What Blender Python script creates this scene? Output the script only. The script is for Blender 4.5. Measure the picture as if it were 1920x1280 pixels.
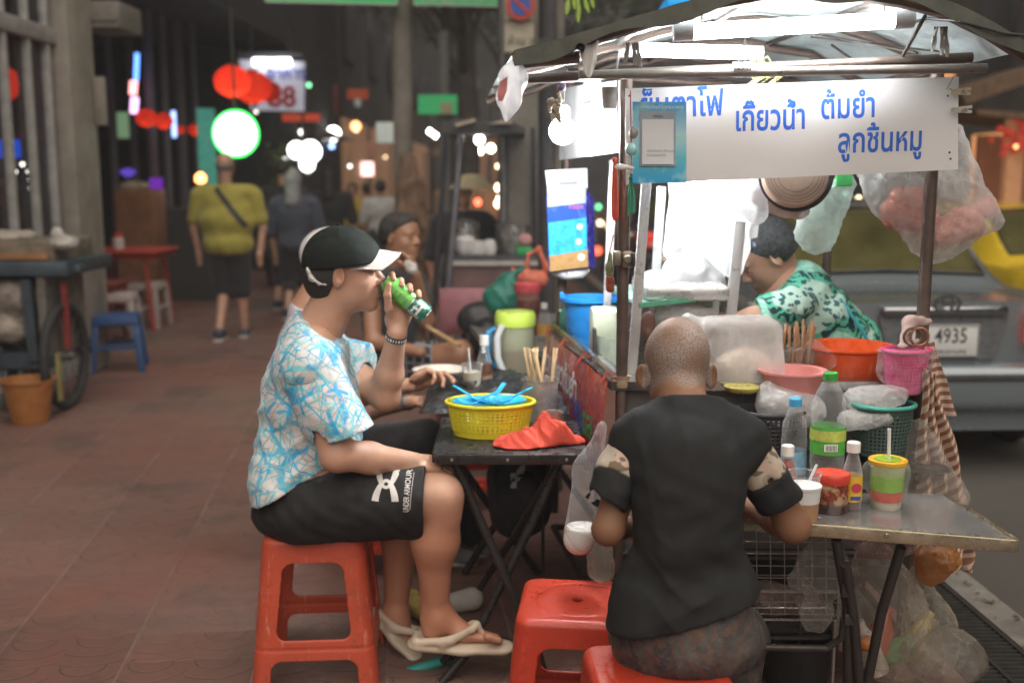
import bpy, bmesh, math, random
import numpy as np
from mathutils import Vector, Matrix, Euler
from mathutils.bvhtree import BVHTree
random.seed(7)
for _o in list(bpy.data.objects): bpy.data.objects.remove(_o)
scene = bpy.context.scene
COL = scene.collection

# ------------------------------------------------------------------ camera
CAMZ, TH, FPX = 1.47, math.radians(8.75), 2000.0
cam_d = bpy.data.cameras.new('camera'); cam = bpy.data.objects.new('camera', cam_d); COL.objects.link(cam)
cam.location = (0, 0, CAMZ); cam.rotation_euler = (math.pi/2-TH, 0, 0)
cam_d.sensor_width = 36; cam_d.lens = 36*FPX/1920; cam_d.clip_start = .05; cam_d.clip_end = 600
cam_d.dof.use_dof = True; cam_d.dof.focus_distance = 2.62; cam_d.dof.aperture_fstop = 2.0
scene.camera = cam
# ------------------------------------------------------------------ night sky, weak soft street glow as the one sun
world = bpy.data.worlds.new('World'); scene.world = world; world.use_nodes = True
wn = world.node_tree; bg = wn.nodes['Background']
bg.inputs[0].default_value = (.017, .0175, .019, 1); bg.inputs[1].default_value = 1.0
sun_d = bpy.data.lights.new('sun', 'SUN'); sun = bpy.data.objects.new('sun', sun_d); COL.objects.link(sun)
sun_d.energy = 1.75; sun_d.angle = math.radians(85); sun_d.color = (1, .90, .80)
sun.rotation_euler = (math.radians(34), math.radians(6), 0)
scene.view_settings.view_transform = 'Standard'; scene.view_settings.look = 'None'
scene.view_settings.exposure = 1.12; scene.view_settings.gamma = 1.0
scene.cycles.use_denoising = True
try: scene.cycles.denoiser = 'OPENIMAGEDENOISE'
except Exception: pass
scene.cycles.max_bounces = 8; scene.cycles.diffuse_bounces = 3; scene.cycles.glossy_bounces = 3
scene.cycles.transparent_max_bounces = 16; scene.cycles.transmission_bounces = 4
scene.cycles.caustics_reflective = False; scene.cycles.caustics_refractive = False
scene.cycles.sample_clamp_indirect = 4.0
# ------------------------------------------------------------------ helpers: places
CT, ST = math.cos(TH), math.sin(TH)
def ray(px, py):
    u = (px-960)/FPX; v = (640-py)/FPX
    return (u, CT+v*ST, -ST+v*CT)
def W(px, py, Y):
    d = ray(px, py); t = Y/d[1]
    return Vector((d[0]*t, Y, CAMZ+d[2]*t))
def WZ(px, py, z):
    d = ray(px, py); t = (z-CAMZ)/d[2]
    return Vector((d[0]*t, d[1]*t, z))
def V(*a): return Vector(a)
# ------------------------------------------------------------------ helpers: materials
MATS = {}
def nodes_of(name):
    m = bpy.data.materials.new(name); m.use_nodes = True
    nt = m.node_tree
    return m, nt, nt.nodes['Principled BSDF']
def c4(c): return (c[0], c[1], c[2], 1)
def N(nt, typ, **kw):
    n = nt.nodes.new(typ)
    for k, v in kw.items():
        if k.startswith('i_'):
            key = k[2:]
            key = int(key) if key.isdigit() else key
            n.inputs[key].default_value = v
        else: setattr(n, k, v)
    return n
def L(nt, a, b): nt.links.new(a, b)
def ramp(nt, src, stops, interp='LINEAR'):
    r = nt.nodes.new('ShaderNodeValToRGB'); r.color_ramp.interpolation = interp
    e = r.color_ramp.elements
    while len(e) < len(stops): e.new(.5)
    for i, (p, c) in enumerate(stops):
        e[i].position = p; e[i].color = c4(c) if not isinstance(c, (int, float)) else (c, c, c, 1)
    L(nt, src, r.inputs[0]); return r.outputs[0]
def mixc(nt, fac, a, b, mode='MIX'):
    m = nt.nodes.new('ShaderNodeMix'); m.data_type = 'RGBA'; m.blend_type = mode
    for s, v in ((m.inputs[0], fac), (m.inputs[6], a), (m.inputs[7], b)):
        if isinstance(v, (int, float)): s.default_value = v
        elif isinstance(v, tuple): s.default_value = c4(v)
        else: L(nt, v, s)
    return m.outputs[2]
def coord(nt, scale=1, rot=(0,0,0), kind='Object'):
    t = nt.nodes.new('ShaderNodeTexCoord'); mp = nt.nodes.new('ShaderNodeMapping')
    s = scale if isinstance(scale, tuple) else (scale,)*3
    mp.inputs['Scale'].default_value = s; mp.inputs['Rotation'].default_value = rot
    L(nt, t.outputs[kind], mp.inputs[0]); return mp.outputs[0]
def noise(nt, vec, scale, detail=4, rough=.6, out=0):
    n = N(nt, 'ShaderNodeTexNoise'); n.inputs['Scale'].default_value = scale
    n.inputs['Detail'].default_value = detail; n.inputs['Roughness'].default_value = rough
    L(nt, vec, n.inputs['Vector']); return n.outputs[out]
def bump(nt, h, bs, strength=.3, dist=.01):
    b = N(nt, 'ShaderNodeBump'); b.inputs['Strength'].default_value = strength; b.inputs['Distance'].default_value = dist
    L(nt, h, b.inputs['Height']); L(nt, b.outputs[0], bs.inputs['Normal'])
def M(name, col=(.5,.5,.5), rough=.5, metal=0, var=.25, vs=14, bmp=.0, bs=90, emit=None, es=0, spec=.5, coat=0, sss=0, rv=.15, sheen=0):
    if name in MATS: return MATS[name]
    m, nt, b = nodes_of(name)
    co = coord(nt)
    n = noise(nt, co, vs, 5, .65)
    if var > 0:
        dark = tuple(x*(1-var) for x in col); lite = tuple(min(1, x*(1+var*.5)) for x in col)
        L(nt, ramp(nt, n, [(.3, dark), (.7, lite)]), b.inputs['Base Color'])
    else: b.inputs['Base Color'].default_value = c4(col)
    if rv > 0:
        n2 = noise(nt, co, vs*2.3, 3)
        L(nt, ramp(nt, n2, [(.3, max(.02, rough-rv)), (.7, min(1, rough+rv))]), b.inputs['Roughness'])
    else: b.inputs['Roughness'].default_value = rough
    b.inputs['Metallic'].default_value = metal
    b.inputs['Specular IOR Level'].default_value = spec
    b.inputs['Coat Weight'].default_value = coat
    if sheen: b.inputs['Sheen Weight'].default_value = sheen
    if sss:
        b.inputs['Subsurface Weight'].default_value = sss; b.inputs['Subsurface Radius'].default_value = (.012, .004, .002)
        b.inputs['Subsurface Scale'].default_value = .6
    if emit: b.inputs['Emission Color'].default_value = c4(emit); b.inputs['Emission Strength'].default_value = es
    if bmp: bump(nt, noise(nt, co, bs, 4), b, bmp, .004)
    MATS[name] = m; return m
def GLOW(name, col, s):
    if name in MATS: return MATS[name]
    m = bpy.data.materials.new(name); m.use_nodes = True; nt = m.node_tree
    nt.nodes.remove(nt.nodes['Principled BSDF'])
    e = N(nt, 'ShaderNodeEmission'); e.inputs[0].default_value = c4(col); e.inputs[1].default_value = s
    L(nt, e.outputs[0], nt.nodes['Material Output'].inputs[0]); MATS[name] = m; return m
def FILM(name, col=(.9,.9,.9), alpha=.25, rough=.15, edge=.6, crinkle=.4, cs=25, trl=.5):
    """thin plastic: see-through face on, milky at grazing angles, faceted and creased where crinkled"""
    if name in MATS: return MATS[name]
    m, nt, b = nodes_of(name)
    b.inputs['Base Color'].default_value = c4(col); b.inputs['Roughness'].default_value = rough; b.inputs['Specular IOR Level'].default_value = .7
    fac_src = None
    co = coord(nt)
    if crinkle:
        wv = mixc(nt, .16, co, noise(nt, co, 7, 4, out=1))
        v = N(nt, 'ShaderNodeTexVoronoi'); v.inputs['Scale'].default_value = cs; L(nt, wv, v.inputs['Vector'])
        e = N(nt, 'ShaderNodeTexVoronoi', feature='DISTANCE_TO_EDGE'); e.inputs['Scale'].default_value = cs; L(nt, wv, e.inputs['Vector'])
        g = N(nt, 'ShaderNodeNewGeometry')
        sb = N(nt, 'ShaderNodeVectorMath', operation='SUBTRACT'); sb.inputs[1].default_value = (.5,.5,.5); L(nt, v.outputs['Color'], sb.inputs[0])
        sc = N(nt, 'ShaderNodeVectorMath', operation='SCALE'); sc.inputs['Scale'].default_value = crinkle*.9; L(nt, sb.outputs[0], sc.inputs[0])
        ad = N(nt, 'ShaderNodeVectorMath', operation='ADD'); L(nt, g.outputs['Normal'], ad.inputs[0]); L(nt, sc.outputs[0], ad.inputs[1])
        nm = N(nt, 'ShaderNodeVectorMath', operation='NORMALIZE'); L(nt, ad.outputs[0], nm.inputs[0])
        bp = N(nt, 'ShaderNodeBump'); bp.inputs['Strength'].default_value = .35; bp.inputs['Distance'].default_value = .006
        L(nt, noise(nt, co, cs*2.2, 4, .6), bp.inputs['Height']); L(nt, nm.outputs[0], bp.inputs['Normal']); L(nt, bp.outputs[0], b.inputs['Normal'])
        fac_src = ramp(nt, e.outputs[0], [(.0, .10*crinkle), (.10, .03), (.25, 0.0)])
    lw = N(nt, 'ShaderNodeLayerWeight'); lw.inputs[0].default_value = .30
    t = N(nt, 'ShaderNodeBsdfTransparent'); t.inputs[0].default_value = (.97,.97,.97,1)
    tl = N(nt, 'ShaderNodeBsdfTranslucent'); tl.inputs[0].default_value = c4(col)
    mx0 = N(nt, 'ShaderNodeMixShader'); mx0.inputs[0].default_value = trl
    L(nt, b.outputs[0], mx0.inputs[1]); L(nt, tl.outputs[0], mx0.inputs[2])
    ma = N(nt, 'ShaderNodeMath', operation='MULTIPLY_ADD', use_clamp=True)
    ma.inputs[1].default_value = edge; ma.inputs[2].default_value = alpha; L(nt, lw.outputs['Facing'], ma.inputs[0])
    out = ma.outputs[0]
    if fac_src is not None:
        ma2 = N(nt, 'ShaderNodeMath', operation='ADD', use_clamp=True); L(nt, out, ma2.inputs[0]); L(nt, fac_src, ma2.inputs[1]); out = ma2.outputs[0]
    mx = N(nt, 'ShaderNodeMixShader'); L(nt, out, mx.inputs[0]); L(nt, t.outputs[0], mx.inputs[1]); L(nt, mx0.outputs[0], mx.inputs[2])
    L(nt, mx.outputs[0], nt.nodes['Material Output'].inputs[0]); MATS[name] = m; return m
# ------------------------------------------------------------------ helpers: mesh building
class MB:
    def __init__(s): s.v = []; s.f = []
    def add(s, vs, fs):
        o = len(s.v); s.v += [Vector(v) for v in vs]; s.f += [tuple(i+o for i in f) for f in fs]; return s
    def box(s, c, size, rot=None, bev=0.0, seg=2):
        bm = bmesh.new(); bmesh.ops.create_cube(bm, size=1)
        for v in bm.verts: v.co = Vector((v.co[0]*size[0], v.co[1]*size[1], v.co[2]*size[2]))
        if bev: bmesh.ops.bevel(bm, geom=bm.edges[:], offset=min(bev, min(size)*.49), segments=seg, affect='EDGES', profile=.5)
        R = Euler(rot).to_matrix() if rot is not None and not isinstance(rot, Matrix) else (rot or Matrix.Identity(3))
        c = Vector(c); bm.verts.index_update()
        s.add([R @ v.co + c for v in bm.verts], [tuple(v.index for v in f.verts) for f in bm.faces]); bm.free(); return s
    def bar(s, a, b, w, h=None, up=(0,0,1), bev=0.0):
        a, b = Vector(a), Vector(b); d = b-a; l = d.length; x = d/l; u = Vector(up)
        if abs(x.dot(u)) > .98: u = Vector((0,1,0))
        y = u.cross(x).normalized(); z = x.cross(y)
        return s.box((a+b)/2, (l, w, h or w), Matrix((x, y, z)).transposed(), bev)
    def tube(s, pts, r, n=8, caps=True, closed=False):
        pts = [Vector(p) for p in pts]; rr = r if isinstance(r, (list, tuple)) else [r]*len(pts)
        o = len(s.v); m = len(pts); ref = None; rings = []
        for i, p in enumerate(pts):
            if closed: t = pts[(i+1) % m]-pts[i-1]
            else: t = (pts[min(i+1, m-1)]-pts[max(i-1, 0)])
            t.normalize()
            if ref is None:
                ref = Vector((0,0,1)) if abs(t.z) < .9 else Vector((1,0,0))
            x = (ref - t*ref.dot(t)).normalized(); ref = x; y = t.cross(x)
            s.v += [p + (x*math.cos(2*math.pi*k/n)+y*math.sin(2*math.pi*k/n))*rr[i] for k in range(n)]
        for i in range(m if closed else m-1):
            a = o+i*n; b = o+((i+1) % m)*n
            for k in range(n):
                k2 = (k+1) % n; s.f.append((a+k, a+k2, b+k2, b+k))
        if caps and not closed:
            s.f.append(tuple(o+k for k in reversed(range(n)))); s.f.append(tuple(o+(m-1)*n+k for k in range(n)))
        return s
    def lathe(s, prof, c=(0,0,0), n=24, axis=None, wob=0):
        """prof: (r, h) pairs from bottom to top; axis: direction of h"""
        c = Vector(c); z = Vector(axis).normalized() if axis is not None else Vector((0,0,1))
        x = Vector((1,0,0)) if abs(z.x) < .9 else Vector((0,1,0))
        x = (x - z*x.dot(z)).normalized(); y = z.cross(x); o = len(s.v)
        for r, h in prof:
            s.v += [c + z*h + (x*math.cos(2*math.pi*k/n)+y*math.sin(2*math.pi*k/n))*r*(1+wob*math.sin(5*k/n*6.28+h*30)) for k in range(n)]
        for i in range(len(prof)-1):
            a = o+i*n; b = a+n
            for k in range(n):
                k2 = (k+1) % n; s.f.append((a+k, a+k2, b+k2, b+k))
        if prof[0][0] > 1e-5: s.f.append(tuple(o+k for k in reversed(range(n))))
        if prof[-1][0] > 1e-5: s.f.append(tuple(o+(len(prof)-1)*n+k for k in range(n)))
        return s
    def openlathe(s, prof, **k):
        nf = len(s.f); s.lathe(prof, **k)
        s.f = [f for i, f in enumerate(s.f) if i < nf or len(f) == 4]; return s
    def prism(s, poly, a, b):
        """poly of 3-D points, extruded by vector a..b"""
        a, b = Vector(a), Vector(b); n = len(poly); o = len(s.v)
        s.v += [Vector(p)+a for p in poly]+[Vector(p)+b for p in poly]
        s.f += [tuple(o+i for i in range(n)), tuple(o+n+i for i in reversed(range(n)))]
        for i in range(n):
            j = (i+1) % n; s.f.append((o+i, o+n+i, o+n+j, o+j))
        return s
    def grid(s, fn, nu, nv):
        o = len(s.v)
        s.v += [Vector(fn(i/nu, j/nv)) for i in range(nu+1) for j in range(nv+1)]
        for i in range(nu):
            for j in range(nv):
                a = o+i*(nv+1)+j; s.f.append((a, a+nv+1, a+nv+2, a+1))
        return s
    def ball(s, c, r, n=12):
        r = r if isinstance(r, (tuple, list)) else (r,)*3; c = Vector(c); o = len(s.v); m = n//2+1
        for i in range(m+1):
            th = math.pi*i/m
            for k in range(n):
                ph = 2*math.pi*k/n; s.v.append(c+Vector((r[0]*math.sin(th)*math.cos(ph), r[1]*math.sin(th)*math.sin(ph), r[2]*math.cos(th))))
        for i in range(m):
            for k in range(n):
                a = o+i*n; k2 = (k+1) % n; s.f.append((a+k, a+n+k, a+n+k2, a+k2))
        return s
    def solid(s, th):
        """thicken an open sheet"""
        n = len(s.v); nr = [Vector((0,0,0)) for _ in range(n)]; cnt = {}
        for f in s.f:
            a = Vector((0,0,0))
            for i in range(len(f)):
                p, q = s.v[f[i]], s.v[f[(i+1) % len(f)]]; a += p.cross(q)
                k = (f[i], f[(i+1) % len(f)]); cnt[k] = cnt.get(k, 0)+1
            for i in f: nr[i] += a
        s.v = s.v+[s.v[i]-(nr[i].normalized() if nr[i].length > 0 else nr[i])*th for i in range(n)]
        fs = list(s.f)
        s.f = fs+[tuple(n+i for i in reversed(f)) for f in fs]
        for (i, j) in cnt:
            if (j, i) not in cnt: s.f.append((j, i, n+i, n+j))
        return s
def base_of(o):
    p = Vector((0,0,0))
    while o is not None: p += o.location; o = o.parent
    return p
def put(name, mb, mat, parent=None, loc=None, sharp=38, attrs=None):
    vs, fs = (mb.v, mb.f) if isinstance(mb, MB) else mb
    off = base_of(parent) if parent is not None else (Vector(loc) if loc is not None else Vector((0,0,0)))
    me = bpy.data.meshes.new(name)
    if isinstance(vs, np.ndarray): vs = (vs - np.array(off)).tolist()
    else: vs = [tuple(Vector(v)-off) for v in vs]
    me.from_pydata(vs, [], fs if isinstance(fs, list) else fs.tolist())
    for k, a in (attrs or {}).items():
        at = me.attributes.new(k, 'FLOAT', 'POINT'); at.data.foreach_set('value', np.asarray(a, dtype=np.float32))
    me.shade_smooth()
    if sharp: me.set_sharp_from_angle(angle=math.radians(sharp))
    me.update()
    for m in (mat if isinstance(mat, (list, tuple)) else [mat]): me.materials.append(m)
    o = bpy.data.objects.new(name, me); COL.objects.link(o)
    if parent is not None: o.parent = parent
    else: o.location = off
    return o
def tag(o, label=None, cat=None, group=None, kind=None):
    for k, v in (('label', label), ('category', cat), ('group', group), ('kind', kind)):
        if v: o[k] = v
    return o
def thing(name, label, cat, loc=(0,0,0), group=None):
    o = bpy.data.objects.new(name, None); COL.objects.link(o); o.location = loc; o.empty_display_size = .1
    return tag(o, label, cat, group)
def solo(name, mb, mat, label, cat, group=None, sharp=38):
    vs = mb.v if isinstance(mb, MB) else [Vector(v) for v in mb[0]]
    xs = [v[0] for v in vs]; ys = [v[1] for v in vs]; zs = [v[2] for v in vs]
    loc = ((min(xs)+max(xs))/2, (min(ys)+max(ys))/2, min(zs))
    return tag(put(name, mb, mat, loc=loc, sharp=sharp), label, cat, group)
def struct(name, mb, mat, sharp=38): return tag(put(name, mb, mat, sharp=sharp), kind='structure')
KIDS = lambda o: [c for c in bpy.data.objects if c.parent == o]
def dup(o, loc=None, rz=None, label=None, group=None, parent=None, sc=None):
    c = o.copy(); COL.objects.link(c)
    if parent is not None: c.parent = parent
    if loc is not None: c.location = loc
    if rz is not None: c.rotation_euler = (0,0,rz)
    if sc is not None: c.scale = sc
    if label: c['label'] = label
    if group: c['group'] = group
    for k in KIDS(o): dup(k, parent=c)
    return c
# ------------------------------------------------------------------ helpers: lettering
_font_cache = {}
def text_mb(s, size, origin, xdir, ydir, bold=0.0, align='LEFT', thick=.0, sx=1.0, shear=0):
    """letters as thin flat geometry in the plane (xdir, ydir) at origin"""
    cu = bpy.data.curves.new('txt', 'FONT'); cu.body = s; cu.size = 1; cu.offset = bold; cu.align_x = align; cu.shear = shear
    cu.resolution_u = 3
    ob = bpy.data.objects.new('txt', cu); COL.objects.link(ob)
    dg = bpy.context.evaluated_depsgraph_get(); ev = ob.evaluated_get(dg); me = ev.to_mesh()
    X, Y, O = Vector(xdir).normalized(), Vector(ydir).normalized(), Vector(origin)
    mb = MB(); mb.add([O + X*(v.co.x*size*sx) + Y*(v.co.y*size) for v in me.vertices], [tuple(p.vertices) for p in me.polygons])
    ev.to_mesh_clear(); bpy.data.objects.remove(ob); bpy.data.curves.remove(cu)
    return mb
def wrap(mb, target, direction, lift=.0015, maxd=.5, cuts=0, keep=False):
    """press flat letters onto a surface along a direction"""
    vs, fs = target
    bvh = BVHTree.FromPolygons([tuple(v) for v in vs], [tuple(f) for f in fs])
    if cuts:
        bm = bmesh.new(); vv = [bm.verts.new(v) for v in mb.v]
        for f in mb.f:
            try: bm.faces.new([vv[i] for i in f])
            except ValueError: pass
        bmesh.ops.triangulate(bm, faces=bm.faces[:])
        for _ in range(cuts):
            es = [e for e in bm.edges if e.calc_length() > .008]
            if es: bmesh.ops.subdivide_edges(bm, edges=es, cuts=1); bmesh.ops.triangulate(bm, faces=bm.faces[:])
        bm.verts.index_update(); mb.v = [v.co.copy() for v in bm.verts]; mb.f = [tuple(v.index for v in f.verts) for f in bm.faces]; bm.free()
    d = Vector(direction).normalized(); bad = set()
    for i, v in enumerate(mb.v):
        h = bvh.ray_cast(v - d*maxd*.5, d, maxd)
        if h[0] is None and keep: mb.v[i] = bvh.find_nearest(v)[0] - d*lift
        elif h[0] is None: bad.add(i)
        else: mb.v[i] = h[0] - d*lift
    mb.f = [f for f in mb.f if not any(i in bad for i in f)]
    return mb
# ------------------------------------------------------------------ helpers: organic bodies (blended distance fields, surface nets)
def C(a, b, ra, rb, k=.02, flat=None, op='+'): return ('C', np.array(a, float), np.array(b, float), ra, rb, k, flat, op)
def E(c, r, R=None, k=.02, op='+'): return ('E', np.array(c, float), np.array(r, float), R, None, k, None, op)
def BX(c, h, rd=.01, R=None, k=.01, op='+'): return ('B', np.array(c, float), np.array(h, float), R, rd, k, None, op)
def prim_d(p, P):
    t = p[0]
    if t == 'C':
        a, b, ra, rb, flat = p[1], p[2], p[3], p[4], p[6]
        if flat is not None:
            n = np.array(flat[0], float); n /= np.linalg.norm(n); q = 1/flat[1]-1
            P = P + (P-a)@n[:, None]*n*q if False else P + ((P-a)@n)[..., None]*n*q
            b = b + ((b-a)@n)*n*q
        ba = b-a; pa = P-a; L2 = max(ba@ba, 1e-9)
        h = np.clip((pa@ba)/L2, 0, 1)
        return np.sqrt(((pa-h[..., None]*ba)**2).sum(-1)) - (ra+(rb-ra)*h)
    q = P-p[1]
    if p[3] is not None: q = q@np.array(p[3], float)
    if t == 'E':
        r = p[2]; k0 = np.sqrt(((q/r)**2).sum(-1)); k1 = np.sqrt(((q/(r*r))**2).sum(-1))
        return np.where(k1 > 1e-9, k0*(k0-1)/np.maximum(k1, 1e-9), -r.min())
    d = np.abs(q)-(p[2]-p[4])
    return np.sqrt((np.maximum(d, 0)**2).sum(-1)) + np.minimum(d.max(-1), 0) - p[4]
def prim_box(p):
    t = p[0]
    if t == 'C':
        r = max(p[3], p[4]); return np.minimum(p[1], p[2])-r, np.maximum(p[1], p[2])+r
    r = (p[2].max() if t == 'E' else np.linalg.norm(p[2])) if p[3] is not None else p[2]
    return p[1]-r, p[1]+r
def sdf(prims, res, cuts=(), disp=None, inflate=0.0, box=None, relax=1):
    """prims joined with smooth unions; cuts: (point, normal) half spaces to remove along +normal. Returns (verts, quads)"""
    bs = [prim_box(p) for p in prims if p[7] == '+']
    lo = np.min([b[0] for b in bs], 0)-inflate-3*res-.012; hi = np.max([b[1] for b in bs], 0)+inflate+3*res+.012
    if box is not None: lo = np.maximum(lo, box[0]); hi = np.minimum(hi, box[1])
    n = np.ceil((hi-lo)/res).astype(int)+1
    F = np.full(n, .06, np.float32)
    ax = [lo[i]+res*np.arange(n[i]) for i in range(3)]
    for p in prims:
        k = p[5]; a, b = prim_box(p); m = k+res*3+abs(inflate)+.004
        i0 = np.maximum(np.floor((a-m-lo)/res).astype(int), 0); i1 = np.minimum(np.ceil((b+m-lo)/res).astype(int)+1, n)
        if np.any(i1 <= i0): continue
        sl = tuple(slice(i0[j], i1[j]) for j in range(3))
        P = np.stack(np.meshgrid(*[ax[j][sl[j]] for j in range(3)], indexing='ij'), -1)
        d = prim_d(p, P); f = F[sl]
        if p[7] == '+':
            h = np.maximum(k-np.abs(f-d), 0)/k; F[sl] = np.minimum(f, d)-h*h*k*.25
        else:
            d = -d; h = np.maximum(k-np.abs(f-d), 0)/k; F[sl] = np.maximum(f, d)+h*h*k*.25
    F -= inflate
    if disp is not None or len(cuts):
        P = np.stack(np.meshgrid(*ax, indexing='ij'), -1)
        if disp is not None: F += disp(P).astype(np.float32)
        for c in cuts:
            nn = np.array(c[1], float); nn /= np.linalg.norm(nn)
            F = np.maximum(F, (P-np.array(c[0], float))@nn)
    return nets(F, lo, res, relax)
def nets(F, lo, res, relax=1):
    F[0] = F[-1] = np.maximum(F[0], 1e-4); F[:, 0] = np.maximum(F[:, 0], 1e-4); F[:, -1] = np.maximum(F[:, -1], 1e-4)
    F[:, :, 0] = np.maximum(F[:, :, 0], 1e-4); F[:, :, -1] = np.maximum(F[:, :, -1], 1e-4); F[-1] = np.maximum(F[-1], 1e-4); F[0] = np.maximum(F[0], 1e-4)
    S = F < 0
    c = np.zeros(tuple(np.array(F.shape)-1), np.int8)
    cr = [(i, j, k) for i in (0,1) for j in (0,1) for k in (0,1)]
    sh = F.shape
    for i, j, k in cr: c += S[i:sh[0]-1+i, j:sh[1]-1+j, k:sh[2]-1+k]
    act = np.argwhere((c > 0) & (c < 8))
    idx = -np.ones(c.shape, np.int64); idx[act[:, 0], act[:, 1], act[:, 2]] = np.arange(len(act))
    acc = np.zeros((len(act), 3)); cnt = np.zeros(len(act))
    for a in cr:
        for d in range(3):
            if a[d]: continue
            b = list(a); b[d] = 1
            fa = F[act[:, 0]+a[0], act[:, 1]+a[1], act[:, 2]+a[2]]; fb = F[act[:, 0]+b[0], act[:, 1]+b[1], act[:, 2]+b[2]]
            m = (fa < 0) != (fb < 0)
            t = np.where(m, fa/np.where(m, fa-fb, 1), 0)
            pt = np.array(a, float)+np.eye(3)[d]*t[:, None]
            acc[m] += pt[m]; cnt[m] += 1
    vs = lo + res*(act+acc/np.maximum(cnt, 1)[:, None])
    fs = []
    for d in range(3):
        u, w = (d+1) % 3, (d+2) % 3
        s0 = [slice(None)]*3; s1 = [slice(None)]*3; s0[d] = slice(0, -1); s1[d] = slice(1, None)
        A = S[tuple(s0)]; B = S[tuple(s1)]
        e = np.argwhere(A != B)
        e = e[(e[:, u] > 0) & (e[:, w] > 0) & (e[:, u] < sh[u]-1) & (e[:, w] < sh[w]-1)]
        q = []
        for du, dw in ((1,1), (0,1), (0,0), (1,0)):
            o = e.copy(); o[:, u] -= du; o[:, w] -= dw; q.append(idx[o[:, 0], o[:, 1], o[:, 2]])
        q = np.stack(q, 1); fl = ~A[e[:, 0], e[:, 1], e[:, 2]]
        q[fl] = q[fl][:, ::-1]; fs.append(q[(q >= 0).all(1)])
    fs = np.concatenate(fs)
    for _ in range(relax):
        s = np.zeros_like(vs); n = np.zeros(len(vs))
        for i in range(4):
            a, b = fs[:, i], fs[:, (i+1) % 4]
            np.add.at(s, a, vs[b]); np.add.at(n, a, 1); np.add.at(s, b, vs[a]); np.add.at(n, b, 1)
        m = n > 0; vs[m] = vs[m]*.5+.5*s[m]/n[m][:, None]
    return vs, fs
def joinm(*ms):
    vs = []; fs = []; o = 0
    for v, f in ms: vs.append(v); fs.append(f+o); o += len(v)
    return np.concatenate(vs), np.concatenate(fs)
_rs = np.random.RandomState(3)
def folds(amp, w, dirs=None, seed=1, center=None, rad=.2):
    r = np.random.RandomState(seed); D = [np.array(d, float) for d in dirs] if dirs else [r.normal(size=3) for _ in range(4)]
    D = [d/np.linalg.norm(d) for d in D]; ph = r.uniform(0, 6.28, 8); D2 = [r.normal(size=3) for _ in D]
    def f(P):
        s = 0
        for i, d in enumerate(D):
            s = s + np.sin(P@d*w*(1+.23*i)+ph[i]+1.6*np.sin(P@D2[i]*w*.33+ph[-1-i % 4]))
        s = s*amp/len(D)
        if center is not None: s = s*np.exp(-((P-np.array(center))**2).sum(-1)/(rad*rad))
        return s
    return f
def ridges(amp, w, dirs=None, seed=1, center=None, rad=.2, pw=3):
    """narrow raised creases along wavy lines, flat cloth or film between them"""
    r = np.random.RandomState(seed); D = [np.array(d, float) for d in dirs] if dirs else [r.normal(size=3) for _ in range(4)]
    D = [d/np.linalg.norm(d) for d in D]; ph = r.uniform(0, 6.28, 12); D2 = [r.normal(size=3) for _ in D]
    def f(P):
        s = 0
        for i, d in enumerate(D):
            q = 1-np.abs(np.sin(P@d*w*(1+.31*i)+ph[i]+1.3*np.sin(P@D2[i]*w*.45+ph[i+5])))
            s = s - q**pw*(.55+.45*np.sin(P@D2[i]*w*.3+ph[i+6]))
        s = s*amp/len(D)*1.6
        if center is not None: s = s*np.exp(-((P-np.array(center))**2).sum(-1)/(rad*rad))
        return s
    return f
def fsum(*fs): return lambda P: sum(f(P) for f in fs)
def head_prims(c, f, u=(0,0,1), s=1.0, neck=None, nr=.056, ears=True, jaw=1.0, ear_out=0.0):
    f = Vector(f).normalized(); u = Vector(u); u = (u-f*u.dot(f)).normalized(); l = u.cross(f); c = Vector(c)
    R = np.array(Matrix((f, l, u)).transposed()); T = lambda x, y, z: c+(f*x+l*y+u*z)*s
    e = lambda p, r, k=.02, op='+': E(T(*p), tuple(q*s for q in r), R, k*s, op)
    o = [e((-.012,0,.03), (.098,.076,.088)), e((.03,0,.04), (.062,.063,.055), .03), e((.035,0,-.03), (.056,.059,.066), .03),
         e((.026,0,-.062), (.062*jaw,.055*jaw,.047), .03), e((.068*jaw,0,-.098), (.02,.023,.017), .03)]
    for y in (-1, 1):
        o += [e((.055,.036*y,-.028), (.027,.024,.026), .02), e((.080,.027*y,.021), (.014,.024,.008), .012)]
    for y in (-1, 1): o += [e((.101,.031*y,.003), (.014,.016,.010), .012, '-'), e((.077,.031*y,.002), (.0145,.016,.012), .004)]
    o += [C(T(.087,0,.012), T(.107,0,-.024), .0075*s, .0115*s, .012*s), e((.096,.0125,-.031), (.011,.008,.0085), .008), e((.096,-.0125,-.031), (.011,.008,.0085), .008),
          e((.088,0,-.056), (.0125,.025,.0075), .010), e((.086,0,-.069), (.0125,.022,.0075), .010), e((.103,0,-.0625), (.008,.024,.0016), .003, '-')]
    if ears:
        for y in (-1, 1):
            q = Matrix((f, l, u)).transposed() @ Euler((0, math.radians(8), math.radians((18+ear_out)*y))).to_matrix()
            o += [E(T(-.006,(.080+ear_out*.0003)*y,-.004), (.019*s,.008*s,.032*s), np.array(q), .007*s), E(T(.000,(.088+ear_out*.0003)*y,.0), (.010*s,.006*s,.019*s), np.array(q), .006*s, '-')]
    if neck is not None: o.append(C(T(-.022,0,-.055), neck, nr*s, nr*1.12*s, .03*s))
    return o, T
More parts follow.
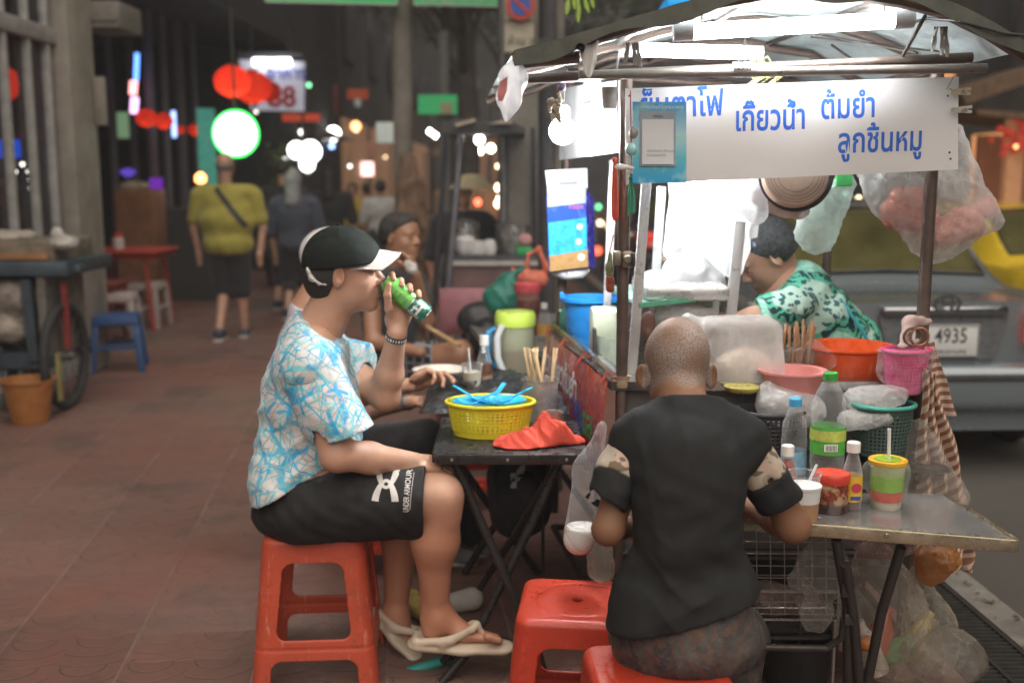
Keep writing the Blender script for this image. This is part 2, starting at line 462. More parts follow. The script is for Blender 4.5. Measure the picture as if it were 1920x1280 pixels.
def hand_prims(w, d, n, curl=(.5,.5,.5,.5), thumb=(.6,.4,.3), s=1.0, side=1, spread=.05, thumbdir=None):
    """w wrist, d towards the knuckles, n the way the palm faces; side=+1 puts the thumb on +d×n"""
    d = Vector(d).normalized(); n = Vector(n); n = (n-d*n.dot(d)).normalized(); t = d.cross(n)*side; w = Vector(w)
    R = np.array(Matrix((d, t, n)).transposed())
    o = [E(w+d*.048*s, (.052*s,.040*s,.0165*s), R, .012), BX(w+d*.055*s, (.036*s,.037*s,.012*s), .011*s, R, .01), E(w+d*.03*s+t*.026*s+n*.008*s, (.032*s,.019*s,.017*s), R, .012)]
    lens = ((.043,.026,.021), (.048,.030,.022), (.044,.028,.022), (.034,.021,.019))
    for i in range(4):
        off = (1.5-i)*.0205*s; p = w+d*(.088-.004*abs(i-1.2))*s+t*off; a = 0; r = (.0088,.0092,.0088,.0078)[i]*s
        dd = (d+t*spread*(1.5-i)).normalized(); ax = dd.cross(n)
        o.append(C(p-d*.03*s, p, r*1.15, r*1.1, .008))
        for j in range(3):
            a += curl[i]*(1.0, 1.1, .7)[j]; q = p+(dd*math.cos(a)+n*math.sin(a))*lens[i][j]*s
            o.append(C(p, q, r*(1-.07*j), r*(.93-.07*j), .0035)); p = q
    p = w+d*.022*s+t*.030*s+n*.004*s
    td = Vector(thumbdir).normalized() if thumbdir is not None else (d*.6+t*.75+n*.35).normalized()
    for j, ln in enumerate((.040, .033, .027)):
        q = p+td*ln*s; o.append(C(p, q, (.0135,.0105,.0095)[j]*s, (.011,.0098,.0078)[j]*s, .006)); p = q
        td = (td+(d*thumb[j]*.6+n*thumb[j]*.5-t*thumb[j]*.5)).normalized()
    return o
# ------------------------------------------------------------------ the setting
def kx(Y): return 1.86-.04*Y           # kerb line
def mat_paving():
    m, nt, b = nodes_of('paving')
    co = coord(nt, 1, (0, 0, math.radians(-7.1)))
    s = N(nt, 'ShaderNodeVectorMath', operation='SCALE'); s.inputs['Scale'].default_value = 1/.40; L(nt, co, s.inputs[0])
    fr = N(nt, 'ShaderNodeVectorMath', operation='FRACTION'); L(nt, s.outputs[0], fr.inputs[0])
    sp = N(nt, 'ShaderNodeSeparateXYZ'); L(nt, fr.outputs[0], sp.inputs[0])
    def mth(op, a, bb=None, cl=False):
        n = N(nt, 'ShaderNodeMath', operation=op, use_clamp=cl)
        for i, q in enumerate((a, bb)):
            if q is None: continue
            if isinstance(q, (int, float)): n.inputs[i].default_value = q
            else: L(nt, q, n.inputs[i])
        return n.outputs[0]
    x, y = sp.outputs[0], sp.outputs[1]
    # scallop rings: a fan of arcs in each half tile
    s2 = N(nt, 'ShaderNodeVectorMath', operation='SCALE'); s2.inputs['Scale'].default_value = 1/.20; L(nt, co, s2.inputs[0])
    f2 = N(nt, 'ShaderNodeVectorMath', operation='FRACTION'); L(nt, s2.outputs[0], f2.inputs[0])
    sub = N(nt, 'ShaderNodeVectorMath', operation='SUBTRACT'); sub.inputs[1].default_value = (.42, 1.0, 0); L(nt, f2.outputs[0], sub.inputs[0])
    s3 = N(nt, 'ShaderNodeSeparateXYZ'); L(nt, sub.outputs[0], s3.inputs[0])
    d = mth('SQRT', mth('ADD', mth('POWER', s3.outputs[0], 2.0), mth('POWER', s3.outputs[1], 2.0)))
    ring = mth('ABSOLUTE', mth('SINE', mth('MULTIPLY', d, 9.4)))
    groove = ramp(nt, ring, [(.0, 1.0), (.22, 0.0)])
    ex_ = mth('MINIMUM', x, mth('SUBTRACT', 1.0, x)); ey_ = mth('MINIMUM', y, mth('SUBTRACT', 1.0, y))
    seam = mth('MAXIMUM', ramp(nt, ex_, [(.006, 1.0), (.018, 0.0)]), mth('MULTIPLY', ramp(nt, ey_, [(.006, 1.0), (.016, 0.0)]), .22))
    fl = N(nt, 'ShaderNodeVectorMath', operation='FLOOR'); L(nt, s.outputs[0], fl.inputs[0])
    wn_ = N(nt, 'ShaderNodeTexWhiteNoise'); L(nt, fl.outputs[0], wn_.inputs['Vector'])
    big = noise(nt, co, .55, 5, .6); mid = noise(nt, co, 3.2, 6, .7); fine = noise(nt, co, 60, 4, .7)
    base = ramp(nt, big, [(.36, (.19,.078,.058)), (.5, (.180,.100,.083)), (.64, (.165,.132,.11))])
    base = mixc(nt, .35, base, ramp(nt, wn_.outputs['Value'], [(0, (.15,.065,.05)), (1, (.25,.135,.10))]))
    base = mixc(nt, ramp(nt, mid, [(.45, .0), (.75, .55)]), base, (.10,.07,.06))
    base = mixc(nt, ramp(nt, fine, [(.5, .0), (.8, .35)]), base, (.07,.06,.055))
    gm = ramp(nt, noise(nt, co, 2.1, 4), [(.42, .12), (.62, .7)]); base = mixc(nt, mth('MULTIPLY', groove, gm), base, (.05,.04,.035))
    base = mixc(nt, mth('MULTIPLY', seam, ramp(nt, noise(nt, co, 1.7, 3), [(.35, .10), (.6, .5)])), base, (.27,.21,.18))
    st_ = noise(nt, co, 1.1, 7, .75); base = mixc(nt, ramp(nt, st_, [(.52, 0.0), (.62, .55)]), base, (.075,.05,.042))
    base = mixc(nt, ramp(nt, noise(nt, co, 8.5, 6, .8), [(.60, 0.0), (.68, .5)]), base, (.06,.045,.04))
    vor = N(nt, 'ShaderNodeTexVoronoi'); vor.inputs['Scale'].default_value = 7; L(nt, co, vor.inputs['Vector'])
    base = mixc(nt, ramp(nt, vor.outputs['Distance'], [(.03, .7), (.07, 0.0)]), base, (.045,.04,.04))
    L(nt, base, b.inputs['Base Color'])
    L(nt, ramp(nt, mid, [(.3, .42), (.7, .75)]), b.inputs['Roughness'])
    h = mth('SUBTRACT', mth('MULTIPLY', fine, .25), mth('ADD', groove, seam))
    bump(nt, h, b, .5, .006)
    return m
PAVING = mat_paving()
def mat_asphalt():
    m, nt, b = nodes_of('asphalt'); co = coord(nt)
    f = noise(nt, co, 180, 4, .7); g = noise(nt, co, .9, 5, .6)
    c = mixc(nt, ramp(nt, f, [(.35, 0.0), (.7, .6)]), ramp(nt, g, [(.3, (.045,.045,.04)), (.7, (.085,.08,.068))]), (.13,.12,.105))
    L(nt, c, b.inputs['Base Color']); b.inputs['Roughness'].default_value = .75; bump(nt, f, b, .5, .006); return m
ASPH = mat_asphalt()
g = MB(); g.grid(lambda u, v: (-40+80*u, -10+90*v, -.125), 2, 2); struct('road', g, ASPH)
Ys = [-3, 0, 2, 3, 4, 5, 6, 8, 12, 20, 40, 70]
g = MB()
for a, b_ in zip(Ys[:-1], Ys[1:]):
    gx = .46 if False else 0
    g.add([(-14, a, 0), (kx(a)-.40-.0, a, 0), (kx(b_)-.40, b_, 0), (-14, b_, 0)], [(0,1,2,3)])
struct('pavement', g, PAVING)
CONC = M('concrete', (.25,.235,.21), .85, bmp=.4, bs=40, var=.45, vs=5)
# gutter grate channel 0.40..0.16 m from the kerb edge, then kerb stones
g = MB()
for a, b_ in zip(Ys[:-1], Ys[1:]):
    g.prism([(kx(a)-.12, a, -.2), (kx(a), a, -.2), (kx(a), a, .002), (kx(a)-.12, a, .002)], (0,0,0), (kx(b_)-kx(a), b_-a, 0))
tag(struct('kerb', g, CONC))
g = MB()
for a, b_ in zip(Ys[:-1], Ys[1:]):
    g.add([(kx(a)-.40, a, -.14), (kx(a)-.12, a, -.14), (kx(b_)-.12, b_, -.14), (kx(b_)-.40, b_, -.14)], [(0,1,2,3)])
    g.add([(kx(a)-.40, a, -.14), (kx(a)-.40, a, 0), (kx(b_)-.40, b_, 0), (kx(b_)-.40, b_, -.14)], [(0,1,2,3)])
struct('drain_channel', g, M('drain_dark', (.03,.03,.028), .9))
IRON = M('grate_iron', (.07,.068,.062), .6, .6, bmp=.3)
def grate(y0, y1, lab):
    t = thing('drain_grate', lab, 'drain grate', (kx((y0+y1)/2)-.26, (y0+y1)/2, 0), 'iron grates along the kerb drain')
    mb = MB()
    for s in (-.39, -.265, -.135):
        mb.bar((kx(y0)+s, y0+.01, -.012), (kx(y1)+s, y1-.01, -.012), .014, .03)
    put('frame_rail', mb, IRON, t); mb = MB(); y = y0+.02
    while y < y1-.01:
        mb.box((kx(y)-.263, y, -.013), (.25, .010, .024)); y += .028
    o = put('cross_bar', mb, IRON, t); tag(o, kind='stuff')
grate(1.9, 2.9, 'iron drain grate under the right end of the steel table')
grate(2.9, 3.9, 'iron drain grate between the steel table and the parked silver car')
grate(3.9, 4.9, 'farther iron drain grate just behind the silver sedan bumper line')
# road lane line and leaf litter on the kerb
g = MB(); g.add([(5.2, 3, -.121), (5.32, 3, -.121), (3.6, 45, -.121), (3.48, 45, -.121)], [(0,1,2,3)])
struct('lane_line', g, M('road_paint', (.6,.58,.5), .8, var=.5, vs=30))
g = MB(); r = random.Random(4)
for i in range(260):
    y = r.uniform(2.2, 5.6); x = kx(y)-r.uniform(-.12, .5)*abs(r.gauss(.5, .5)); z = .006 if x < kx(y) and (x > kx(y)-.12 or x < kx(y)-.4) else -.118
    a = r.uniform(0, 6.3); s = r.uniform(.006, .02)
    g.add([V(x, y, z)+V(math.cos(a+q)*s*(1 if k % 2 else .45), math.sin(a+q)*s*(1 if k % 2 else .45), r.uniform(0, .008)) for k, q in enumerate((0, 1.57, 3.14, 4.71))], [(0,1,2,3)])
tag(put('leaf_litter', g, M('dead_leaf', (.16,.12,.07), .8, var=.6, vs=60)), 'dry leaf scraps littering the kerb', 'litter', kind='stuff')

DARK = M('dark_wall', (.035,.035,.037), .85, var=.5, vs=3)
ALU = M('aluminium', (.42,.41,.40), .4, .75, var=.15)
# ---- shopfront at the left: aluminium framed glass
t = thing('glass_shopfront', 'grey aluminium framed glass shopfront beside the food pushcart', 'shopfront', (-3.3, 6.5, 0))
FRM = M('shop_frame', (.44,.435,.42), .45, .1, var=.3)
x = -3.3; mb = MB()
for y in (4.6, 5.3, 5.95, 6.4, 6.75, 7.1, 7.45, 7.76): mb.box((x, y, 1.75), (.062, .05, 3.5), bev=.006)
put('mullion', mb, FRM, t)
mb = MB()
for z, h in ((2.46, .11), (3.45, .10), (.06, .12)): mb.box((x+.012, 6.3, z), (.07, 3.35, h), bev=.006)
mb.box((x-.01, 6.3, .95), (.05, 3.35, .05))
put('transom', mb, FRM, t)
m_, nt, b = nodes_of('shop_glass'); b.inputs['Base Color'].default_value = (.03,.03,.035,1); b.inputs['Roughness'].default_value = .04
tr = N(nt, 'ShaderNodeBsdfTransparent'); mx = N(nt, 'ShaderNodeMixShader'); mx.inputs[0].default_value = .55
L(nt, tr.outputs[0], mx.inputs[1]); L(nt, b.outputs[0], mx.inputs[2]); L(nt, mx.outputs[0], nt.nodes['Material Output'].inputs[0]); GLASS = m_
put('pane', MB().box((x-.02, 6.3, 1.75), (.008, 3.3, 3.4)), GLASS, t)
put('corner_column', MB().box((-3.25, 8.06, 1.9), (.16, .40, 3.8), bev=.02).box((-3.21, 8.30, 1.9), (.05, .1, 3.8)), M('column_paint', (.31,.285,.24), .7, var=.3, vs=4), t)
put('inside_wall', MB().box((-5.6, 6.3, 1.75), (.1, 3.6, 3.5)).box((-4.5, 8.1, 1.75), (2.2, .08, 3.5)).box((-4.5, 6.3, 3.56), (2.4, 3.5, .08)), M('shop_inside', (.11,.10,.095), .8), t)
# what stands behind the glass
p = W(14, 279, 7.7); solo('light_box', MB().box(tuple(p), (.17, .06, .13), bev=.01), GLOW('blue_sign', (.02,.12,1), 1.0), 'small blue lit sign box inside the glass shopfront', 'lit sign')
p = W(6, 157, 7.7); solo('paper_lantern', MB().lathe([(.05,-.11),(.09,-.08),(.10,0),(.09,.08),(.05,.11)], p, 20), GLOW('red_glow_dim', (1,.04,.015), .9), 'red lantern hanging inside the glass shopfront', 'lantern')
p = W(84, 154, 7.95); solo('small_red_lamp', MB().ball(p, .025), GLOW('red_glow_dim', (1,.04,.015), .9), 'small red lamp behind the shopfront near the corner column', 'lamp')
p = W(30, 255, 7.9); solo('red_shelf', MB().box(tuple(p), (.5,.05,.04)), M('shelf_red', (.35,.06,.08), .6), 'dull red shelf rail behind the shopfront glass', 'shelf')
for i, (px, py) in enumerate(((42, 308), (28, 322), (54, 322), (57, 337), (58, 353), (20, 335))):
    o = solo('small_bulb', MB().ball(W(px, py, 7.7), .016), GLOW('bulb_white', (1,.93,.82), 6), 'tiny white bulb in the cluster inside the glass shopfront', 'bulb', 'tiny bulbs inside the shopfront')
p = W(8, 345, 7.7); solo('yellow_packet', MB().box(tuple(p), (.1,.08,.07), bev=.02), M('packet_yellow', (.5,.3,.04), .5), 'small yellow packet on display behind the shopfront glass', 'packet')
p = W(3, 378, 7.7); solo('red_packet', MB().box(tuple(p), (.1,.08,.09), bev=.02), M('packet_red', (.5,.07,.04), .5), 'small red packet on display behind the shopfront glass', 'packet')
# ---- dark restaurant recess beyond the shopfront
t = thing('restaurant_building', 'dark open fronted restaurant building behind the red table', 'building', (-6, 13, 0))
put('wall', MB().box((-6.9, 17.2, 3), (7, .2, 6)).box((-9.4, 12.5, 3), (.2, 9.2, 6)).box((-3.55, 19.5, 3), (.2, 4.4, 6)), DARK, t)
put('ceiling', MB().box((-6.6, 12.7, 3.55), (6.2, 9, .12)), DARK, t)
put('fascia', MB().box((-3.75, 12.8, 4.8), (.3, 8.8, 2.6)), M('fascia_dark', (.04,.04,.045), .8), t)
mb = MB()
for px, Y, r_ in ((290, 13.5, .06), (316, 13.9, .05), (345, 14.5, .07), (372, 14.5, .04), (255, 14.5, .05), (216, 14.0, .05)):
    p = W(px, 350, Y); put('post', MB().tube([(p.x, Y, 0), (p.x, Y, 3.5)], r_, 8), M('post_grey', (.12,.115,.13), .6), t)
put('counter', MB().box((W(330, 380, 13).x, 13, .55), (1.3, .5, 1.1)), M('counter_dark', (.05,.045,.045), .7), t)
WOOD = M('wood_board', (.22,.09,.04), .6, var=.4, vs=6, bmp=.2)
p = W(262, 470, 11.8)
solo('wooden_cabinet', MB().box((p.x, 11.9, .68), (.44, .4, 1.32), bev=.01).box((p.x, 11.69, .68), (.38, .02, 1.2)), WOOD, 'tall brown wooden cabinet behind the red table', 'cabinet')
p = W(250, 345, 11.85)
solo('cloth_bundle', MB().ball((p.x, 11.85, 1.36), (.17,.14,.07)).ball((p.x+.12, 11.8, 1.37), (.08,.08,.05)), M('bundle', (.32,.27,.2), .8), 'pale cloth bundle lying on top of the wooden cabinet', 'bundle')
p = W(240, 325, 12.4)
solo('violet_lamp', MB().lathe([(.02,0),(.05,.02),(.10,.06),(.03,.10)], (p.x, 12.4, 1.47)), GLOW('violet', (.16,.08,.7), .35), 'small violet glowing lamp above the wooden cabinet', 'lamp')
p = W(293, 340, 12.6)
solo('violet_vase', MB().lathe([(.06,0),(.09,.08),(.07,.2),(.08,.28)], (p.x, 12.6, 1.18)), GLOW('violet2', (.2,.03,.5), .35), 'violet lit vase on the dark restaurant counter', 'vase')
p = W(376, 335, 13)
solo('candle_lamp', MB().lathe([(.03,0),(.06,.03),(.06,.08),(.02,.12)], (p.x, 13, 1.40)), GLOW('ember', (1,.25,.06), 6), 'small orange candle lamp left of the yellow shirt', 'lamp')
# neon strip sign, vertical
t = thing('neon_sign', 'vertical blue and pink neon sign high in the restaurant front', 'neon sign', tuple(W(254, 150, 13.2)))
for nm, y0, y1, x0, w, c in (('blue_tube', 100, 152, 257, 8, (.12,.3,1)), ('pink_tube', 152, 178, 251, 14, (1,.35,.35)), ('lower_tube', 182, 213, 253, 14, (.8,.4,.75))):
    a = W(x0, y0, 13.2); b_ = W(x0-2, y1, 13.2); put(nm, MB().bar(a, b_, w*13.2/FPX*.9, .05, up=(0,1,0), bev=.01), GLOW('neon_'+nm, c, 1.6), t)
p = W(326, 233, 13.4); solo('neon_strip', MB().box(tuple(p), (.05,.04,.32), bev=.01), GLOW('neon_white', (.35,.5,1), 1.3), 'short white neon strip beside the small red lanterns', 'neon sign')
p = W(236, 235, 14.6)
solo('menu_screen', MB().box(tuple(p), (.22,.05,.34)), GLOW('screen_dim', (.13,.22,.12), .5), 'dim greenish menu screen behind the neon sign', 'screen')
p = W(388, 275, 13.8)
solo('teal_banner', MB().box(tuple(p), (.22,.04,.95)), M('teal_banner', (.05,.25,.2), .7, emit=(.06,.3,.22), es=.25, var=.5, vs=8), 'narrow lit teal banner left of the green globe', 'banner')
p = W(206, 36, 8.6)
solo('air_vent_box', MB().box(tuple(p), (.33,.5,.2), bev=.012).box((p.x, p.y-.26, p.z-.03), (.31,.01,.03)), M('vent_box', (.2,.185,.16), .7), 'grey box unit mounted high beside the shopfront column', 'wall unit')
p = W(188, 190, 8.3); solo('wall_panel', MB().box(tuple(p), (.09,.04,.36), bev=.005), M('panel_beige', (.27,.24,.2), .7), 'small beige panel on the wall past the shopfront column', 'panel')

# ---- lanterns
RED = GLOW('red_glow', (1, .045, .018), 1.15)
def mat_paper(name, col):
    m, nt, b = nodes_of(name); nt.nodes.remove(b); co = coord(nt)
    tl = N(nt, 'ShaderNodeBsdfTranslucent'); df = N(nt, 'ShaderNodeBsdfDiffuse'); mx = N(nt, 'ShaderNodeMixShader'); mx.inputs[0].default_value = .75
    c = mixc(nt, ramp(nt, noise(nt, co, 12, 3), [(.35, 0.0), (.7, .35)]), col, tuple(x*.6 for x in col))
    L(nt, c, tl.inputs[0]); L(nt, c, df.inputs[0]); L(nt, df.outputs[0], mx.inputs[1]); L(nt, tl.outputs[0], mx.inputs[2]); L(nt, mx.outputs[0], nt.nodes['Material Output'].inputs[0]); MATS[name] = m; return m
PAPER = mat_paper('lantern_paper', (.85,.075,.04))
def lantern(px, py, Y, rpx, lab, power=8.0, group='red paper lanterns', cat='lantern', sq=.86):
    c = W(px, py, Y); R = rpx*Y/FPX
    t = thing('paper_lantern', lab, cat, tuple(c), group)
    n = 20; prof = [(R*math.sin(math.pi*(.08+.84*i/n))*(1+.022*(i % 2)), -R*sq*math.cos(math.pi*(.08+.84*i/n))) for i in range(n+1)]
    put('shade', MB().openlathe(prof, c=c, n=24), PAPER, t, sharp=20)
    rb_ = MB()
    for i in range(2, n-1, 2): rb_.tube([c+V(prof[i][0]*1.012*math.cos(a), prof[i][0]*1.012*math.sin(a), prof[i][1]) for a in [k*math.pi/12 for k in range(24)]], R*.016, 4, closed=True)
    put('rib', rb_, M('rib_dark', (.22,.01,.006), .7), t)
    if power: put('lamp', MB().ball(c-V(0,0,R*.36), R*.22, 12), GLOW('lantern_lamp_%d' % (power*10), (1,.62,.34), power), t)
    put('cap', MB().lathe([(R*.28, R*sq*.95), (R*.30, R*sq*1.08)], c, 14), M('lantern_cap', (.35,.06,.02), .5), t); put('foot', MB().lathe([(R*.28, -R*sq*1.08), (R*.28, -R*sq*.95)], c, 14), M('lantern_cap'), t)
    put('tassel', MB().lathe([(R*.02, -R*sq*1.5), (R*.07, -R*sq*1.3), (R*.03, -R*sq*1.06)], c, 8), M('tassel', (.5,.12,.05), .7), t); put('cord', MB().tube([(c.x, c.y, c.z+R*sq*1.05), (c.x, c.y, c.z+R*sq*1.05+.5)], .006, 5), M('stem_dark', (.05,.05,.05), .6), t)
lantern(436, 153, 11.0, 33, 'large red lantern nearest to the white lit shop sign, frontmost of the pair', 16)
lantern(474, 164, 11.6, 34, 'large red lantern half hidden behind the frontmost big lantern', 8)
lantern(505, 172, 13.0, 22, 'darker red lantern directly in front of the white lit shop sign', 2.0)
lantern(274, 221, 12.4, 19, 'small red lantern just right of the neon sign')
lantern(307, 227, 12.8, 17, 'small red lantern, second from the neon sign')
lantern(366, 243, 14.2, 12, 'smallest red lantern, between the dark posts and the teal banner')
lantern(338, 243, 14.2, 8, 'tiny half hidden red lantern behind a restaurant post')
m_, nt, b = nodes_of('green_globe_glow'); nt.nodes.remove(b)
lw = N(nt, 'ShaderNodeLayerWeight'); lw.inputs[0].default_value = .12
e1 = N(nt, 'ShaderNodeEmission'); e1.inputs[0].default_value = (.62,1,.68,1); e1.inputs[1].default_value = 2.0
L(nt, e1.outputs[0], nt.nodes['Material Output'].inputs[0])
c = W(442, 251, 10.6); t = thing('green_globe_lamp', 'big round lamp glowing pale green above the yellow shirt man', 'globe lamp', tuple(c))
put('globe', MB().ball(c, 39*10.6/FPX, 24), m_, t)
put('rim_ring', MB().tube([c+V(math.cos(a)*.218, 0, math.sin(a)*.218) for a in [k*math.pi/20 for k in range(40)]], .012, 8, closed=True), GLOW('green_rim', (.05,1,.12), 1.6), t)
put('stem', MB().tube([c+V(0,0,.2), c+V(0,0,1.2)], .012, 6), M('stem_dark', (.05,.05,.05), .6), t)
# twin white globes over the walkers
t = thing('twin_globe_lamp', 'bright white twin globe lamp above the black cap walker', 'globe lamp', tuple(W(570, 300, 14.5)))
for dx, dy, r_ in ((-14, -8, 16), (12, -6, 20), (6, 18, 14)):
    put('globe', MB().ball(W(570+dx, 290+dy, 14.5), r_*14.5/FPX, 16), GLOW('globe_white', (1,.97,.9), 3), t)
put('stem', MB().tube([W(568, 300, 14.5), W(568, 210, 14.5)], .02, 6), M('stem_dark'), t)

# ---- shop signs further along
t = thing('shop_sign', 'white lit shop sign board with blue writing and a red 88', 'shop sign', tuple(W(512, 160, 14)))
a, b_, c, d = W(447, 112, 14), W(570, 116, 14), W(568, 208, 14), W(470, 206, 14)
put('board', MB().prism([a, b_, c, d], (0,0,0), (0,.1,0)), M('sign_board_lit', (.5,.5,.55), .6, emit=(.55,.55,.7), es=.16, var=.1), t)
put('writing', text_mb('อาหาร', .21, W(500, 148, 13.98), (1,0,0), (0,0,1), .02), M('sign_blue', (.03,.05,.35), .6), t)
put('number', text_mb('88', .36, W(503, 200, 13.98), (1,0,0), (0,0,1), .03), M('sign_red', (.45,.02,.02), .6), t)
put('tube_lamp', MB().tube([W(475, 117, 13.9), W(545, 117, 13.9)], .05, 8), GLOW('tube_cool', (.9,.93,1), 4), t)
put('bracket', MB().bar(W(447, 104, 14.05), W(570, 104, 14.05), .06), M('stem_dark'), t)
def plate(px0, py0, px1, py1, Y, th=.04):
    return MB().prism([W(px0, py0, Y), W(px1, py0, Y), W(px1, py1, Y), W(px0, py1, Y)], (0,0,0), (0,th,0))
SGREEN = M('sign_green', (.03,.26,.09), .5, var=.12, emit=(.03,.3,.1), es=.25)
SGREY = M('sign_edge', (.45,.44,.4), .5)
# utility pole with the street name signs
t = thing('utility_pole', 'round grey utility pole with green street name signs at its top', 'utility pole', (W(757, 400, 9.5).x, 9.5, 0))
p = W(757, 400, 9.5)
put('pole', MB().tube([(p.x, 9.5, 0), (p.x+.02, 9.5, 6)], .085, 16), M('pole_grey', (.20,.18,.155), .8, var=.4, vs=4, bmp=.3), t)
for px0, px1, i in ((498, 745, 0), (776, 1028, 1)):
    Y = 9.3
    top = -60
    pts = [W(px0, top, Y), W(px1, top, Y), W(px1-(38 if i else 0), 14 if i else 10, Y), W(px0, 10 if i else 4, Y)]
    o = put('name_plate', MB().prism(pts, (0,0,0), (0,.03,0)), SGREEN, t)
    e = MB(); 
    for k in range(4): e.tube([pts[k]+V(0,-.005,0), pts[(k+1) % 4]+V(0,-.005,0)], .008, 6)
    put('plate_edge', e, SGREY, o)
put('collar', MB().tube([(p.x, 9.5, 3.05), (p.x, 9.5, 3.14)], .10, 16), M('stem_dark'), t)
put('lettering', text_mb('Longphuttamongkhon Soi', .115, W(790, 5, 9.28), (1,0,0), (0,0,1)), SGREY, t)
# brown cloth and netting tied round the pole
pr = [C(W(765, 300, 9.3), W(770, 430, 9.2), .06, .15, .03), C(W(780, 340, 9.2), W(792, 450, 9.2), .05, .10, .03), C(W(752, 330, 9.25), W(748, 440, 9.2), .04, .09, .03), C(W(768, 420, 9.2), W(770, 640, 9.2), .15, .14, .05)]
m = sdf(pr, .014, disp=folds(.03, 38, [(1,0,0), (.9,.3,.1), (1,-.2,0)]))
solo('tied_cloth', m, M('brown_cloth', (.14,.085,.05), .85, var=.5, vs=12), 'brown cloth bundle tied around the utility pole', 'cloth')
# second green sign, further off
t = thing('road_sign', 'small green road sign with a pale arrow panel behind the far stall roof', 'road sign', tuple(W(820, 195, 11.5)))
put('plate', plate(784, 178, 857, 214, 11.5), SGREEN, t); put('arrow_panel', plate(826, 192, 848, 214, 11.48, .015), M('sign_beige', (.35,.32,.22), .6), t)
put('post', MB().tube([W(832, 60, 11.6), (W(832, 60, 11.6).x, 11.6, 0)], .06, 8), M('pole_dim', (.13,.125,.12), .8), t)
# no parking sign
t = thing('parking_sign', 'beige parking sign with a red and blue disc above the white hanging bag', 'road sign', tuple(W(975, 60, 7.4)))
put('plate', plate(946, -40, 1001, 98, 7.4), M('sign_cream', (.42,.38,.29), .6), t)
c = W(976, 10, 7.36)
put('red_ring', MB().lathe([(.098,0),(.098,.008)], c, 32, axis=(0,-1,0)), M('ring_red', (.5,.06,.03), .5), t)
put('blue_disc', MB().lathe([(.068,.0),(.068,.012)], c, 32, axis=(0,-1,0)), M('disc_blue', (.04,.1,.38), .5), t)
put('red_slash', MB().bar(c+V(-.05,-.014,.05), c+V(.05,-.014,-.05), .022, .004, up=(0,1,0)), M('ring_red'), t)
put('lettering', text_mb('ห้าม จอด', .075, W(952, 84, 7.385), (1,0,0), (0,0,1), .005), M('sign_ink', (.12,.11,.1), .7), t)
put('divider', plate(946, 38, 1001, 40, 7.39, .004), M('sign_ink'), t)
# concrete street column carrying it
t = thing('concrete_column', 'square concrete street column with a metal conduit behind the far stall', 'column', (W(975, 300, 7.7).x, 7.7, 0))
x0 = W(975, 300, 7.7).x
put('shaft', MB().box((x0+.02, 7.75, 2.2), (.22, .2, 4.4), bev=.02), M('column_concrete', (.21,.195,.165), .85, var=.4, vs=3, bmp=.4), t)
put('conduit', MB().tube([(x0-.12, 7.66, 0), (x0-.12, 7.66, 4)], .035, 10), M('conduit', (.18,.18,.18), .5, .5), t)
t = thing('steel_mast', 'dark slim steel mast rising behind the stall roof', 'mast', (W(1030, 60, 7.9).x, 7.9, 0))
put('shaft', MB().tube([(W(1030, 60, 7.9).x, 7.9, 0), (W(1030, 60, 7.9).x, 7.9, 5)], .11, 14), M('mast_grey', (.07,.07,.075), .7), t)
put('cable', MB().tube([(W(1050, 60, 7.8).x, 7.8, 0), (W(1050, 60, 7.8).x, 7.8, 5)], .035, 8), M('pole_grey'), t)
# ------------------------------------------------------------------ the noodle cart
STEEL = M('pole_steel', (.17,.125,.105), .45, .65, var=.35, vs=9, bmp=.15)
STEELD = M('steel_dark', (.075,.06,.052), .5, .6, var=.3)
STAIN = M('stainless', (.52,.50,.47), .22, .95, var=.15, vs=6, rv=.1, bmp=.05, bs=30)
WHITEP = M('white_paint_metal', (.72,.72,.71), .35, .0, var=.1)
FY, BY = 2.95, 3.95                     # front and back of the cart body
LX, RX = .308, 1.146; TZ = .905         # counter height
bl = W(1040, 610, BY).x
cart = thing('noodle_cart', 'noodle cart with a barrel tarp roof, white lettered sign side and bright tube lights', 'food cart', (.7, 3.4, 0))
mb = MB()
mb.tube([(LX, FY, .12), (LX, FY, 1.74)], .0165, 12); put('pole', mb, STEEL, cart)
put('pole', MB().tube([(bl, BY, .2), W(1068, 128, BY)], .0175, 12), STEEL, cart)
put('pole', MB().tube([(RX, FY, .12), (RX, FY, 1.76)], .0175, 12), STEEL, cart)
put('pole', MB().tube([(RX+.02, BY, .12), (RX+.02, BY, 1.76)], .016, 12), STEEL, cart)
# counter, left side panel edge
put('counter', MB().prism([(LX-.03, FY-.02, TZ-.025), (RX+.05, FY-.02, TZ-.025), (RX+.05, BY, TZ-.025), (bl-.03, BY, TZ-.025)], (0,0,0), (0,0,.025)), STAIN, cart)
put('body_panel', MB().box(((LX+RX)/2, FY+.03, .62), (RX-LX-.03, .012, .5)).box((RX, 3.4, .6), (.012, .9, .54)), M('cart_panel', (.16,.15,.145), .5, .4), cart)
put('side_rail', MB().bar(W(1166, 716, FY)+V(0,0,.01), W(1040, 614, BY)+V(0,0,.01), .03, .028, bev=.004), STAIN, cart)
fr = MB()
for z in (.14, .40):
    fr.tube([(LX, FY, z), (RX, FY, z)], .012, 8).tube([(RX, FY, z), (RX, BY, z)], .012, 8).tube([(LX, FY, z), (bl, BY, z)], .012, 8).tube([(bl, BY, z), (RX, BY, z)], .012, 8)
put('lower_frame', fr, STEELD, cart)
put('lower_shelf', MB().box((.72, 3.45, .15), (.8, .95, .012)), M('shelf_dark', (.06,.055,.05), .8), cart)
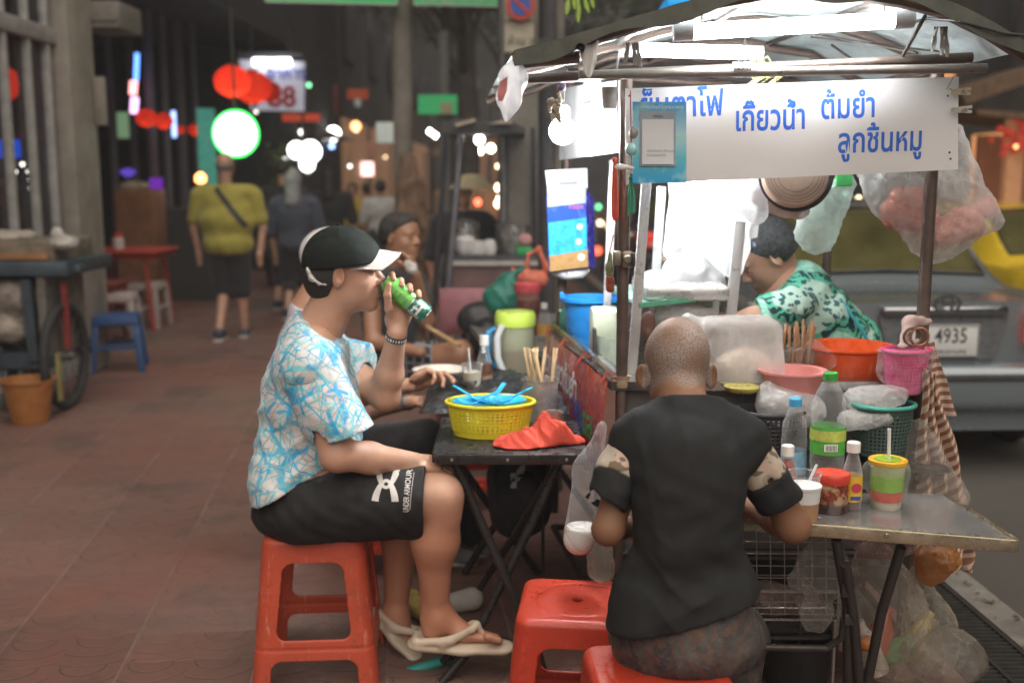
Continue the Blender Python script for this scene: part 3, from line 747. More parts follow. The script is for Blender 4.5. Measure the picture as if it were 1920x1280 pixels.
for sx in (LX+.02, RX-.02):
    w = put('wheel', MB().tube([V(sx, 3.55+.26*math.cos(a), .26+.26*math.sin(a)) for a in [k*math.pi/14 for k in range(28)]], .024, 8, closed=True), M('rubber', (.03,.03,.03), .8), cart)
    put('spokes', MB().tube([(sx-.03, 3.55, .26), (sx+.03, 3.55, .26)], .03, 10).box((sx, 3.55, .26), (.006, .5, .012)).box((sx, 3.55, .26), (.006, .012, .5)), STEELD, w)
# roof rails
mb = MB()
p0, p1 = W(988, 148, 2.86), W(1822, 108, 2.86); mb.tube([p0, p1], .0135, 10); put('roof_rail', mb, STEEL, cart)
p0, p1 = W(1085, 141, 2.80), W(1850, 128, 2.80); put('roof_rail', MB().tube([p0, p1], .012, 10), M('rail_light', (.34,.31,.28), .4, .5), cart)
put('roof_rail', MB().tube([W(975, 118, 2.74), W(1086, 108, 2.74)], .016, 10), STEEL, cart)
put('roof_rail', MB().bar(W(1075, 137, 2.9), W(1065, 150, BY), .03, .025), STEEL, cart)
put('roof_rail', MB().bar(W(1800, 118, 2.9), (RX+.07, BY, 1.77), .03, .025), STEEL, cart)
put('roof_rail', MB().tube([W(1068, 140, BY), (RX+.05, BY, 1.78)], .014, 8), STEEL, cart)
# barrel roof: arches front to back
FRY, BRY = 2.70, 4.15
arch_px = [(962,112), (1040,92), (1110,72), (1190,48), (1262,27), (1340,8), (1430,-8), (1520,-14), (1610,-10), (1690,2), (1770,22), (1850,60), (1925,108)]
AF = [W(x, y+6, FRY) for x, y in arch_px]
def arch(u, y):                         # point on the roof at arch position u 0..1
    f = u*(len(AF)-1); i = min(int(f), len(AF)-2); p = AF[i].lerp(AF[i+1], f-i)
    k = (y-FRY)/(BRY-FRY)
    return V(p.x*(1-.0*k)-.10*k, y, p.z+.02*math.sin(f*3+y*6)*k*.4)
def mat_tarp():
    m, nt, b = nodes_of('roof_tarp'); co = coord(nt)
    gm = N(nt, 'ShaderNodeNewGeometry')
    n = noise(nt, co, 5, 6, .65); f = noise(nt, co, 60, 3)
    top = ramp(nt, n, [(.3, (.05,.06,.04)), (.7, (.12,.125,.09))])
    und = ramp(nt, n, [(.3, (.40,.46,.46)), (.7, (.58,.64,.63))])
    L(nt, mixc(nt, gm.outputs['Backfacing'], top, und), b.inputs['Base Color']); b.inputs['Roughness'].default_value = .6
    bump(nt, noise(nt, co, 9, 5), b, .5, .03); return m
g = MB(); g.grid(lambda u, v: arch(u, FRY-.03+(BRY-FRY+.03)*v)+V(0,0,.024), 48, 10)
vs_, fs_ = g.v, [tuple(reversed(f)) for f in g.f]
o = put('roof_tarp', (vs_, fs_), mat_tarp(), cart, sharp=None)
if o.data.polygons[100].normal.z < 0: o.data.flip_normals()
g = MB(); g.grid(lambda u, v: arch(u, FRY-.035)+V(0, -.004*math.sin(u*60), .026-.035*v*(1+.35*math.sin(u*23))), 60, 2)
put('tarp_hem', g, M('tarp_hem', (.10,.105,.085), .7, var=.4, vs=8), cart, sharp=None)
for y in (FRY, 3.15, 3.65, BRY-.02):
    put('roof_rib', MB().tube([arch(i/24, y)+V(0,0,.006) for i in range(25)], .013 if y > FRY else .016, 8), STEEL, cart)
pr = MB()
for u in (.28, .5, .72): pr.tube([arch(u, FRY)+V(0,0,.01), arch(u, BRY)+V(0,0,.01)], .009, 6)
put('purlin', pr, STEELD, cart)
br = MB()
br.tube([W(1735, 30, 2.75), W(1690, 110, 2.86)], .005, 6).tube([W(1560, 85, 3.4), W(1610, 120, 2.9)], .004, 6).tube([W(1480, 55, 3.3), W(1720, 100, 2.95)], .003, 5)
br.tube([W(1520, 70, 3.2), W(1830, 105, 3.0)], .003, 5).tube([W(1335, 125, 3.0), W(1400, 170, 3.4)], .003, 5)
put('brace_wire', br, STEELD, cart)
gus = MB(); gus.prism([W(1610, 60, 3.9), W(1810, 105, 3.4), W(1700, 108, 3.3), W(1590, 90, 3.9)], (0,0,0), (0,.01,.005))
put('gusset_sheet', gus, M('gusset', (.33,.38,.40), .5, var=.3), cart)
# clamp brackets
t = MB().box(W(1176, 486, 2.925), (.03, .02, .045), bev=.006).lathe([(.011,0),(.013,.004),(.009,.012)], W(1176, 486, 2.915), 12, axis=(0,-1,0)); t.box(W(1157, 484, 2.93), (.022, .03, .04), bev=.004)
put('pole_clamp', t, M('clamp_metal', (.30,.26,.2), .35, .8), cart)
put('clamp_grip', MB().box(W(1187, 487, 2.915), (.012, .022, .04), bev=.005), M('black_plastic', (.03,.03,.032), .4), cart)
put('pole_bracket', MB().box(W(1053, 430, 3.92), (.028, .012, .16), bev=.003).prism([W(1050, 412, 3.918), W(1078, 412, 3.918), W(1087, 425, 3.918), W(1076, 446, 3.918), W(1050, 446, 3.918)], (0,0,0), (0,.006,0)), M('bracket_tan', (.42,.33,.24), .5, .3), cart)
put('pole_tie', MB().lathe([(.024,0),(.026,.01),(.023,.02)], W(1165, 725, FY)-V(0,0,.0), 12).lathe([(.021,0),(.022,.012)], W(1166, 712, FY), 12), M('rope_tan', (.3,.22,.14), .9), cart)
# glass cabinet with aluminium posts, standing on the counter
cab = thing('glass_cabinet', 'lit glass display cabinet with aluminium posts standing on the noodle cart counter', 'cabinet', tuple(W(1270, 700, 3.2)))
CY0, CY1 = 3.06, 3.62
for (xa, ya, xb, yb, Y, w) in ((1183, 720, 1213, 330, CY0, .028), (1133, 690, 1150, 300, CY1, .026), (1365, 640, 1388, 415, 3.16, .032), (1340, 600, 1356, 330, CY1, .022), (1222, 640, 1240, 350, CY1, .03)):
    put('post', MB().bar(W(xa, ya, Y), W(xb, yb, Y), w, .016, up=(0,1,0), bev=.002), M('white_alu', (.66,.66,.66), .35, .25, var=.06), cab)
a, b_ = W(1197, 572, CY0), W(1362, 553, 3.14); c, d = a+V(-.05, .5, 0), b_+V(-.02, .48, 0)
put('glass_shelf', MB().prism([a, b_, d, c], (0,0,-.004), (0,0,.004)), M('green_glass', (.35,.62,.5), .1, var=0, spec=.8), cab)
put('shelf_rail', MB().bar(a-V(0,.008,.0), b_-V(0,.008,.0), .008, .014, up=(0,0,1)), M('edge_green', (.12,.4,.25), .2), cab)
put('lower_pane', MB().prism([W(1114, 690, CY1-.3), W(1165, 725, CY1-.45), W(1165, 640, CY1-.45), W(1118, 628, CY1-.3)], (0,0,0), (0,.004,0)), M('milky_green', (.62,.72,.58), .4), cab)
tray = MB().box((a.x+.145, CY0+.2, a.z+.03), (.25, .34, .045), bev=.012)
solo('steel_tray', tray, M('tray_bright', (.7,.71,.72), .3, .6), 'bright shallow tray on the glass shelf of the cabinet', 'tray')
# white food bags heaped on the shelf and hung in the cabinet
WBAG = FILM('white_bag', (.95,.95,.95), .72, .25, .25, .5, 18)
pr = [E(W(1230, 535, 3.25), (.06,.09,.045)), E(W(1290, 515, 3.3), (.08,.1,.07)), E(W(1335, 530, 3.28), (.04,.07,.045))]
solo('food_bag', sdf(pr, .006, disp=fsum(folds(.006, 45, seed=2), ridges(.008, 50, seed=3))), WBAG, 'bulging white bag of noodles on the lit glass shelf', 'bag')
pr = [C(W(1300, 325, 3.42), W(1415, 325, 3.42), .045, .045, .05), C(W(1290, 340, 3.42), W(1262, 470, 3.45), .05, .035, .06), C(W(1340, 340, 3.40), W(1330, 480, 3.42), .06, .06, .06), C(W(1400, 340, 3.42), W(1378, 500, 3.42), .045, .03, .06)]
solo('hanging_bag', sdf(pr, .006, disp=fsum(folds(.007, 40, seed=5), ridges(.009, 38, [(1,.2,.1), (.9,.1,-.4), (.7,.3,.3)], seed=6))), WBAG, 'glaring white plastic bag hung inside the cabinet above the noodle bag', 'bag')
# ---- lights of the stall
TUBE = GLOW('tube_light', (.94,.97,1), 36)
def tube_light(a, b_, r, lab):
    t = thing('tube_light', lab, 'tube light', tuple((a+b_)/2), 'tube lights under the cart roof')
    d = (b_-a).normalized()
    put('tube', MB().tube([a+d*.05, b_-d*.05], r, 12), TUBE, t)
    put('end_cap', MB().tube([a, a+d*.05], r*1.12, 12), M('cap_white', (.7,.7,.72), .4), t)
    put('end_cap', MB().tube([b_-d*.05, b_], r*1.12, 12), M('cap_white'), t)
    h = MB()
    for q in (.12, .88):
        p = a.lerp(b_, q); h.tube([p+V(0,0,r), p+V(0,.01,r+.04)], .003, 5)
    put('hanger', h, STEELD, t)
tube_light(W(1262, 62, 2.78), W(1712, 36, 2.78), .020, 'longer fluorescent tube slung across the front of the cart roof')
tube_light(W(1160, 93, 3.2), W(1430, 100, 3.2), .019, 'shorter fluorescent tube hung lower at the left of the cart roof')
BULB = GLOW('hot_bulb', (.95,.98,1), 110)
def bulb(p, r, lab, m=BULB):
    t = thing('light_bulb', lab, 'light bulb', tuple(p))
    put('glass', MB().ball(p, r, 16), m, t)
    put('socket', MB().lathe([(r*.55,0),(r*.5,r*.9),(r*.3,r*1.1)], p+V(0,0,r*.85), 12), M('socket_white', (.75,.75,.73), .4), t)
    put('wire', MB().tube([p+V(0,0,r*1.9), p+V(.01,0,r*1.9+.12)], .003, 5), M('wire_dark', (.05,.05,.05), .5), t)
bulb(W(1055, 246, 3.25), .040, 'glaring bulb left of the blue payment poster, outermost of the three')  # these three bulbs are oversized and set close, so their glare merges like bloom
bulb(W(1105, 243, 3.20), .042, 'glaring bulb left of the blue payment poster, middle of the three')
bulb(W(1150, 242, 3.12), .042, 'glaring bulb right beside the blue payment poster, innermost of the three')
bulb(W(1325, 345, 3.42), .045, 'glaring bulb inside the glass cabinet just under the sign', GLOW('cabinet_bulb', (.95,.98,1), 38))
# wires and springs under the roof
mb = MB(); r = random.Random(5)
for k in range(9):
    x0, x1 = r.uniform(1380, 1430), r.uniform(1420, 1470)
    mb.tube([W(x0, 128, 3.05), W((x0+x1)/2, 100+r.uniform(0, 50), 3.05), W(x1, 145, 3.05), W(x1-20, 160, 3.05)], .0022, 5)
solo('yellow_wire_bundle', mb, M('wire_yellow', (.55,.5,.2), .5), 'tangle of yellowish wires tied to the roof rail', 'wire')
mb = MB()
for k in range(7):
    x = 1375+k*5; mb.tube([W(x, 118, 2.84), W(x+3, 128, 2.78), W(x+2, 145, 2.83)], .0028, 5)
solo('wire_coil', mb, M('wire_white', (.6,.62,.62), .4), 'white wire coiled around the front roof rails', 'wire')
mb = MB(); mb.tube([W(1700, 45, 2.9), W(1740, 35, 2.74), W(1800, 40, 2.66), W(1880, 62, 2.66), W(1990, 75, 2.66)], .0035, 6)
solo('sagging_cable', mb, M('wire_dark'), 'black cable sagging from the right of the cart roof', 'cable')
for px, py, lab, s in ((1762, 50, 'grey rag strip knotted at the right roof rib', 1), (1184, 80, 'torn pale rag hanging from the left roof arch above the tube light', .8)):
    p = W(px, py, 2.72); mb = MB()
    for dx in (-.008, .006, .014): mb.grid(lambda u, v: p+V(dx+.01*(v-.5)+.012*u*(dx*60), .003*math.sin(u*9+v*5), -.065*s*u*(1+dx*9)), 8, 3)
    solo('rag', mb.solid(.002), M('rag_grey', (.30,.29,.27), .9, var=.3, vs=60), lab, 'rag')
p = W(1104, 100, 2.69)
mb = MB(); mb.grid(lambda u, v: p+V((v-.5)*.05*(1-.3*u), .004*math.sin(v*12+u*4), .03-.075*u*(.6+.6*math.sin(v*3))), 8, 8)
solo('paper_scrap', mb.solid(.0015), M('paper_scrap', (.7,.69,.66), .9, var=.1), 'torn white paper scrap tucked under the left roof pipe', 'scrap')
solo('pipe_end', MB().tube([W(1088, 90, 2.64), W(1088, 90, 2.8)], .011, 14, caps=False).tube([W(1088, 90, 2.655), W(1088, 90, 2.8)], .007, 12), STEELD, 'open end of a steel pipe poking out at the left roof arch', 'pipe')
mb = MB()
for k in range(26):
    x = 972+k*4.2+r.uniform(-2, 2); y = 106-k*.35; mb.tube([W(x, y+r.uniform(-8, 0), 2.71), W(x+r.uniform(-4, 4), y-r.uniform(2, 12), 2.7)], r.uniform(.002, .005), 5)
solo('twig_garland', mb, M('dry_flower', (.11,.085,.075), .9), 'dried garland twisted along the left roof pipe', 'garland')
# ---- the sign
sign = thing('menu_sign', 'white banner sign with blue Thai menu words hung across the cart front', 'sign', tuple(W(1485, 330, 2.86)))
SY = 2.86
a, b_, c, d = W(1172, 166, SY), W(1799, 144, SY), W(1797, 318, SY), W(1174, 346, SY)
def sgn(u, v): p = a.lerp(b_, u).lerp(d.lerp(c, u), v); return p+V(0, .006*math.sin(u*7)+.004*math.sin(u*13+v*3), 0)
m_, nt, b = nodes_of('banner_vinyl'); co = coord(nt)
L(nt, ramp(nt, noise(nt, co, 3, 4), [(.3, (.76,.75,.745)), (.7, (.83,.825,.82))]), b.inputs['Base Color']); b.inputs['Roughness'].default_value = .5
tl = N(nt, 'ShaderNodeBsdfTranslucent'); tl.inputs[0].default_value = (.75,.68,.62,1); mx = N(nt, 'ShaderNodeMixShader'); mx.inputs[0].default_value = .35
L(nt, b.outputs[0], mx.inputs[1]); L(nt, tl.outputs[0], mx.inputs[2]); L(nt, mx.outputs[0], nt.nodes['Material Output'].inputs[0])
g = MB(); g.grid(sgn, 40, 10); gs = (list(g.v), list(g.f)); put('banner', g.solid(.002), m_, sign, sharp=60)
SBLUE = M('brush_blue', (.02,.12,.55), .55, var=.25, vs=30)
ex = (b_-a).normalized(); ez = V(-ex.z, 0, ex.x)
for s, x, y, sz, bo, sx in (('ย็นตาโฟ', 1203, 219, .090, .018, .76), ('เกี๊ยวน้ำ', 1384, 244, .090, .018, .70), ('ต้มยำ', 1547, 221, .088, .018, .73), ('ลูกชิ้นหมู', 1578, 286, .088, .018, .74)):
    t = text_mb(s, sz, W(x, y, SY-.05), ex, ez, bo, sx=sx, shear=.0)
    put('lettering', wrap(t, gs, (0,1,0), .0025, .4, cuts=1), SBLUE, sign)
mb = MB()
for x, y in ((1180, 180), (1782, 168), (1777, 180), (1780, 286), (1782, 298)): mb.lathe([(.003,0),(.003,.002)], W(x, y, SY-.006), 8, axis=(0,-1,0))
put('eyelet', mb, STEELD, sign)
put('tie_wire', MB().tube([W(1775, 168, SY-.004), W(1788, 144, SY-.004)], .0012, 5), STEELD, sign)
for x, y, lab, m in ((1802, 173, 'wooden clothes peg clipped higher on the right edge of the menu sign', M('peg_wood', (.42,.33,.22), .5)), (1804, 207, 'pale clothes peg clipped lower on the right edge of the menu sign', M('peg_pale', (.5,.45,.38), .4, .3))):
    t = thing('clothes_peg', lab, 'clothes peg', tuple(W(x, y, SY)))
    for dz in (-.004, .004): put('arm', MB().bar(W(x-20, y, SY-.012)+V(0,0,dz*.6), W(x+18, y-2, SY-.012)+V(0,0,dz*1.6), .008, .005, up=(0,1,0)), m, t)
    put('spring', MB().lathe([(.006,0),(.006,.01)], W(x+4, y, SY-.019), 10, axis=(0,-1,0)), STAIN, t)
# side sign, seen almost edge on
a, b_, c, d = W(1050, 166, 3.78), W(1166, 150, 3.0), W(1166, 285, 3.0), W(1050, 300, 3.78)
g = MB(); g.grid(lambda u, v: a.lerp(b_, u).lerp(d.lerp(c, u), v)+V(.004*math.sin(u*9),0,0), 12, 6)
solo('side_sign', g.solid(.003), M('side_vinyl', (.6,.6,.6), .5), 'plain white side banner hung along the left of the cart behind the glaring bulbs', 'sign')
# payment poster (its code square is left out)
t = thing('payment_poster', 'blue payment poster with a phone outline, fixed to the left end of the menu sign', 'poster', tuple(W(1237, 340, 2.82)))
PY = 2.825
def quad(x0, y0, x1, y1, dy, th=.0012): return MB().prism([W(x0, y0, PY-dy), W(x1, y0, PY-dy), W(x1, y1, PY-dy), W(x0, y1, PY-dy)], (0,0,0), (0,th,0))
m_, nt, b = nodes_of('poster_print'); co = coord(nt)
sp = N(nt, 'ShaderNodeSeparateXYZ'); L(nt, co, sp.inputs[0])
gcol = ramp(nt, sp.outputs[2], [(0.0, (.04,.33,.62)), (.06, (.12,.48,.55)), (.12, (.45,.66,.72)), (.19, (.10,.42,.72)), (.23, (.03,.25,.62))])
L(nt, mixc(nt, ramp(nt, noise(nt, co, 24, 4), [(.5, 0.0), (.62, .6)]), gcol, (.35,.66,.6)), b.inputs['Base Color']); b.inputs['Roughness'].default_value = .35
put('sheet', quad(1186, 191, 1287, 343, .0), m_, t)
put('phone', quad(1200, 208, 1267, 312, .003), M('phone_frame', (.30,.36,.42), .4), t)
put('phone_screen', quad(1204, 224, 1263, 308, .0055), M('phone_screen', (.66,.67,.68), .4, var=.05), t)
put('heading', text_mb('สแกนจ่ายได้ทุกธนาคาร', .0125, W(1200, 204, PY-.004), (1,0,0), (0,0,1), .004), M('ink_white', (.85,.88,.9), .5), t)
put('lettering', text_mb('บัญชีการเงินเพื่อชุมชน', .0085, W(1213, 285, PY-.0075), (1,0,0), (0,0,1)), M('ink_grey', (.25,.26,.28), .6), t)
put('lettering', text_mb('ชำระด้วยมือถือ', .0085, W(1213, 293, PY-.0075), (1,0,0), (0,0,1)), M('ink_grey'), t)
put('speaker_slot', quad(1225, 215, 1243, 218, .006), M('ink_grey'), t)
# left red banner on the cart side
t = thing('side_banner', 'shiny red vinyl banner with white, blue and green script along the cart side', 'banner', tuple(W(1100, 760, 3.4)))
def rb(u, v):
    top = W(1040, 622, BY-.01).lerp(W(1160, 716, FY-.02), u); s = .005*math.sin(u*23)*v+.003*math.sin(u*51+v*4)*v
    return top+V(-.03-.012*math.sin(v*3.1)+s, 0, -(.30+.02*math.sin(u*19))*v)
g = MB(); g.grid(rb, 40, 10); gs = (list(g.v), list(g.f))
put('vinyl', g.solid(.002), M('red_vinyl', (.42,.03,.02), .25, var=.35, vs=7, bmp=.4, bs=25, coat=.3), t, sharp=60)
o0 = W(1040, 622, BY); e = (W(1160, 716, FY)-o0).normalized(); nrm = V(e.y, -e.x, 0).normalized()
if nrm.x > 0: nrm = -nrm
for s, u, dz, sz, m in (('ก๋วยเตี๋ยวต้มยำ', .04, -.13, .105, M('ink_white')), ('บุญ', .60, -.19, .12, M('ink_blue', (.03,.12,.6), .4)), ('รส', .78, -.20, .12, M('ink_green', (.04,.35,.12), .4))):
    tm = text_mb(s, sz, o0+e*(1.0*u)+V(-.25, 0, dz-.25*u*.0)+V(0,0,0), e, V(0,0,1), .025)
    put('lettering', wrap(tm, gs, (1,.1,0), .003, .7, cuts=1), m, t)
mb = MB()
for u in (.03, .3, .62, .95): mb.tube([rb(u, 0)+V(-.006,0,-.012), rb(u, 0)+V(.01,0,.02), rb(u, 0)+V(.03,0,.0)], .004, 5)
put('tie_cord', mb, M('cord_red', (.4,.06,.03), .7), t)
# ------------------------------------------------------------------ plastic stools
def stool_mesh(h=.45, a=.185, b=.145, res=.0036):
    lo = np.array([-a-.02, -a-.02, -.012]); n = (np.array([2*a+.04, 2*a+.04, h+.03])/res).astype(int)+2
    ax = [lo[i]+res*np.arange(n[i]) for i in range(3)]
    X, Y, Z = np.meshgrid(*ax, indexing='ij'); hw = a-(a-b)*np.clip(Z/h, 0, 1.1)
    def rsq(hw, r):
        qx, qy = np.abs(X)-(hw-r), np.abs(Y)-(hw-r)
        return np.sqrt(np.maximum(qx,0)**2+np.maximum(qy,0)**2)+np.minimum(np.maximum(qx,qy),0)-r
    o = rsq(hw, .038); rr = .018
    dz = Z-(h-rr); oo = np.minimum(np.maximum(o+rr, dz), 0)+np.sqrt(np.maximum(o+rr,0)**2+np.maximum(dz,0)**2)-rr
    inner = np.maximum(rsq(hw-.009, .032), Z-(h-.010))
    F = np.maximum(np.maximum(oo, -inner), -(Z-.0))
    def win(U, z0, z1, w0, w1, r):
        w = w0+(w1-w0)*(Z-z0)/(z1-z0); cz = (z0+z1)/2
        qx, qy = np.abs(U)-(w-r), np.abs(Z-cz)-((z1-z0)/2-r)
        return np.sqrt(np.maximum(qx,0)**2+np.maximum(qy,0)**2)+np.minimum(np.maximum(qx,qy),0)-r
    for U in (X, Y):
        F = np.maximum(F, -win(U, h*.345, h*.84, a*.58, b*.58, .028))
        F = np.maximum(F, -win(U, -.10, h*.21, a*.72, a*.66, .03))
        F += np.where((np.abs(U) > hw*.77) & (np.abs(U) < hw*.80) & (Z < h-.03), .0022, 0)
    F += np.where(np.abs(Z-h*.285) < .005, .0016, 0)
    rad = np.sqrt(X*X+Y*Y); F += np.where((np.abs(rad-b*.74) < .004) & (Z > h-.03), .0016, 0) + np.where((rad < .012) & (Z > h-.03), .012, 0)
    return nets(F.astype(np.float32), lo, res, 1)
def mat_scuffed(name, col, worn, amt, rough):
    m, nt, b = nodes_of(name); co = coord(nt)
    n = noise(nt, co, 6, 5); st = noise(nt, coord(nt, (70,70,8), (.3,.2,.5)), 1.0, 3, .7); sp = noise(nt, co, 55, 5, .75); g = noise(nt, co, 17, 6, .8)
    c = ramp(nt, n, [(.3, tuple(x*.82 for x in col)), (.7, col)])
    c = mixc(nt, ramp(nt, st, [(.60, 0.0), (.70, amt)]), c, worn); c = mixc(nt, ramp(nt, sp, [(.62, 0.0), (.72, amt*.8)]), c, worn); c = mixc(nt, ramp(nt, g, [(.56, 0.0), (.70, .55)]), c, (.10,.03,.02))
    L(nt, c, b.inputs['Base Color']); L(nt, ramp(nt, g, [(.35, rough-.08), (.7, rough+.25)]), b.inputs['Roughness']); bump(nt, sp, b, .10, .003); return m
REDPL = mat_scuffed('red_plastic', (.52,.048,.022), (.58,.17,.12), .35, .30)
RPL2 = mat_scuffed('scuffed_plastic', (.50,.075,.035), (.60,.24,.18), .6, .42)
sm = stool_mesh()
def red_stool(loc, rz, lab, m=REDPL, cat='stool', h=1):
    o = put('plastic_stool', sm, m, sharp=50); o.location = loc; o.rotation_euler = (0,0,rz); o.scale = (1,1,h)
    return tag(o, lab, cat, 'red plastic stools')
red_stool((W(595, 1010, 3.06).x, 3.07, 0), math.radians(4), 'scuffed orange red stool carrying the blue patterned shirt man', RPL2)
red_stool((W(1235, 1225, 2.12).x, 2.10, 0), math.radians(4), 'glossy red stool carrying the black shirt man', REDPL, h=1.0)
red_stool((W(1082, 1120, 2.58).x, 2.56, 0), math.radians(-6), 'empty glossy red stool behind and left of the black shirt man', REDPL, h=.93)
red_stool((W(745, 765, 3.95).x, 3.95, 0), math.radians(3), 'red stool carrying the man in the striped shirt', REDPL)
red_stool((W(905, 660, 4.75).x, 4.75, 0), math.radians(10), 'red stool on the far side of the folding table by the tall pitcher', REDPL)

# ------------------------------------------------------------------ black folding table and what is on it
TT = .70
tb = thing('folding_table', 'black folding table with crossed tube legs holding the yellow basket', 'table', (.12, 3.5, 0))
c0, c1 = WZ(806, 850, TT), WZ(1085, 852, TT)
tx0, tx1 = WZ(812, 850, TT).x, WZ(1090, 850, TT).x+.02; ty0, ty1 = 2.93, 4.05
BLK = M('black_laminate', (.035,.034,.034), .28, var=.4, vs=9, rv=.14)
BLKM = M('black_tube', (.045,.042,.04), .35, .4, var=.3, vs=20)
put('tabletop', MB().box(((tx0+tx1)/2, (ty0+ty1)/2, TT-.014), (tx1-tx0, ty1-ty0, .026), bev=.01), BLK, tb)
e = MB(); e.box(((tx0+tx1)/2, ty0-.001, TT-.018), (tx1-tx0-.03, .008, .030), bev=.003).box((tx0-.001, (ty0+ty1)/2, TT-.018), (.008, ty1-ty0-.03, .030), bev=.003)
put('edge_band', e, M('edge_black', (.05,.045,.043), .3, .5, var=.3), tb)
sc = MB()
for x in (.12, .48, .86): sc.lathe([(.0055,0),(.0045,.003),(.001,.004)], (tx0+(tx1-tx0)*x, ty0-.005, TT-.018), 12, axis=(0,-1,0))
put('rivet', sc, STAIN, tb)
def leg(x0, y0, x1, y1, Ya, Yb, r=.013):
    a, b_ = W(x0, y0, Ya), W(x1, y1, Yb); return put('leg', MB().tube([a, b_], r, 10), BLKM, tb)
put('leg', MB().tube([W(852, 862, 2.99), W(905, 985, 2.98), W(1005, 1210, 2.97), W(1020, 1262, 2.97)], .0135, 10), BLKM, tb)
put('leg', MB().tube([W(1050, 862, 3.03), W(1000, 975, 3.02), W(905, 1165, 3.0), W(872, 1228, 2.98), W(828, 1279, 2.96)], .0135, 10), BLKM, tb)
put('leg', MB().tube([W(850, 850, 3.8), W(905, 930, 3.8), W(1010, 1075, 3.8)], .0135, 10), BLKM, tb)
put('leg', MB().tube([W(1020, 850, 3.85), W(950, 950, 3.83), W(870, 1075, 3.82)], .0135, 10), BLKM, tb)
put('leg', MB().tube([W(1040, 880, 3.05), W(960, 1010, 3.3), W(885, 1125, 3.55)], .012, 10), BLKM, tb)
put('cross_bar', MB().tube([W(905, 1165, 3.0), W(830, 1240, 3.03)], .012, 10), BLKM, tb)
f = put('cross_bar', MB().tube([W(1010, 1215, 2.985), W(905, 1190, 3.05), W(845, 1232, 3.05)], .011, 10), BLKM, tb)
put('foot_cap', MB().tube([W(845, 1232, 3.05), W(757, 1262, 3.05)], .016, 12), M('teal_cap', (.03,.30,.27), .5), tb)
put('bolt', MB().lathe([(.006,0),(.005,.004)], W(944, 1076, 2.98), 10, axis=(0,-1,0)), STAIN, tb)
# yellow basket
YEL = M('yellow_plastic', (.72,.62,.03), .38, var=.1, sss=.05)
def mesh_basket(name, c, rx, ry, h, taper, m, lab, nu=46, rows=(.18, .8), nz=7, rim=.006, group=None, rot=0):
    """oblong basket: slotted side wall from vertical ribs and hoops, solid base and rolled rim"""
    t = thing(name, lab, 'basket', tuple(c), group); c = Vector(c)
    def ring(z, k=0):
        s = taper+(1-taper)*z/h
        return [c+V(math.cos(a)*(rx*s+k), math.sin(a)*(ry*s+k), z) for a in [2*math.pi*i/nu for i in range(nu)]]
    wl = MB()
    z0, z1 = h*rows[0], h*rows[1]
    for i in range(nu):
        a = 2*math.pi*i/nu
        p = lambda z: c+V(math.cos(a)*rx*(taper+(1-taper)*z/h), math.sin(a)*ry*(taper+(1-taper)*z/h), z)
        wl.bar(p(z0*.9), p(z1*1.03), max(rx, ry)*6.28/nu*.5, .003, up=tuple(V(math.cos(a), math.sin(a), 0)))
    for j in range(nz):
        z = z0+(z1-z0)*(j+.5)/nz; wl.tube(ring(z), .0023, 4, closed=True)
    put('side_wall', wl, m, t)
    r0, r1, r2, r3 = ring(0), ring(z0), ring(z1), ring(h); qs = [(i, (i+1) % nu, nu+(i+1) % nu, nu+i) for i in range(nu)]
    b_ = MB().add(r0+r1, qs+[tuple(reversed(range(nu)))]); put('base', b_.solid(.0025), m, t)
    put('top_band', MB().add(r2+r3, qs).solid(.0025), m, t)
    put('rim', MB().tube(ring(h, .003), rim, 8, closed=True), m, t)
    return t
bc = WZ(918, 832, TT); bc = V(bc.x+.0, 3.16, TT+.002)
mesh_basket('mesh_basket', bc, .130, .095, .098, .86, YEL, 'yellow slotted plastic basket with blue spoons on the black folding table', nu=52, nz=6)
SPB = M('spoon_blue', (.03,.42,.72), .35, var=.08, sss=.1)
r = random.Random(2)
def spoon_mesh():
    b = MB(); n = 10
    b.grid(lambda u, v: V((u-.5)*.062*(1), (v-.5)*.040*math.sqrt(max(.02, 1-(2*u-1)**2)), -.010*(1-(2*u-1)**2)*(1-(2*v-1)**2)), 12, 8)
    b.solid(.002); b.bar((.028,0,0), (.095,0,.016), .012, .004, bev=.0015); return b
for dx, dz, lab in ((-.047, .082, 'blue plastic sauce dish at the near left in the yellow basket'), (.040, .086, 'blue plastic sauce dish at the right in the yellow basket')):
    solo('sauce_dish', MB().openlathe([(0,0),(.04,0),(.058,.014),(.068,.020),(.068,.024),(.056,.020),(.04,.005),(0,.004)], c=V(bc.x+dx, bc.y-.008, TT+dz), n=36), SPB, lab, 'dish', 'blue dishes in the yellow basket')
sp0 = None
for i in range(4):
    if sp0 is None: sp0 = put('soup_spoon', spoon_mesh(), SPB)
    o = sp0 if i == 0 else dup(sp0)
    o.location = (bc.x-.06+.033*i, bc.y-.015+.012*(i % 3), TT+.106+.002*i); o.scale = (1,1.2,1.1); o.rotation_euler = (.1, -.12-.1*(i % 2), (.15, 2.9, 1.2, -.2)[i])
    tag(o, 'bright blue plastic soup spoon lying on the dishes in the yellow basket', 'spoon', 'blue spoons in the yellow basket')
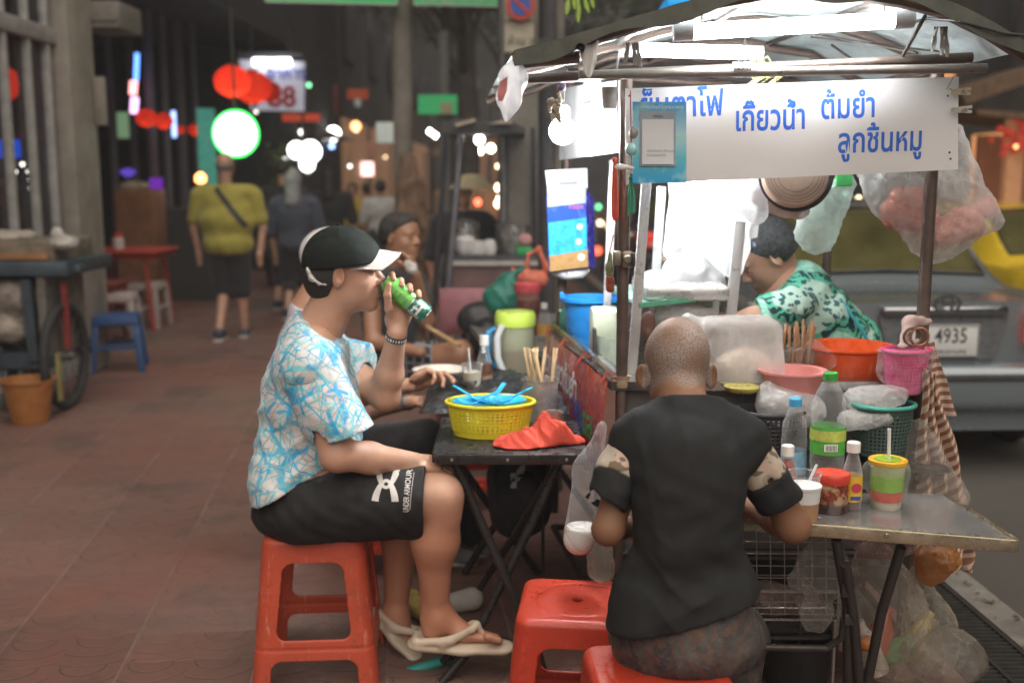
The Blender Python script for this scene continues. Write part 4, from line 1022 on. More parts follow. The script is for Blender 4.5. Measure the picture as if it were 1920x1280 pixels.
# red cloth
cpk = W(1018, 800, 3.03); cpk = V(cpk.x, 3.03, TT)
def cloth_pt(u, v):
    th = 2*math.pi*v; r_ = u
    R_ = (.090+.022*math.sin(2*th+.5)+.008*math.sin(3*th+1))
    x = cpk.x-.008+R_*r_*math.cos(th)*1.15-.030*r_*max(0, -math.cos(th)); y = cpk.y+R_*r_*math.sin(th)*.72
    X, Y_ = (x-cpk.x)/.1, (y-cpk.y)/.1
    lump = .046*math.exp(-((X-.25)**2*5+(Y_-.05)**2*8))+.050*math.exp(-((X+.02)**2*26+(Y_-.10)**2*14))+.034*math.exp(-((X+.55)**2*6+(Y_+.1)**2*8))+.036*math.exp(-((X-.6)**2*8+(Y_+.1)**2*7))
    q = X*.55+Y_*1.5+.35*math.sin(X*4.2+1)
    fold = .024*(1-abs(math.sin(q*3.1+.4)))**1.5+.014*(1-abs(math.sin(q*1.7+X*3.3+1.9)))**2+.007*abs(math.sin(X*13+Y_*9))
    edge = max(0, 1-r_**9)
    z = (lump+fold*(.5+.5*r_))*edge+.0015*(1-edge)*(1+math.sin(th*7))
    return V(x+.004*math.sin(th*6), y, TT+.003+z)
g = MB(); g.grid(cloth_pt, 44, 150); g.solid(.0018)
solo('red_cloth', g, M('red_cloth', (.62,.085,.055), .9, var=.15, vs=50, bmp=.35, bs=400, spec=.2), 'crumpled coral red wiping cloth on the corner of the black folding table', 'cloth', sharp=None)
# chopstick tin and cup
def can(name, c, r_, h, m, lab, cat, th=.002, lip=True):
    pf = [(r_*.97, 0), (r_, .004), (r_, h-.004), (r_*1.03, h-.002), (r_*1.03, h), (r_-th, h-.001), (r_-th, .006), (0, .006)]
    return solo(name, MB().openlathe([(0,0)]+pf, c=c, n=32), m, lab, cat)
tc = WZ(1012, 792, TT); tc = V(W(1012, 780, 3.35).x, 3.35, TT)
can('steel_tin', tc, .058, .135, M('tin_steel', (.60,.58,.55), .28, .55, var=.2, vs=8, rv=.1), 'tall stainless tin full of chopsticks on the black folding table', 'tin')
CHOP = M('chopstick_wood', (.62,.45,.26), .6, var=.2, vs=30)
st0 = None
for i in range(15):
    a = r.uniform(0, 6.28); rad = .045*math.sqrt(r.random()); tilt = r.uniform(.06, .26); az = r.choice((0, math.pi))+r.uniform(-.7, .7)
    if st0 is None: st0 = put('chopstick', MB().bar((0,0,0), (0,0,.225), .0065, .0065, bev=.001), CHOP)
    o = st0 if i == 0 else dup(st0)
    d = V(math.cos(az)*math.sin(tilt), math.sin(az)*math.sin(tilt), math.cos(tilt))
    o.location = tc+V(math.cos(a)*rad*.8-d.x*.07, math.sin(a)*rad*.8-d.y*.07, .012); o.rotation_euler = d.to_track_quat('Z', 'Y').to_euler()
    tag(o, 'pale wooden chopstick standing in the tall stainless tin', 'chopstick', 'chopsticks in the stainless tin')
can('steel_cup', V(W(1036, 810, 3.12).x, 3.14, TT), .032, .072, M('cup_steel', (.55,.42,.37), .25, .55, var=.1), 'small steel cup between the chopstick tin and the red cloth', 'cup')
# black plastic bag lying on the table
def crumple(u, v):
    x = W(800, 740, 3.75).x+(W(1075, 740, 3.75).x-W(800, 740, 3.75).x)*u; y = 3.42+.55*v
    e = math.sin(math.pi*min(1, max(0, u)))**.5*math.sin(math.pi*v)**.5
    z = TT+.004+e*(.092+.014*math.sin(u*13+v*9)-.022*abs(math.sin(u*9-v*7+.6))-.016*abs(math.sin(u*21+v*12))-.006*abs(math.sin(u*40-v*31)))
    return V(x, y, max(TT+.004, z))
g = MB(); g.grid(crumple, 70, 40)
def mat_bag():
    m, nt, b = nodes_of('black_bag'); co = coord(nt); b.inputs['Base Color'].default_value = (.03,.031,.034,1); b.inputs['Roughness'].default_value = .11
    v = N(nt, 'ShaderNodeTexVoronoi', feature='DISTANCE_TO_EDGE'); v.inputs['Scale'].default_value = 16; L(nt, coord(nt, (1,.6,1), (0,0,.5)), v.inputs['Vector'])
    mxx = N(nt, 'ShaderNodeMath', operation='ADD'); L(nt, v.outputs[0], mxx.inputs[0]); L(nt, noise(nt, co, 22, 5), mxx.inputs[1]); bump(nt, mxx.outputs[0], b, .9, .03); return m
BBAG = mat_bag()
solo('black_plastic_bag', g, BBAG, 'shiny crumpled black plastic bag spread over the far half of the folding table', 'bag', sharp=None)
# bowl, cups, bottle, pitcher
def bowl(c, r_, h, m, lab, cat='bowl', name='bowl', n=32):
    return solo(name, MB().openlathe([(0,0), (r_*.5,0), (r_*.62,h*.12), (r_*.86,h*.6), (r_,h), (r_*.97,h), (r_*.82,h*.6), (r_*.55,h*.18), (0,h*.12)], c=c, n=n), m, lab, cat)
bowl(V(W(825, 700, 3.95).x, 3.95, TT), .105, .058, M('bowl_cream', (.72,.66,.58), .3, var=.06), 'cream noodle bowl in front of the hand of the striped shirt man')
CLEAR = FILM('clear_plastic', (.85,.87,.88), .10, .08, .55, .0, trl=.2)
CLEARC = FILM('clear_crinkled', (.88,.89,.90), .05, .06, .5, .35, 40, trl=.3)
def cup(c, r_, h, lab, liquid=None, lh=.7, name='clear_cup', lid=None, straw=None, parts=()):
    t = thing(name, lab, 'cup', tuple(c)); c = Vector(c)
    put('wall', MB().openlathe([(0,.001), (r_*.78,.001), (r_,h), (r_*1.06,h), (r_*1.06,h+.003), (r_*.99,h+.002)], c=c, n=28), CLEAR, t)
    if liquid is not None: put('drink', MB().lathe([(r_*.75,.004), (r_*(.76+.2*lh),h*lh)], c, 24), liquid, t)
    if lid is not None: put('lid', MB().lathe([(r_*1.1,h+.002), (r_*1.1,h+.012), (r_*.95,h+.018), (r_*.3,h+.02)], c, 28), lid, t)
    if straw is not None: put('straw', MB().tube([c+V(0,0,.01), c+V(*straw)], .0035, 8), M('straw_white', (.75,.75,.74), .4), t)
    return t
cup(V(W(885, 705, 3.62).x, 3.62, TT+.05), .036, .082, 'clear cup of pale drink with a straw beside the cream bowl', M('pale_drink', (.52,.47,.34), .2, var=.05), .7, straw=(-.012, 0, .14))
def bottle(c, prof, lab, m=CLEAR, liquid=None, llev=None, cap=None, caph=None, label=None, lz=None, cat='bottle', name='bottle', group=None):
    """prof: (r, h) silhouette; liquid fills up to llev; label wraps heights lz"""
    t = thing(name, lab, cat, tuple(c), group); c = Vector(c)
    def rad(h):
        for (r0, h0), (r1, h1) in zip(prof[:-1], prof[1:]):
            if h0 <= h <= h1: return r0+(r1-r0)*((h-h0)/max(1e-6, h1-h0))
        return prof[-1][0]
    put('body', MB().openlathe([(0,0)]+prof, c=c, n=28), m, t)
    if liquid is not None:
        hs = [.003]+[h for _, h in prof if .003 < h < llev]+[llev]
        put('contents', MB().lathe([(max(.002, rad(h)-.0015), h) for h in hs], c, 24), liquid, t)
    if cap is not None: put('cap', MB().lathe([(caph[0],caph[1]), (caph[0],caph[2]-.002), (caph[0]*.9,caph[2])], c, 20), cap, t)
    if label is not None:
        n = 8; put('label_wrap', MB().openlathe([(rad(lz[0]+(lz[1]-lz[0])*i/n)+.0008, lz[0]+(lz[1]-lz[0])*i/n) for i in range(n+1)], c=c, n=28), label, t)
    return t
WCAP = M('cap_cream', (.75,.72,.68), .4, var=.05); GCAP = M('cap_green', (.05,.35,.06), .4); BCAP = M('cap_blue', (.06,.38,.68), .4)
bt = bottle(V(W(908, 705, 3.75).x, 3.75, TT+.03), [(.027,0),(.028,.02),(.028,.085),(.018,.12),(.013,.15),(.013,.165)], 'glass sauce bottle with white cap and amber sauce beside the clear cup', CLEAR, M('amber_sauce', (.45,.17,.03), .2), .045, WCAP, (.017, .15, .185), M('label_dark', (.12,.05,.03), .5), (.045, .085))
put('mark', text_mb('S', .03, W(908, 705, 3.75)+V(-.008,-.0305,.09), (1,0,0), (0,0,1), .03), M('ink_white'), bt)
can('jar_lid', V(W(880, 714, 3.6).x, 3.6, TT+.07), .026, .012, STAIN, 'small silver jar lid below the clear cup of pale drink', 'lid')
pc = V(W(966, 740, 4.15).x, 4.15, TT)
t = thing('drink_pitcher', 'tall pitcher with lime green lid on the far end of the folding table', 'pitcher', tuple(pc))
put('body', MB().lathe([(.066,0),(.072,.02),(.076,.20)], pc, 28), FILM('pitcher_wall', (.62,.62,.48), .62, .2, .3, 0), t)
put('drink', MB().lathe([(.064,.004),(.072,.105)], pc, 28), M('brown_drink', (.25,.14,.09), .3, var=.1), t)
put('drink', MB().lathe([(.072,.106),(.074,.19)], pc, 28), M('pale_green_drink', (.50,.52,.36), .3, var=.1), t)
put('lid', MB().lathe([(.079,.195),(.081,.21),(.081,.235),(.074,.252),(.0,.254)], pc, 28), M('lime_lid', (.60,.78,.12), .4, var=.06, sss=.05), t)
put('handle', MB().tube([pc+V(-.05,-.07,.205), pc+V(-.07,-.075,.16), pc+V(-.068,-.08,.08), pc+V(-.045,-.08,.02)], .014, 10), M('clear_handle', (.66,.67,.66), .2, var=.1), t)
put('blue_handle', MB().tube([pc+V(-.075,.0,.185), pc+V(-.105,-.01,.17), pc+V(-.105,-.01,.06), pc+V(-.075,0,.03)], .013, 10), M('handle_blue', (.05,.32,.62), .4), t)
bc2 = W(985, 905, 3.7)
# black rucksack hanging under the table, with a white emblem
pr = [E(W(975, 905, 3.55), (.115,.07,.15), k=.05), E(W(975, 960, 3.52), (.10,.075,.09), k=.05), E(W(985, 930, 3.46), (.07,.04,.08), k=.03)]
m = sdf(pr, .008, disp=folds(.005, 40, seed=8)); t = thing('rucksack', 'black rucksack with a white angular emblem under the folding table', 'bag', tuple(W(975, 1000, 3.55)))
put('body', m, M('black_nylon', (.03,.032,.036), .6, var=.3, vs=30, bmp=.3, bs=250), t)
em = MB(); sgn_ = lambda pts: [W(x, y, 3.3) for x, y in pts]
em.add(sgn_(((957,918),(969,915),(969,936),(957,938))), [(0,1,2,3)]).add(sgn_(((969,912),(985,893),(986,910),(970,926))), [(0,1,2,3)])
put('emblem', wrap(em, m, (0,1,0), .003, .8, cuts=2), M('ink_white'), t)
put('strap', MB().tube([W(930, 820, 3.55), W(925, 900, 3.5), W(945, 985, 3.5)], .012, 8).tube([W(1030, 860, 3.5), W(1018, 960, 3.46), W(1018, 1075, 3.5)], .006, 8), M('strap_black', (.03,.03,.03), .7), t)
# dark helmet-like bag at the right end of the table
pr = [E(W(1060, 760, 3.6), (.075,.08,.055), k=.04), E(W(1085, 800, 3.5), (.045,.06,.05), k=.03)]
solo('dark_pouch', sdf(pr, .006, disp=folds(.004, 60, seed=12)), M('pouch', (.04,.042,.055), .5, var=.3), 'dark pouch wedged between the chopstick tin and the red side banner', 'pouch')

# ------------------------------------------------------------------ steel table in front of the cart
SZ = .66
st = thing('steel_table', 'stainless steel folding table with jars and bottles in front of the cart', 'table', (.7, 2.5, 0))
A, B_, Cc, D_ = WZ(1180, 957, SZ), WZ(1908, 1014, SZ), WZ(1772, 926, SZ), WZ(1180, 905, SZ)
A = V(A.x, A.y, SZ); D_ = V(A.x+.0, Cc.y+.03, SZ)
def mat_brushed():
    m, nt, b = nodes_of('brushed_steel'); co = coord(nt)
    n = noise(nt, co, 7, 6, .7); s_ = noise(nt, coord(nt, (3,60,60)), 6, 4)
    L(nt, ramp(nt, n, [(.3, (.34,.34,.335)), (.7, (.56,.555,.54))]), b.inputs['Base Color']); b.inputs['Metallic'].default_value = .7
    L(nt, ramp(nt, n, [(.35, .14), (.7, .34)]), b.inputs['Roughness']); bump(nt, s_, b, .06, .004); return m
BR = mat_brushed()
put('tabletop', MB().prism([A+V(0,.006,0), B_+V(-.008,.006,0), Cc, D_], (0,0,-.012), (0,0,.0)), BR, st)
EDG = M('steel_edge', (.50,.43,.30), .3, .85, var=.3, vs=12)
e = MB(); e.bar(A+V(0,0,-.011), B_+V(0,0,-.011), .012, .032, bev=.004); e.bar(B_+V(0,0,-.011), Cc+V(0,0,-.011), .012, .032, bev=.004)
put('edge_rim', e, EDG, st)
mb = MB()
for q in (.2, .68): mb.lathe([(.006,0),(.005,.003),(.001,.004)], A.lerp(B_, q)+V(0,-.007,-.010), 12, axis=(0,-1,0))
put('screw', mb, STAIN, st)
LEG = M('leg_brown', (.055,.048,.044), .45, .4, var=.3)
for pts in (((1568,1012),(1588,1130),(1590,1290)), ((1690,1025),(1652,1150),(1622,1300)), ((1586,1058),(1602,1170),(1612,1300))):
    put('leg', MB().tube([W(x, y, 2.42+.05*i) for i, (x, y) in enumerate(pts)], .0125, 10), LEG, st)
put('leg', MB().tube([A+V(.06,.1,-.02), (A.x+.06, A.y+.1, .01)], .0125, 10), LEG, st)
put('cross_bar', MB().tube([W(1400, 1212, 2.5), W(1550, 1215, 2.5), W(1578, 1195, 2.49), W(1582, 1160, 2.47)], .009, 10), LEG, st)
put('hinge', MB().box(W(1590, 1100, 2.44), (.03, .012, .05), bev=.003).box(W(1592, 1160, 2.46), (.024, .012, .03), bev=.003), LEG, st)
def onT(px, Y): return V(W(px, 900, Y).x, Y, SZ)
def xat(px, py, Y): return W(px, py, Y).x
# big bottle with green cap
c = V(xat(1553, 800, 2.66), 2.66, SZ)
bt = bottle(c, [(.040,0),(.043,.01),(.043,.06),(.040,.075),(.043,.09),(.043,.225),(.041,.245),(.031,.275),(.016,.298),(.0145,.312)], 'big clear water bottle with green cap and green label on the steel table', CLEARC, None, None, GCAP, (.0185, .302, .322), M('label_green', (.10,.45,.07), .45, var=.3, vs=30), (.115, .185), cat='bottle')
put('label_patch', MB().openlathe([(.0450,.150),(.0450,.178)], c=c, n=60), M('label_lime', (.48,.58,.12), .5, var=.35, vs=45), bt)
bc_ = MB()
for i in range(8): bc_.box(c+V(-.016+.0035*i, -.0445, .135), (.0016, .001, .014))
put('barcode', MB().box(c+V(-.004,-.0440,.135), (.034,.001,.018)), M('ink_white'), bt); put('barcode_lines', bc_, M('ink_black', (.03,.03,.03), .6), bt)
# small water bottle, blue cap
c = V(xat(1490, 800, 2.72), 2.72, SZ)
bottle(c, [(.030,0),(.033,.01),(.033,.10),(.031,.11),(.033,.12),(.031,.175),(.020,.205),(.0125,.220),(.0125,.232)], 'small clear water bottle with light blue cap behind the red sauce bottle', CLEARC, None, None, BCAP, (.0165, .222, .243), M('label_sky', (.25,.5,.68), .4, var=.4, vs=30), (.045, .105))
# red sauce bottle white cap
c = V(xat(1476, 870, 2.56), 2.56, SZ)
bottle(c, [(.022,0),(.024,.01),(.024,.09),(.016,.12),(.0125,.13),(.0125,.142)], 'small red chili sauce bottle with cream cap by the elbow of the black shirt man', CLEAR, M('chili_sauce', (.30,.03,.012), .25, var=.5, vs=60), .12, WCAP, (.016, .132, .158))
# empty plastic cup with stick
cup(V(xat(1507, 900, 2.50), 2.50, SZ+.04), .040, .062, 'clear empty plastic tumbler with a stirring stick, left of the chili jar', None, straw=(.03,.0,.085))
c = V(xat(1506, 940, 2.45), 2.45, SZ)
t = thing('white_tub', 'white lidded plastic tub of brown sauce by the right elbow of the black shirt man', 'tub', tuple(c))
put('wall', MB().lathe([(.034,0),(.037,.05)], c, 24), M('tub_sauce', (.38,.23,.12), .4, var=.2), t)
put('upper_wall', MB().lathe([(.0375,.05),(.040,.085)], c, 24), M('tub_white', (.66,.66,.64), .4, var=.05), t); put('rim', MB().lathe([(.042,.084),(.042,.09),(.036,.092)], c, 24), M('tub_white'), t)
# chili jar
c = V(xat(1559, 910, 2.53), 2.53, SZ)
def mat_chili():
    m, nt, b = nodes_of('chili_flakes'); co = coord(nt); v = N(nt, 'ShaderNodeTexVoronoi'); v.inputs['Scale'].default_value = 95; L(nt, co, v.inputs['Vector'])
    big = noise(nt, co, 26, 3); sp = N(nt, 'ShaderNodeSeparateXYZ'); L(nt, co, sp.inputs[0])
    cc = mixc(nt, ramp(nt, big, [(.48, 0.0), (.56, 1.0)]), mixc(nt, v.outputs['Distance'], (.30,.05,.02), (.07,.012,.008)), (.42,.25,.12))
    cc = mixc(nt, ramp(nt, sp.outputs[2], [(.022, 1.0), (.028, 0.0)]), cc, (.05,.010,.008))
    L(nt, cc, b.inputs['Base Color']); b.inputs['Roughness'].default_value = .12; b.inputs['Coat Weight'].default_value = .8; bump(nt, v.outputs['Distance'], b, .3, .004); return m
t = thing('chili_jar', 'clear jar of dark chili flakes with a red screw lid on the steel table', 'jar', tuple(c))
put('jar_body', MB().lathe([(.038,0),(.0415,.005),(.0415,.060),(.0385,.074)], c, 32), mat_chili(), t)
put('lid', MB().lathe([(.0425,.074),(.0435,.077),(.0435,.094),(.041,.098),(.0,.0985)], c, 40), M('lid_red', (.58,.05,.03), .35, var=.08), t)
# sauce bottle with yellow label
c = V(xat(1598, 890, 2.545), 2.545, SZ)
bt = bottle(c, [(.023,0),(.0245,.006),(.0245,.09),(.019,.115),(.0125,.140),(.0125,.155)], 'sauce bottle with cream cap and yellow label touching the chili jar', CLEAR, M('dark_sauce', (.11,.02,.015), .2, var=.1), .03, WCAP, (.0165, .145, .170), M('label_yellow', (.72,.45,.04), .45, var=.12), (.024, .088))
put('label_seal', MB().lathe([(.012,0),(.012,.001)], c+V(.004,-.0252,.060), 20, axis=(0,-1,0)), M('seal_red', (.55,.05,.08), .5), bt)
put('label_band', MB().box(c+V(.003,-.0249,.034), (.024,.002,.009)), M('band_blue', (.04,.07,.35), .5), bt)
# shaved ice cup with yellow lid inside a bag
c = V(xat(1663, 900, 2.56), 2.56, SZ)
t = thing('takeaway_cup', 'green and red takeaway cup with yellow lid and straw on the steel table', 'cup', tuple(c))
put('cup_wall', MB().lathe([(.034,0),(.036,.004),(.0375,.022)], c, 32), M('cup_clear_milk', (.55,.5,.42), .2, var=.2), t)
put('red_band', MB().lathe([(.0376,.020),(.039,.045)], c, 32), M('cup_red', (.62,.10,.06), .35, var=.25, vs=60), t)
put('green_band', MB().lathe([(.0391,.046),(.0405,.085)], c, 32), M('cup_green', (.25,.48,.05), .3, var=.2, vs=40), t)
put('upper_wall', MB().lathe([(.0405,.0851),(.0425,.112)], c, 32), M('cup_olive', (.42,.48,.22), .25, var=.2), t)
put('lid', MB().lathe([(.0455,.112),(.047,.115),(.047,.122),(.043,.124),(.034,.122),(.0,.1225)], c, 36), M('lid_yellow', (.75,.42,.03), .35, var=.05), t)
put('lid_disc', MB().lathe([(.031,.1225),(.031,.1240)], c, 30), M('lid_lime', (.3,.5,.04), .4), t)
put('straw', MB().tube([c+V(.002,0,.118), c+V(-.002,-.002,.20)], .0045, 8), M('straw_clear', (.75,.75,.73), .3, var=.05), t)
def loose_bag(name, prims, lab, m, res=.005, amp=.006, w=60, seed=1, cuts=(), grp=None, cat='bag', dirs=None):
    return solo(name, sdf(prims, res, cuts=cuts, disp=fsum(folds(amp*.7, w*.6, seed=seed), ridges(amp*1.4, w*.8, dirs, seed=seed+3, pw=4), ridges(amp*.9, w*1.7, dirs, seed=seed+7, pw=4))), m, lab, cat, grp)
CBAG = FILM('clear_bag', (.86,.86,.85), .05, .10, .40, .7, 30)
put('bag_sleeve', sdf([C(c+V(0,0,.045), c+V(0,0,.092), .047, .055, .02), C(c+V(-.05,0,.085), c+V(-.062,0,.06), .018, .012, .02)], .004, cuts=[(c+V(0,0,.112), (0,0,1)), (c+V(0,0,.001), (0,0,-1))], disp=folds(.003, 110, seed=5)), CBAG, t)
# coral bowl and phone-like thing near his left elbow, on the table
bowl(V(xat(1415, 955, 2.55), 2.55, SZ), .055, .05, M('coral_bowl', (.6,.13,.09), .4), 'coral red plastic bowl between the right arm and the back of the black shirt man')
# orange soup spoon ring? -> small red dish hanging under the table edge
solo('red_dish', MB().openlathe([(0,0),(.04,0),(.055,.03),(.058,.03),(.054,.028),(.04,.004),(0,.004)], c=V(xat(1410, 1010, 2.75), 2.75, .575), n=24), M('dish_red', (.45,.06,.06), .4), 'dark red dish sitting on top of the wire rack under the steel table', 'dish')

# ------------------------------------------------------------------ things on the cart counter and hung on it
def onC(px, py, Y): return V(xat(px, py, Y), Y, TZ)
ORG = M('orange_plastic', (.85,.11,.02), .32, var=.08, sss=.08)
c = V(xat(1590, 680, 3.10), 3.10, TZ-.035)
solo('orange_tub', MB().openlathe([(0,0),(.098,0),(.106,.01),(.120,.10),(.131,.108),(.131,.114),(.121,.112),(.103,.012),(0,.01)], c=c, n=48), ORG, 'big bright orange plastic tub on the cart counter in front of the vendor', 'tub')
c = V(xat(1484, 730, 2.92), 2.92, TZ-.03)
solo('pink_bowl', MB().openlathe([(0,0),(.06,0),(.07,.01),(.085,.055),(.095,.062),(.095,.068),(.080,.066),(.066,.014),(0,.012)], c=c, n=40), M('pink_plastic', (.78,.30,.28), .4, var=.08, sss=.1), 'pink plastic bowl resting on a white bag beside the big green capped bottle', 'bowl')
loose_bag('white_bag', [E(W(1470, 760, 2.86), (.075,.07,.05)), E(W(1510, 770, 2.88), (.05,.06,.045)), C(W(1440, 730, 2.88), W(1500, 775, 2.85), .02, .03, .03)], 'white plastic bag bulging under the pink bowl', FILM('milk_bag', (.88,.87,.86), .6, .25, .3, .5, 40), amp=.008, seed=3)
loose_bag('white_bag', [E(W(1640, 745, 2.86), (.075,.05,.03)), C(W(1600, 760, 2.86), W(1690, 735, 2.84), .03, .018, .03), C(W(1590, 790, 2.8), W(1660, 785, 2.78), .028, .02, .03)], 'white carrier bag flopped over the green mesh basket', FILM('milk_bag', ), amp=.009, seed=6, w=70)
# big white bag of food packs behind his head
pr = [BX(W(1390, 660, 3.02), (.105,.07,.10), .03, k=.03), E(W(1395, 690, 3.0), (.10,.07,.07), k=.04), C(W(1290, 600, 3.05), W(1330, 640, 3.05), .02, .04, .04)]
loose_bag('food_pack', pr, 'tall translucent white bag packed with noodles beside the shaven head', FILM('milk_bag2', (.92,.89,.86), .50, .16, .25, .5, 16), amp=.004, seed=11, res=.006)
solo('noodle_heap', MB().ball(W(1395, 690, 3.03), (.085,.05,.06), 16), M('noodle_tan', (.62,.48,.36), .7, var=.2), 'tan noodle heap showing through the translucent food bag', 'noodles')
loose_bag('white_bag', [E(W(1280, 610, 3.15), (.06,.06,.05)), C(W(1250, 590, 3.15), W(1330, 590, 3.15), .03, .02, .04), C(W(1300, 600, 3.15), W(1290, 560, 3.2), .03, .01, .03)], 'white carrier bag slumped behind the shaved head under the glass shelf', FILM('milk_bag'), amp=.008, seed=15)
# bundle of brown chopsticks in a bag
t0 = None; cc = V(xat(1497, 690, 3.05), 3.05, TZ)
for i in range(16):
    if t0 is None: t0 = put('chopstick', MB().bar((0,0,0), (0,0,.13), .0075, .0075, bev=.001), M('chopstick_brown', (.36,.20,.11), .6, var=.2, vs=30))
    o = t0 if i == 0 else dup(t0)
    a, q = r.uniform(0, 6.28), math.sqrt(r.random())*.05; d = V(r.gauss(0, .12), r.gauss(0, .1), 1).normalized()
    o.location = cc+V(math.cos(a)*q*1.1, math.sin(a)*q*.6, .008+r.uniform(0, .02)); o.rotation_euler = d.to_track_quat('Z', 'Y').to_euler()
    tag(o, 'brown wooden chopstick in the bagged bundle beside the orange tub', 'chopstick', 'brown chopsticks bundled beside the orange tub')
loose_bag('chopstick_bag', [C(cc+V(0,0,.02), cc+V(0,0,.07), .052, .062, .02), C(cc+V(.03,-.02,.06), cc+V(.07,-.03,.05), .03, .03, .02)], 'clear bag wrapped around the brown chopstick bundle', CBAG, cuts=[(cc+V(0,0,.085), (-.3,0,1))], amp=.005, seed=17)
# yellow lid, ladle, container, blue bucket
c = V(xat(1383, 745, 2.95), 2.9, TZ-.02); solo('pan_cover', MB().lathe([(.0,0),(.04,.0),(.048,.008),(.05,.014),(.04,.016),(0,.012)], c, 32), M('lid_brass', (.55,.48,.12), .35, .3), 'round yellowish pan lid behind the right shoulder of the black shirt man', 'lid')
pr = [E(W(1215, 610, 2.98), (.022,.008,.040), k=.01), C(W(1215, 625, 2.98), W(1222, 720, 3.0), .010, .008, .012)]
solo('wooden_spoon', sdf(pr, .0028), M('ladle_wood', (.13,.06,.045), .5, var=.3, vs=20), 'dark wooden spoon standing upright beside the shaved head', 'spoon')
c = V(xat(1108, 612, 3.72), 3.72, TZ-.02)
t = thing('blue_bucket', 'bright blue plastic bucket on the left of the cart counter', 'bucket', tuple(c))
BL = M('blue_plastic', (.02,.26,.72), .35, var=.08, sss=.05)
put('wall', MB().openlathe([(0,0),(.075,0),(.078,.01),(.100,.155),(.108,.158),(.108,.172),(.098,.172),(.074,.012),(0,.012)], c=c, n=40), BL, t)
put('ear', MB().box(c+V(-.105,-.02,.178), (.012,.03,.025), bev=.004).box(c+V(.105,-.02,.175), (.012,.03,.025), bev=.004), BL, t)
put('handle', MB().tube([c+V(math.cos(a)*.11, -.03+.02*math.sin(a), .165-.02*math.sin(a)) for a in [math.pi*k/12 for k in range(13)]], .003, 6), STAIN, t)
c = V(xat(1080, 610, 3.9), 3.9, TZ); solo('teal_pot', MB().openlathe([(0,0),(.05,0),(.062,.03),(.06,.075),(.066,.08),(.058,.08),(.055,.03),(0,.008)], c=c, n=28), M('teal_plastic', (.10,.42,.36), .4), 'teal plastic pot half hidden behind the blue bucket', 'pot')
c = V(xat(1138, 690, 3.35), 3.35, TZ); solo('pale_container', MB().box(c+V(0,.05,.075), (.10,.14,.15), bev=.012), M('container_green', (.60,.66,.50), .35, var=.08), 'pale green square container inside the left of the glass cabinet', 'container')
c = V(xat(1114, 660, 3.3), 3.3, TZ); solo('cleaver', MB().box(c+V(0,0,.05), (.012,.04,.10), bev=.004), M('cleaver_grey', (.12,.11,.11), .4, .6), 'dark cleaver standing between the blue bucket and the cabinet', 'knife')
# pink mesh basket in a bag, hung on the right pole
PINK = M('pink_basket', (.60,.07,.20), .4, var=.1, sss=.05)
c = V(xat(1695, 735, 2.86), 2.86, W(1695, 735, 2.86).z)
mesh_basket('mesh_basket', c, .062, .05, .118, .72, PINK, 'pink mesh basket wrapped in clear plastic, hung on the right pole of the cart', nu=34, nz=8, rows=(.24, .84), rim=.005)
loose_bag('basket_bag', [C(c+V(0,0,.05), c+V(0,0,.115), .062, .075, .02), E(c+V(-.03,-.02,.06), (.05,.05,.03))], 'clear plastic bag drawn over the pink mesh basket', FILM('clear_bag2', (.9,.87,.88), .04, .08, .35, .7, 34), cuts=[(c+V(0,0,.118), (0,0,1))], amp=.005, seed=21)
# rings and cloth loop hung on the pole
p = W(1712, 628, 2.9)
t = thing('tape_rolls', 'two brown rings hung by a rag loop on the right cart pole', 'rolls', tuple(p))
for dx, m in ((-.012, M('ring_brown', (.10,.06,.04), .4)), (.006, M('ring_copper', (.30,.14,.08), .35, .5))):
    put('ring', MB().tube([p+V(dx+.024*math.cos(a), -.03-.01*dx, .024*math.sin(a)) for a in [k*math.pi/12 for k in range(24)]], .004, 8, closed=True), m, t)
put('rag_loop', sdf([C(W(1693, 640, 2.88), W(1705, 602, 2.92), .010, .016, .02), C(W(1705, 602, 2.92), W(1740, 604, 2.94), .016, .012, .02), C(W(1690, 650, 2.87), W(1720, 640, 2.88), .008, .008, .01)], .0035, disp=folds(.004, 140, seed=2)), M('rag_pink', (.50,.36,.33), .9, var=.15), t)
# dark green mesh basket
c = V(xat(1650, 842, 2.84), 2.84, W(1650, 848, 2.84).z)
mesh_basket('mesh_basket', c, .082, .075, .135, .84, M('green_basket', (.05,.085,.07), .5, var=.1), 'dark green mesh basket of peelings below the pink basket', nu=44, nz=10, rows=(.1, .86), rim=.003)
put('rim_hoop', MB().tube([c+V(math.cos(a)*.085, math.sin(a)*.078, .137) for a in [k*math.pi/20 for k in range(40)]], .006, 8, closed=True), M('teal_rim', (.07,.34,.28), .4), bpy.data.objects['mesh_basket.002'])
pe = MB()
for k in range(40):
    a, q = r.uniform(0, 6.28), math.sqrt(r.random())*.07; pe.box(c+V(math.cos(a)*q, math.sin(a)*q, .105+r.uniform(0, .02)), (r.uniform(.01,.03), r.uniform(.006,.015), .004), rot=(r.uniform(-.5,.5), r.uniform(-.5,.5), r.uniform(0,3)))
solo('peelings', pe, M('peel_brown', (.28,.19,.13), .8, var=.6, vs=40), 'brown vegetable peelings heaped in the dark green mesh basket', 'peelings')
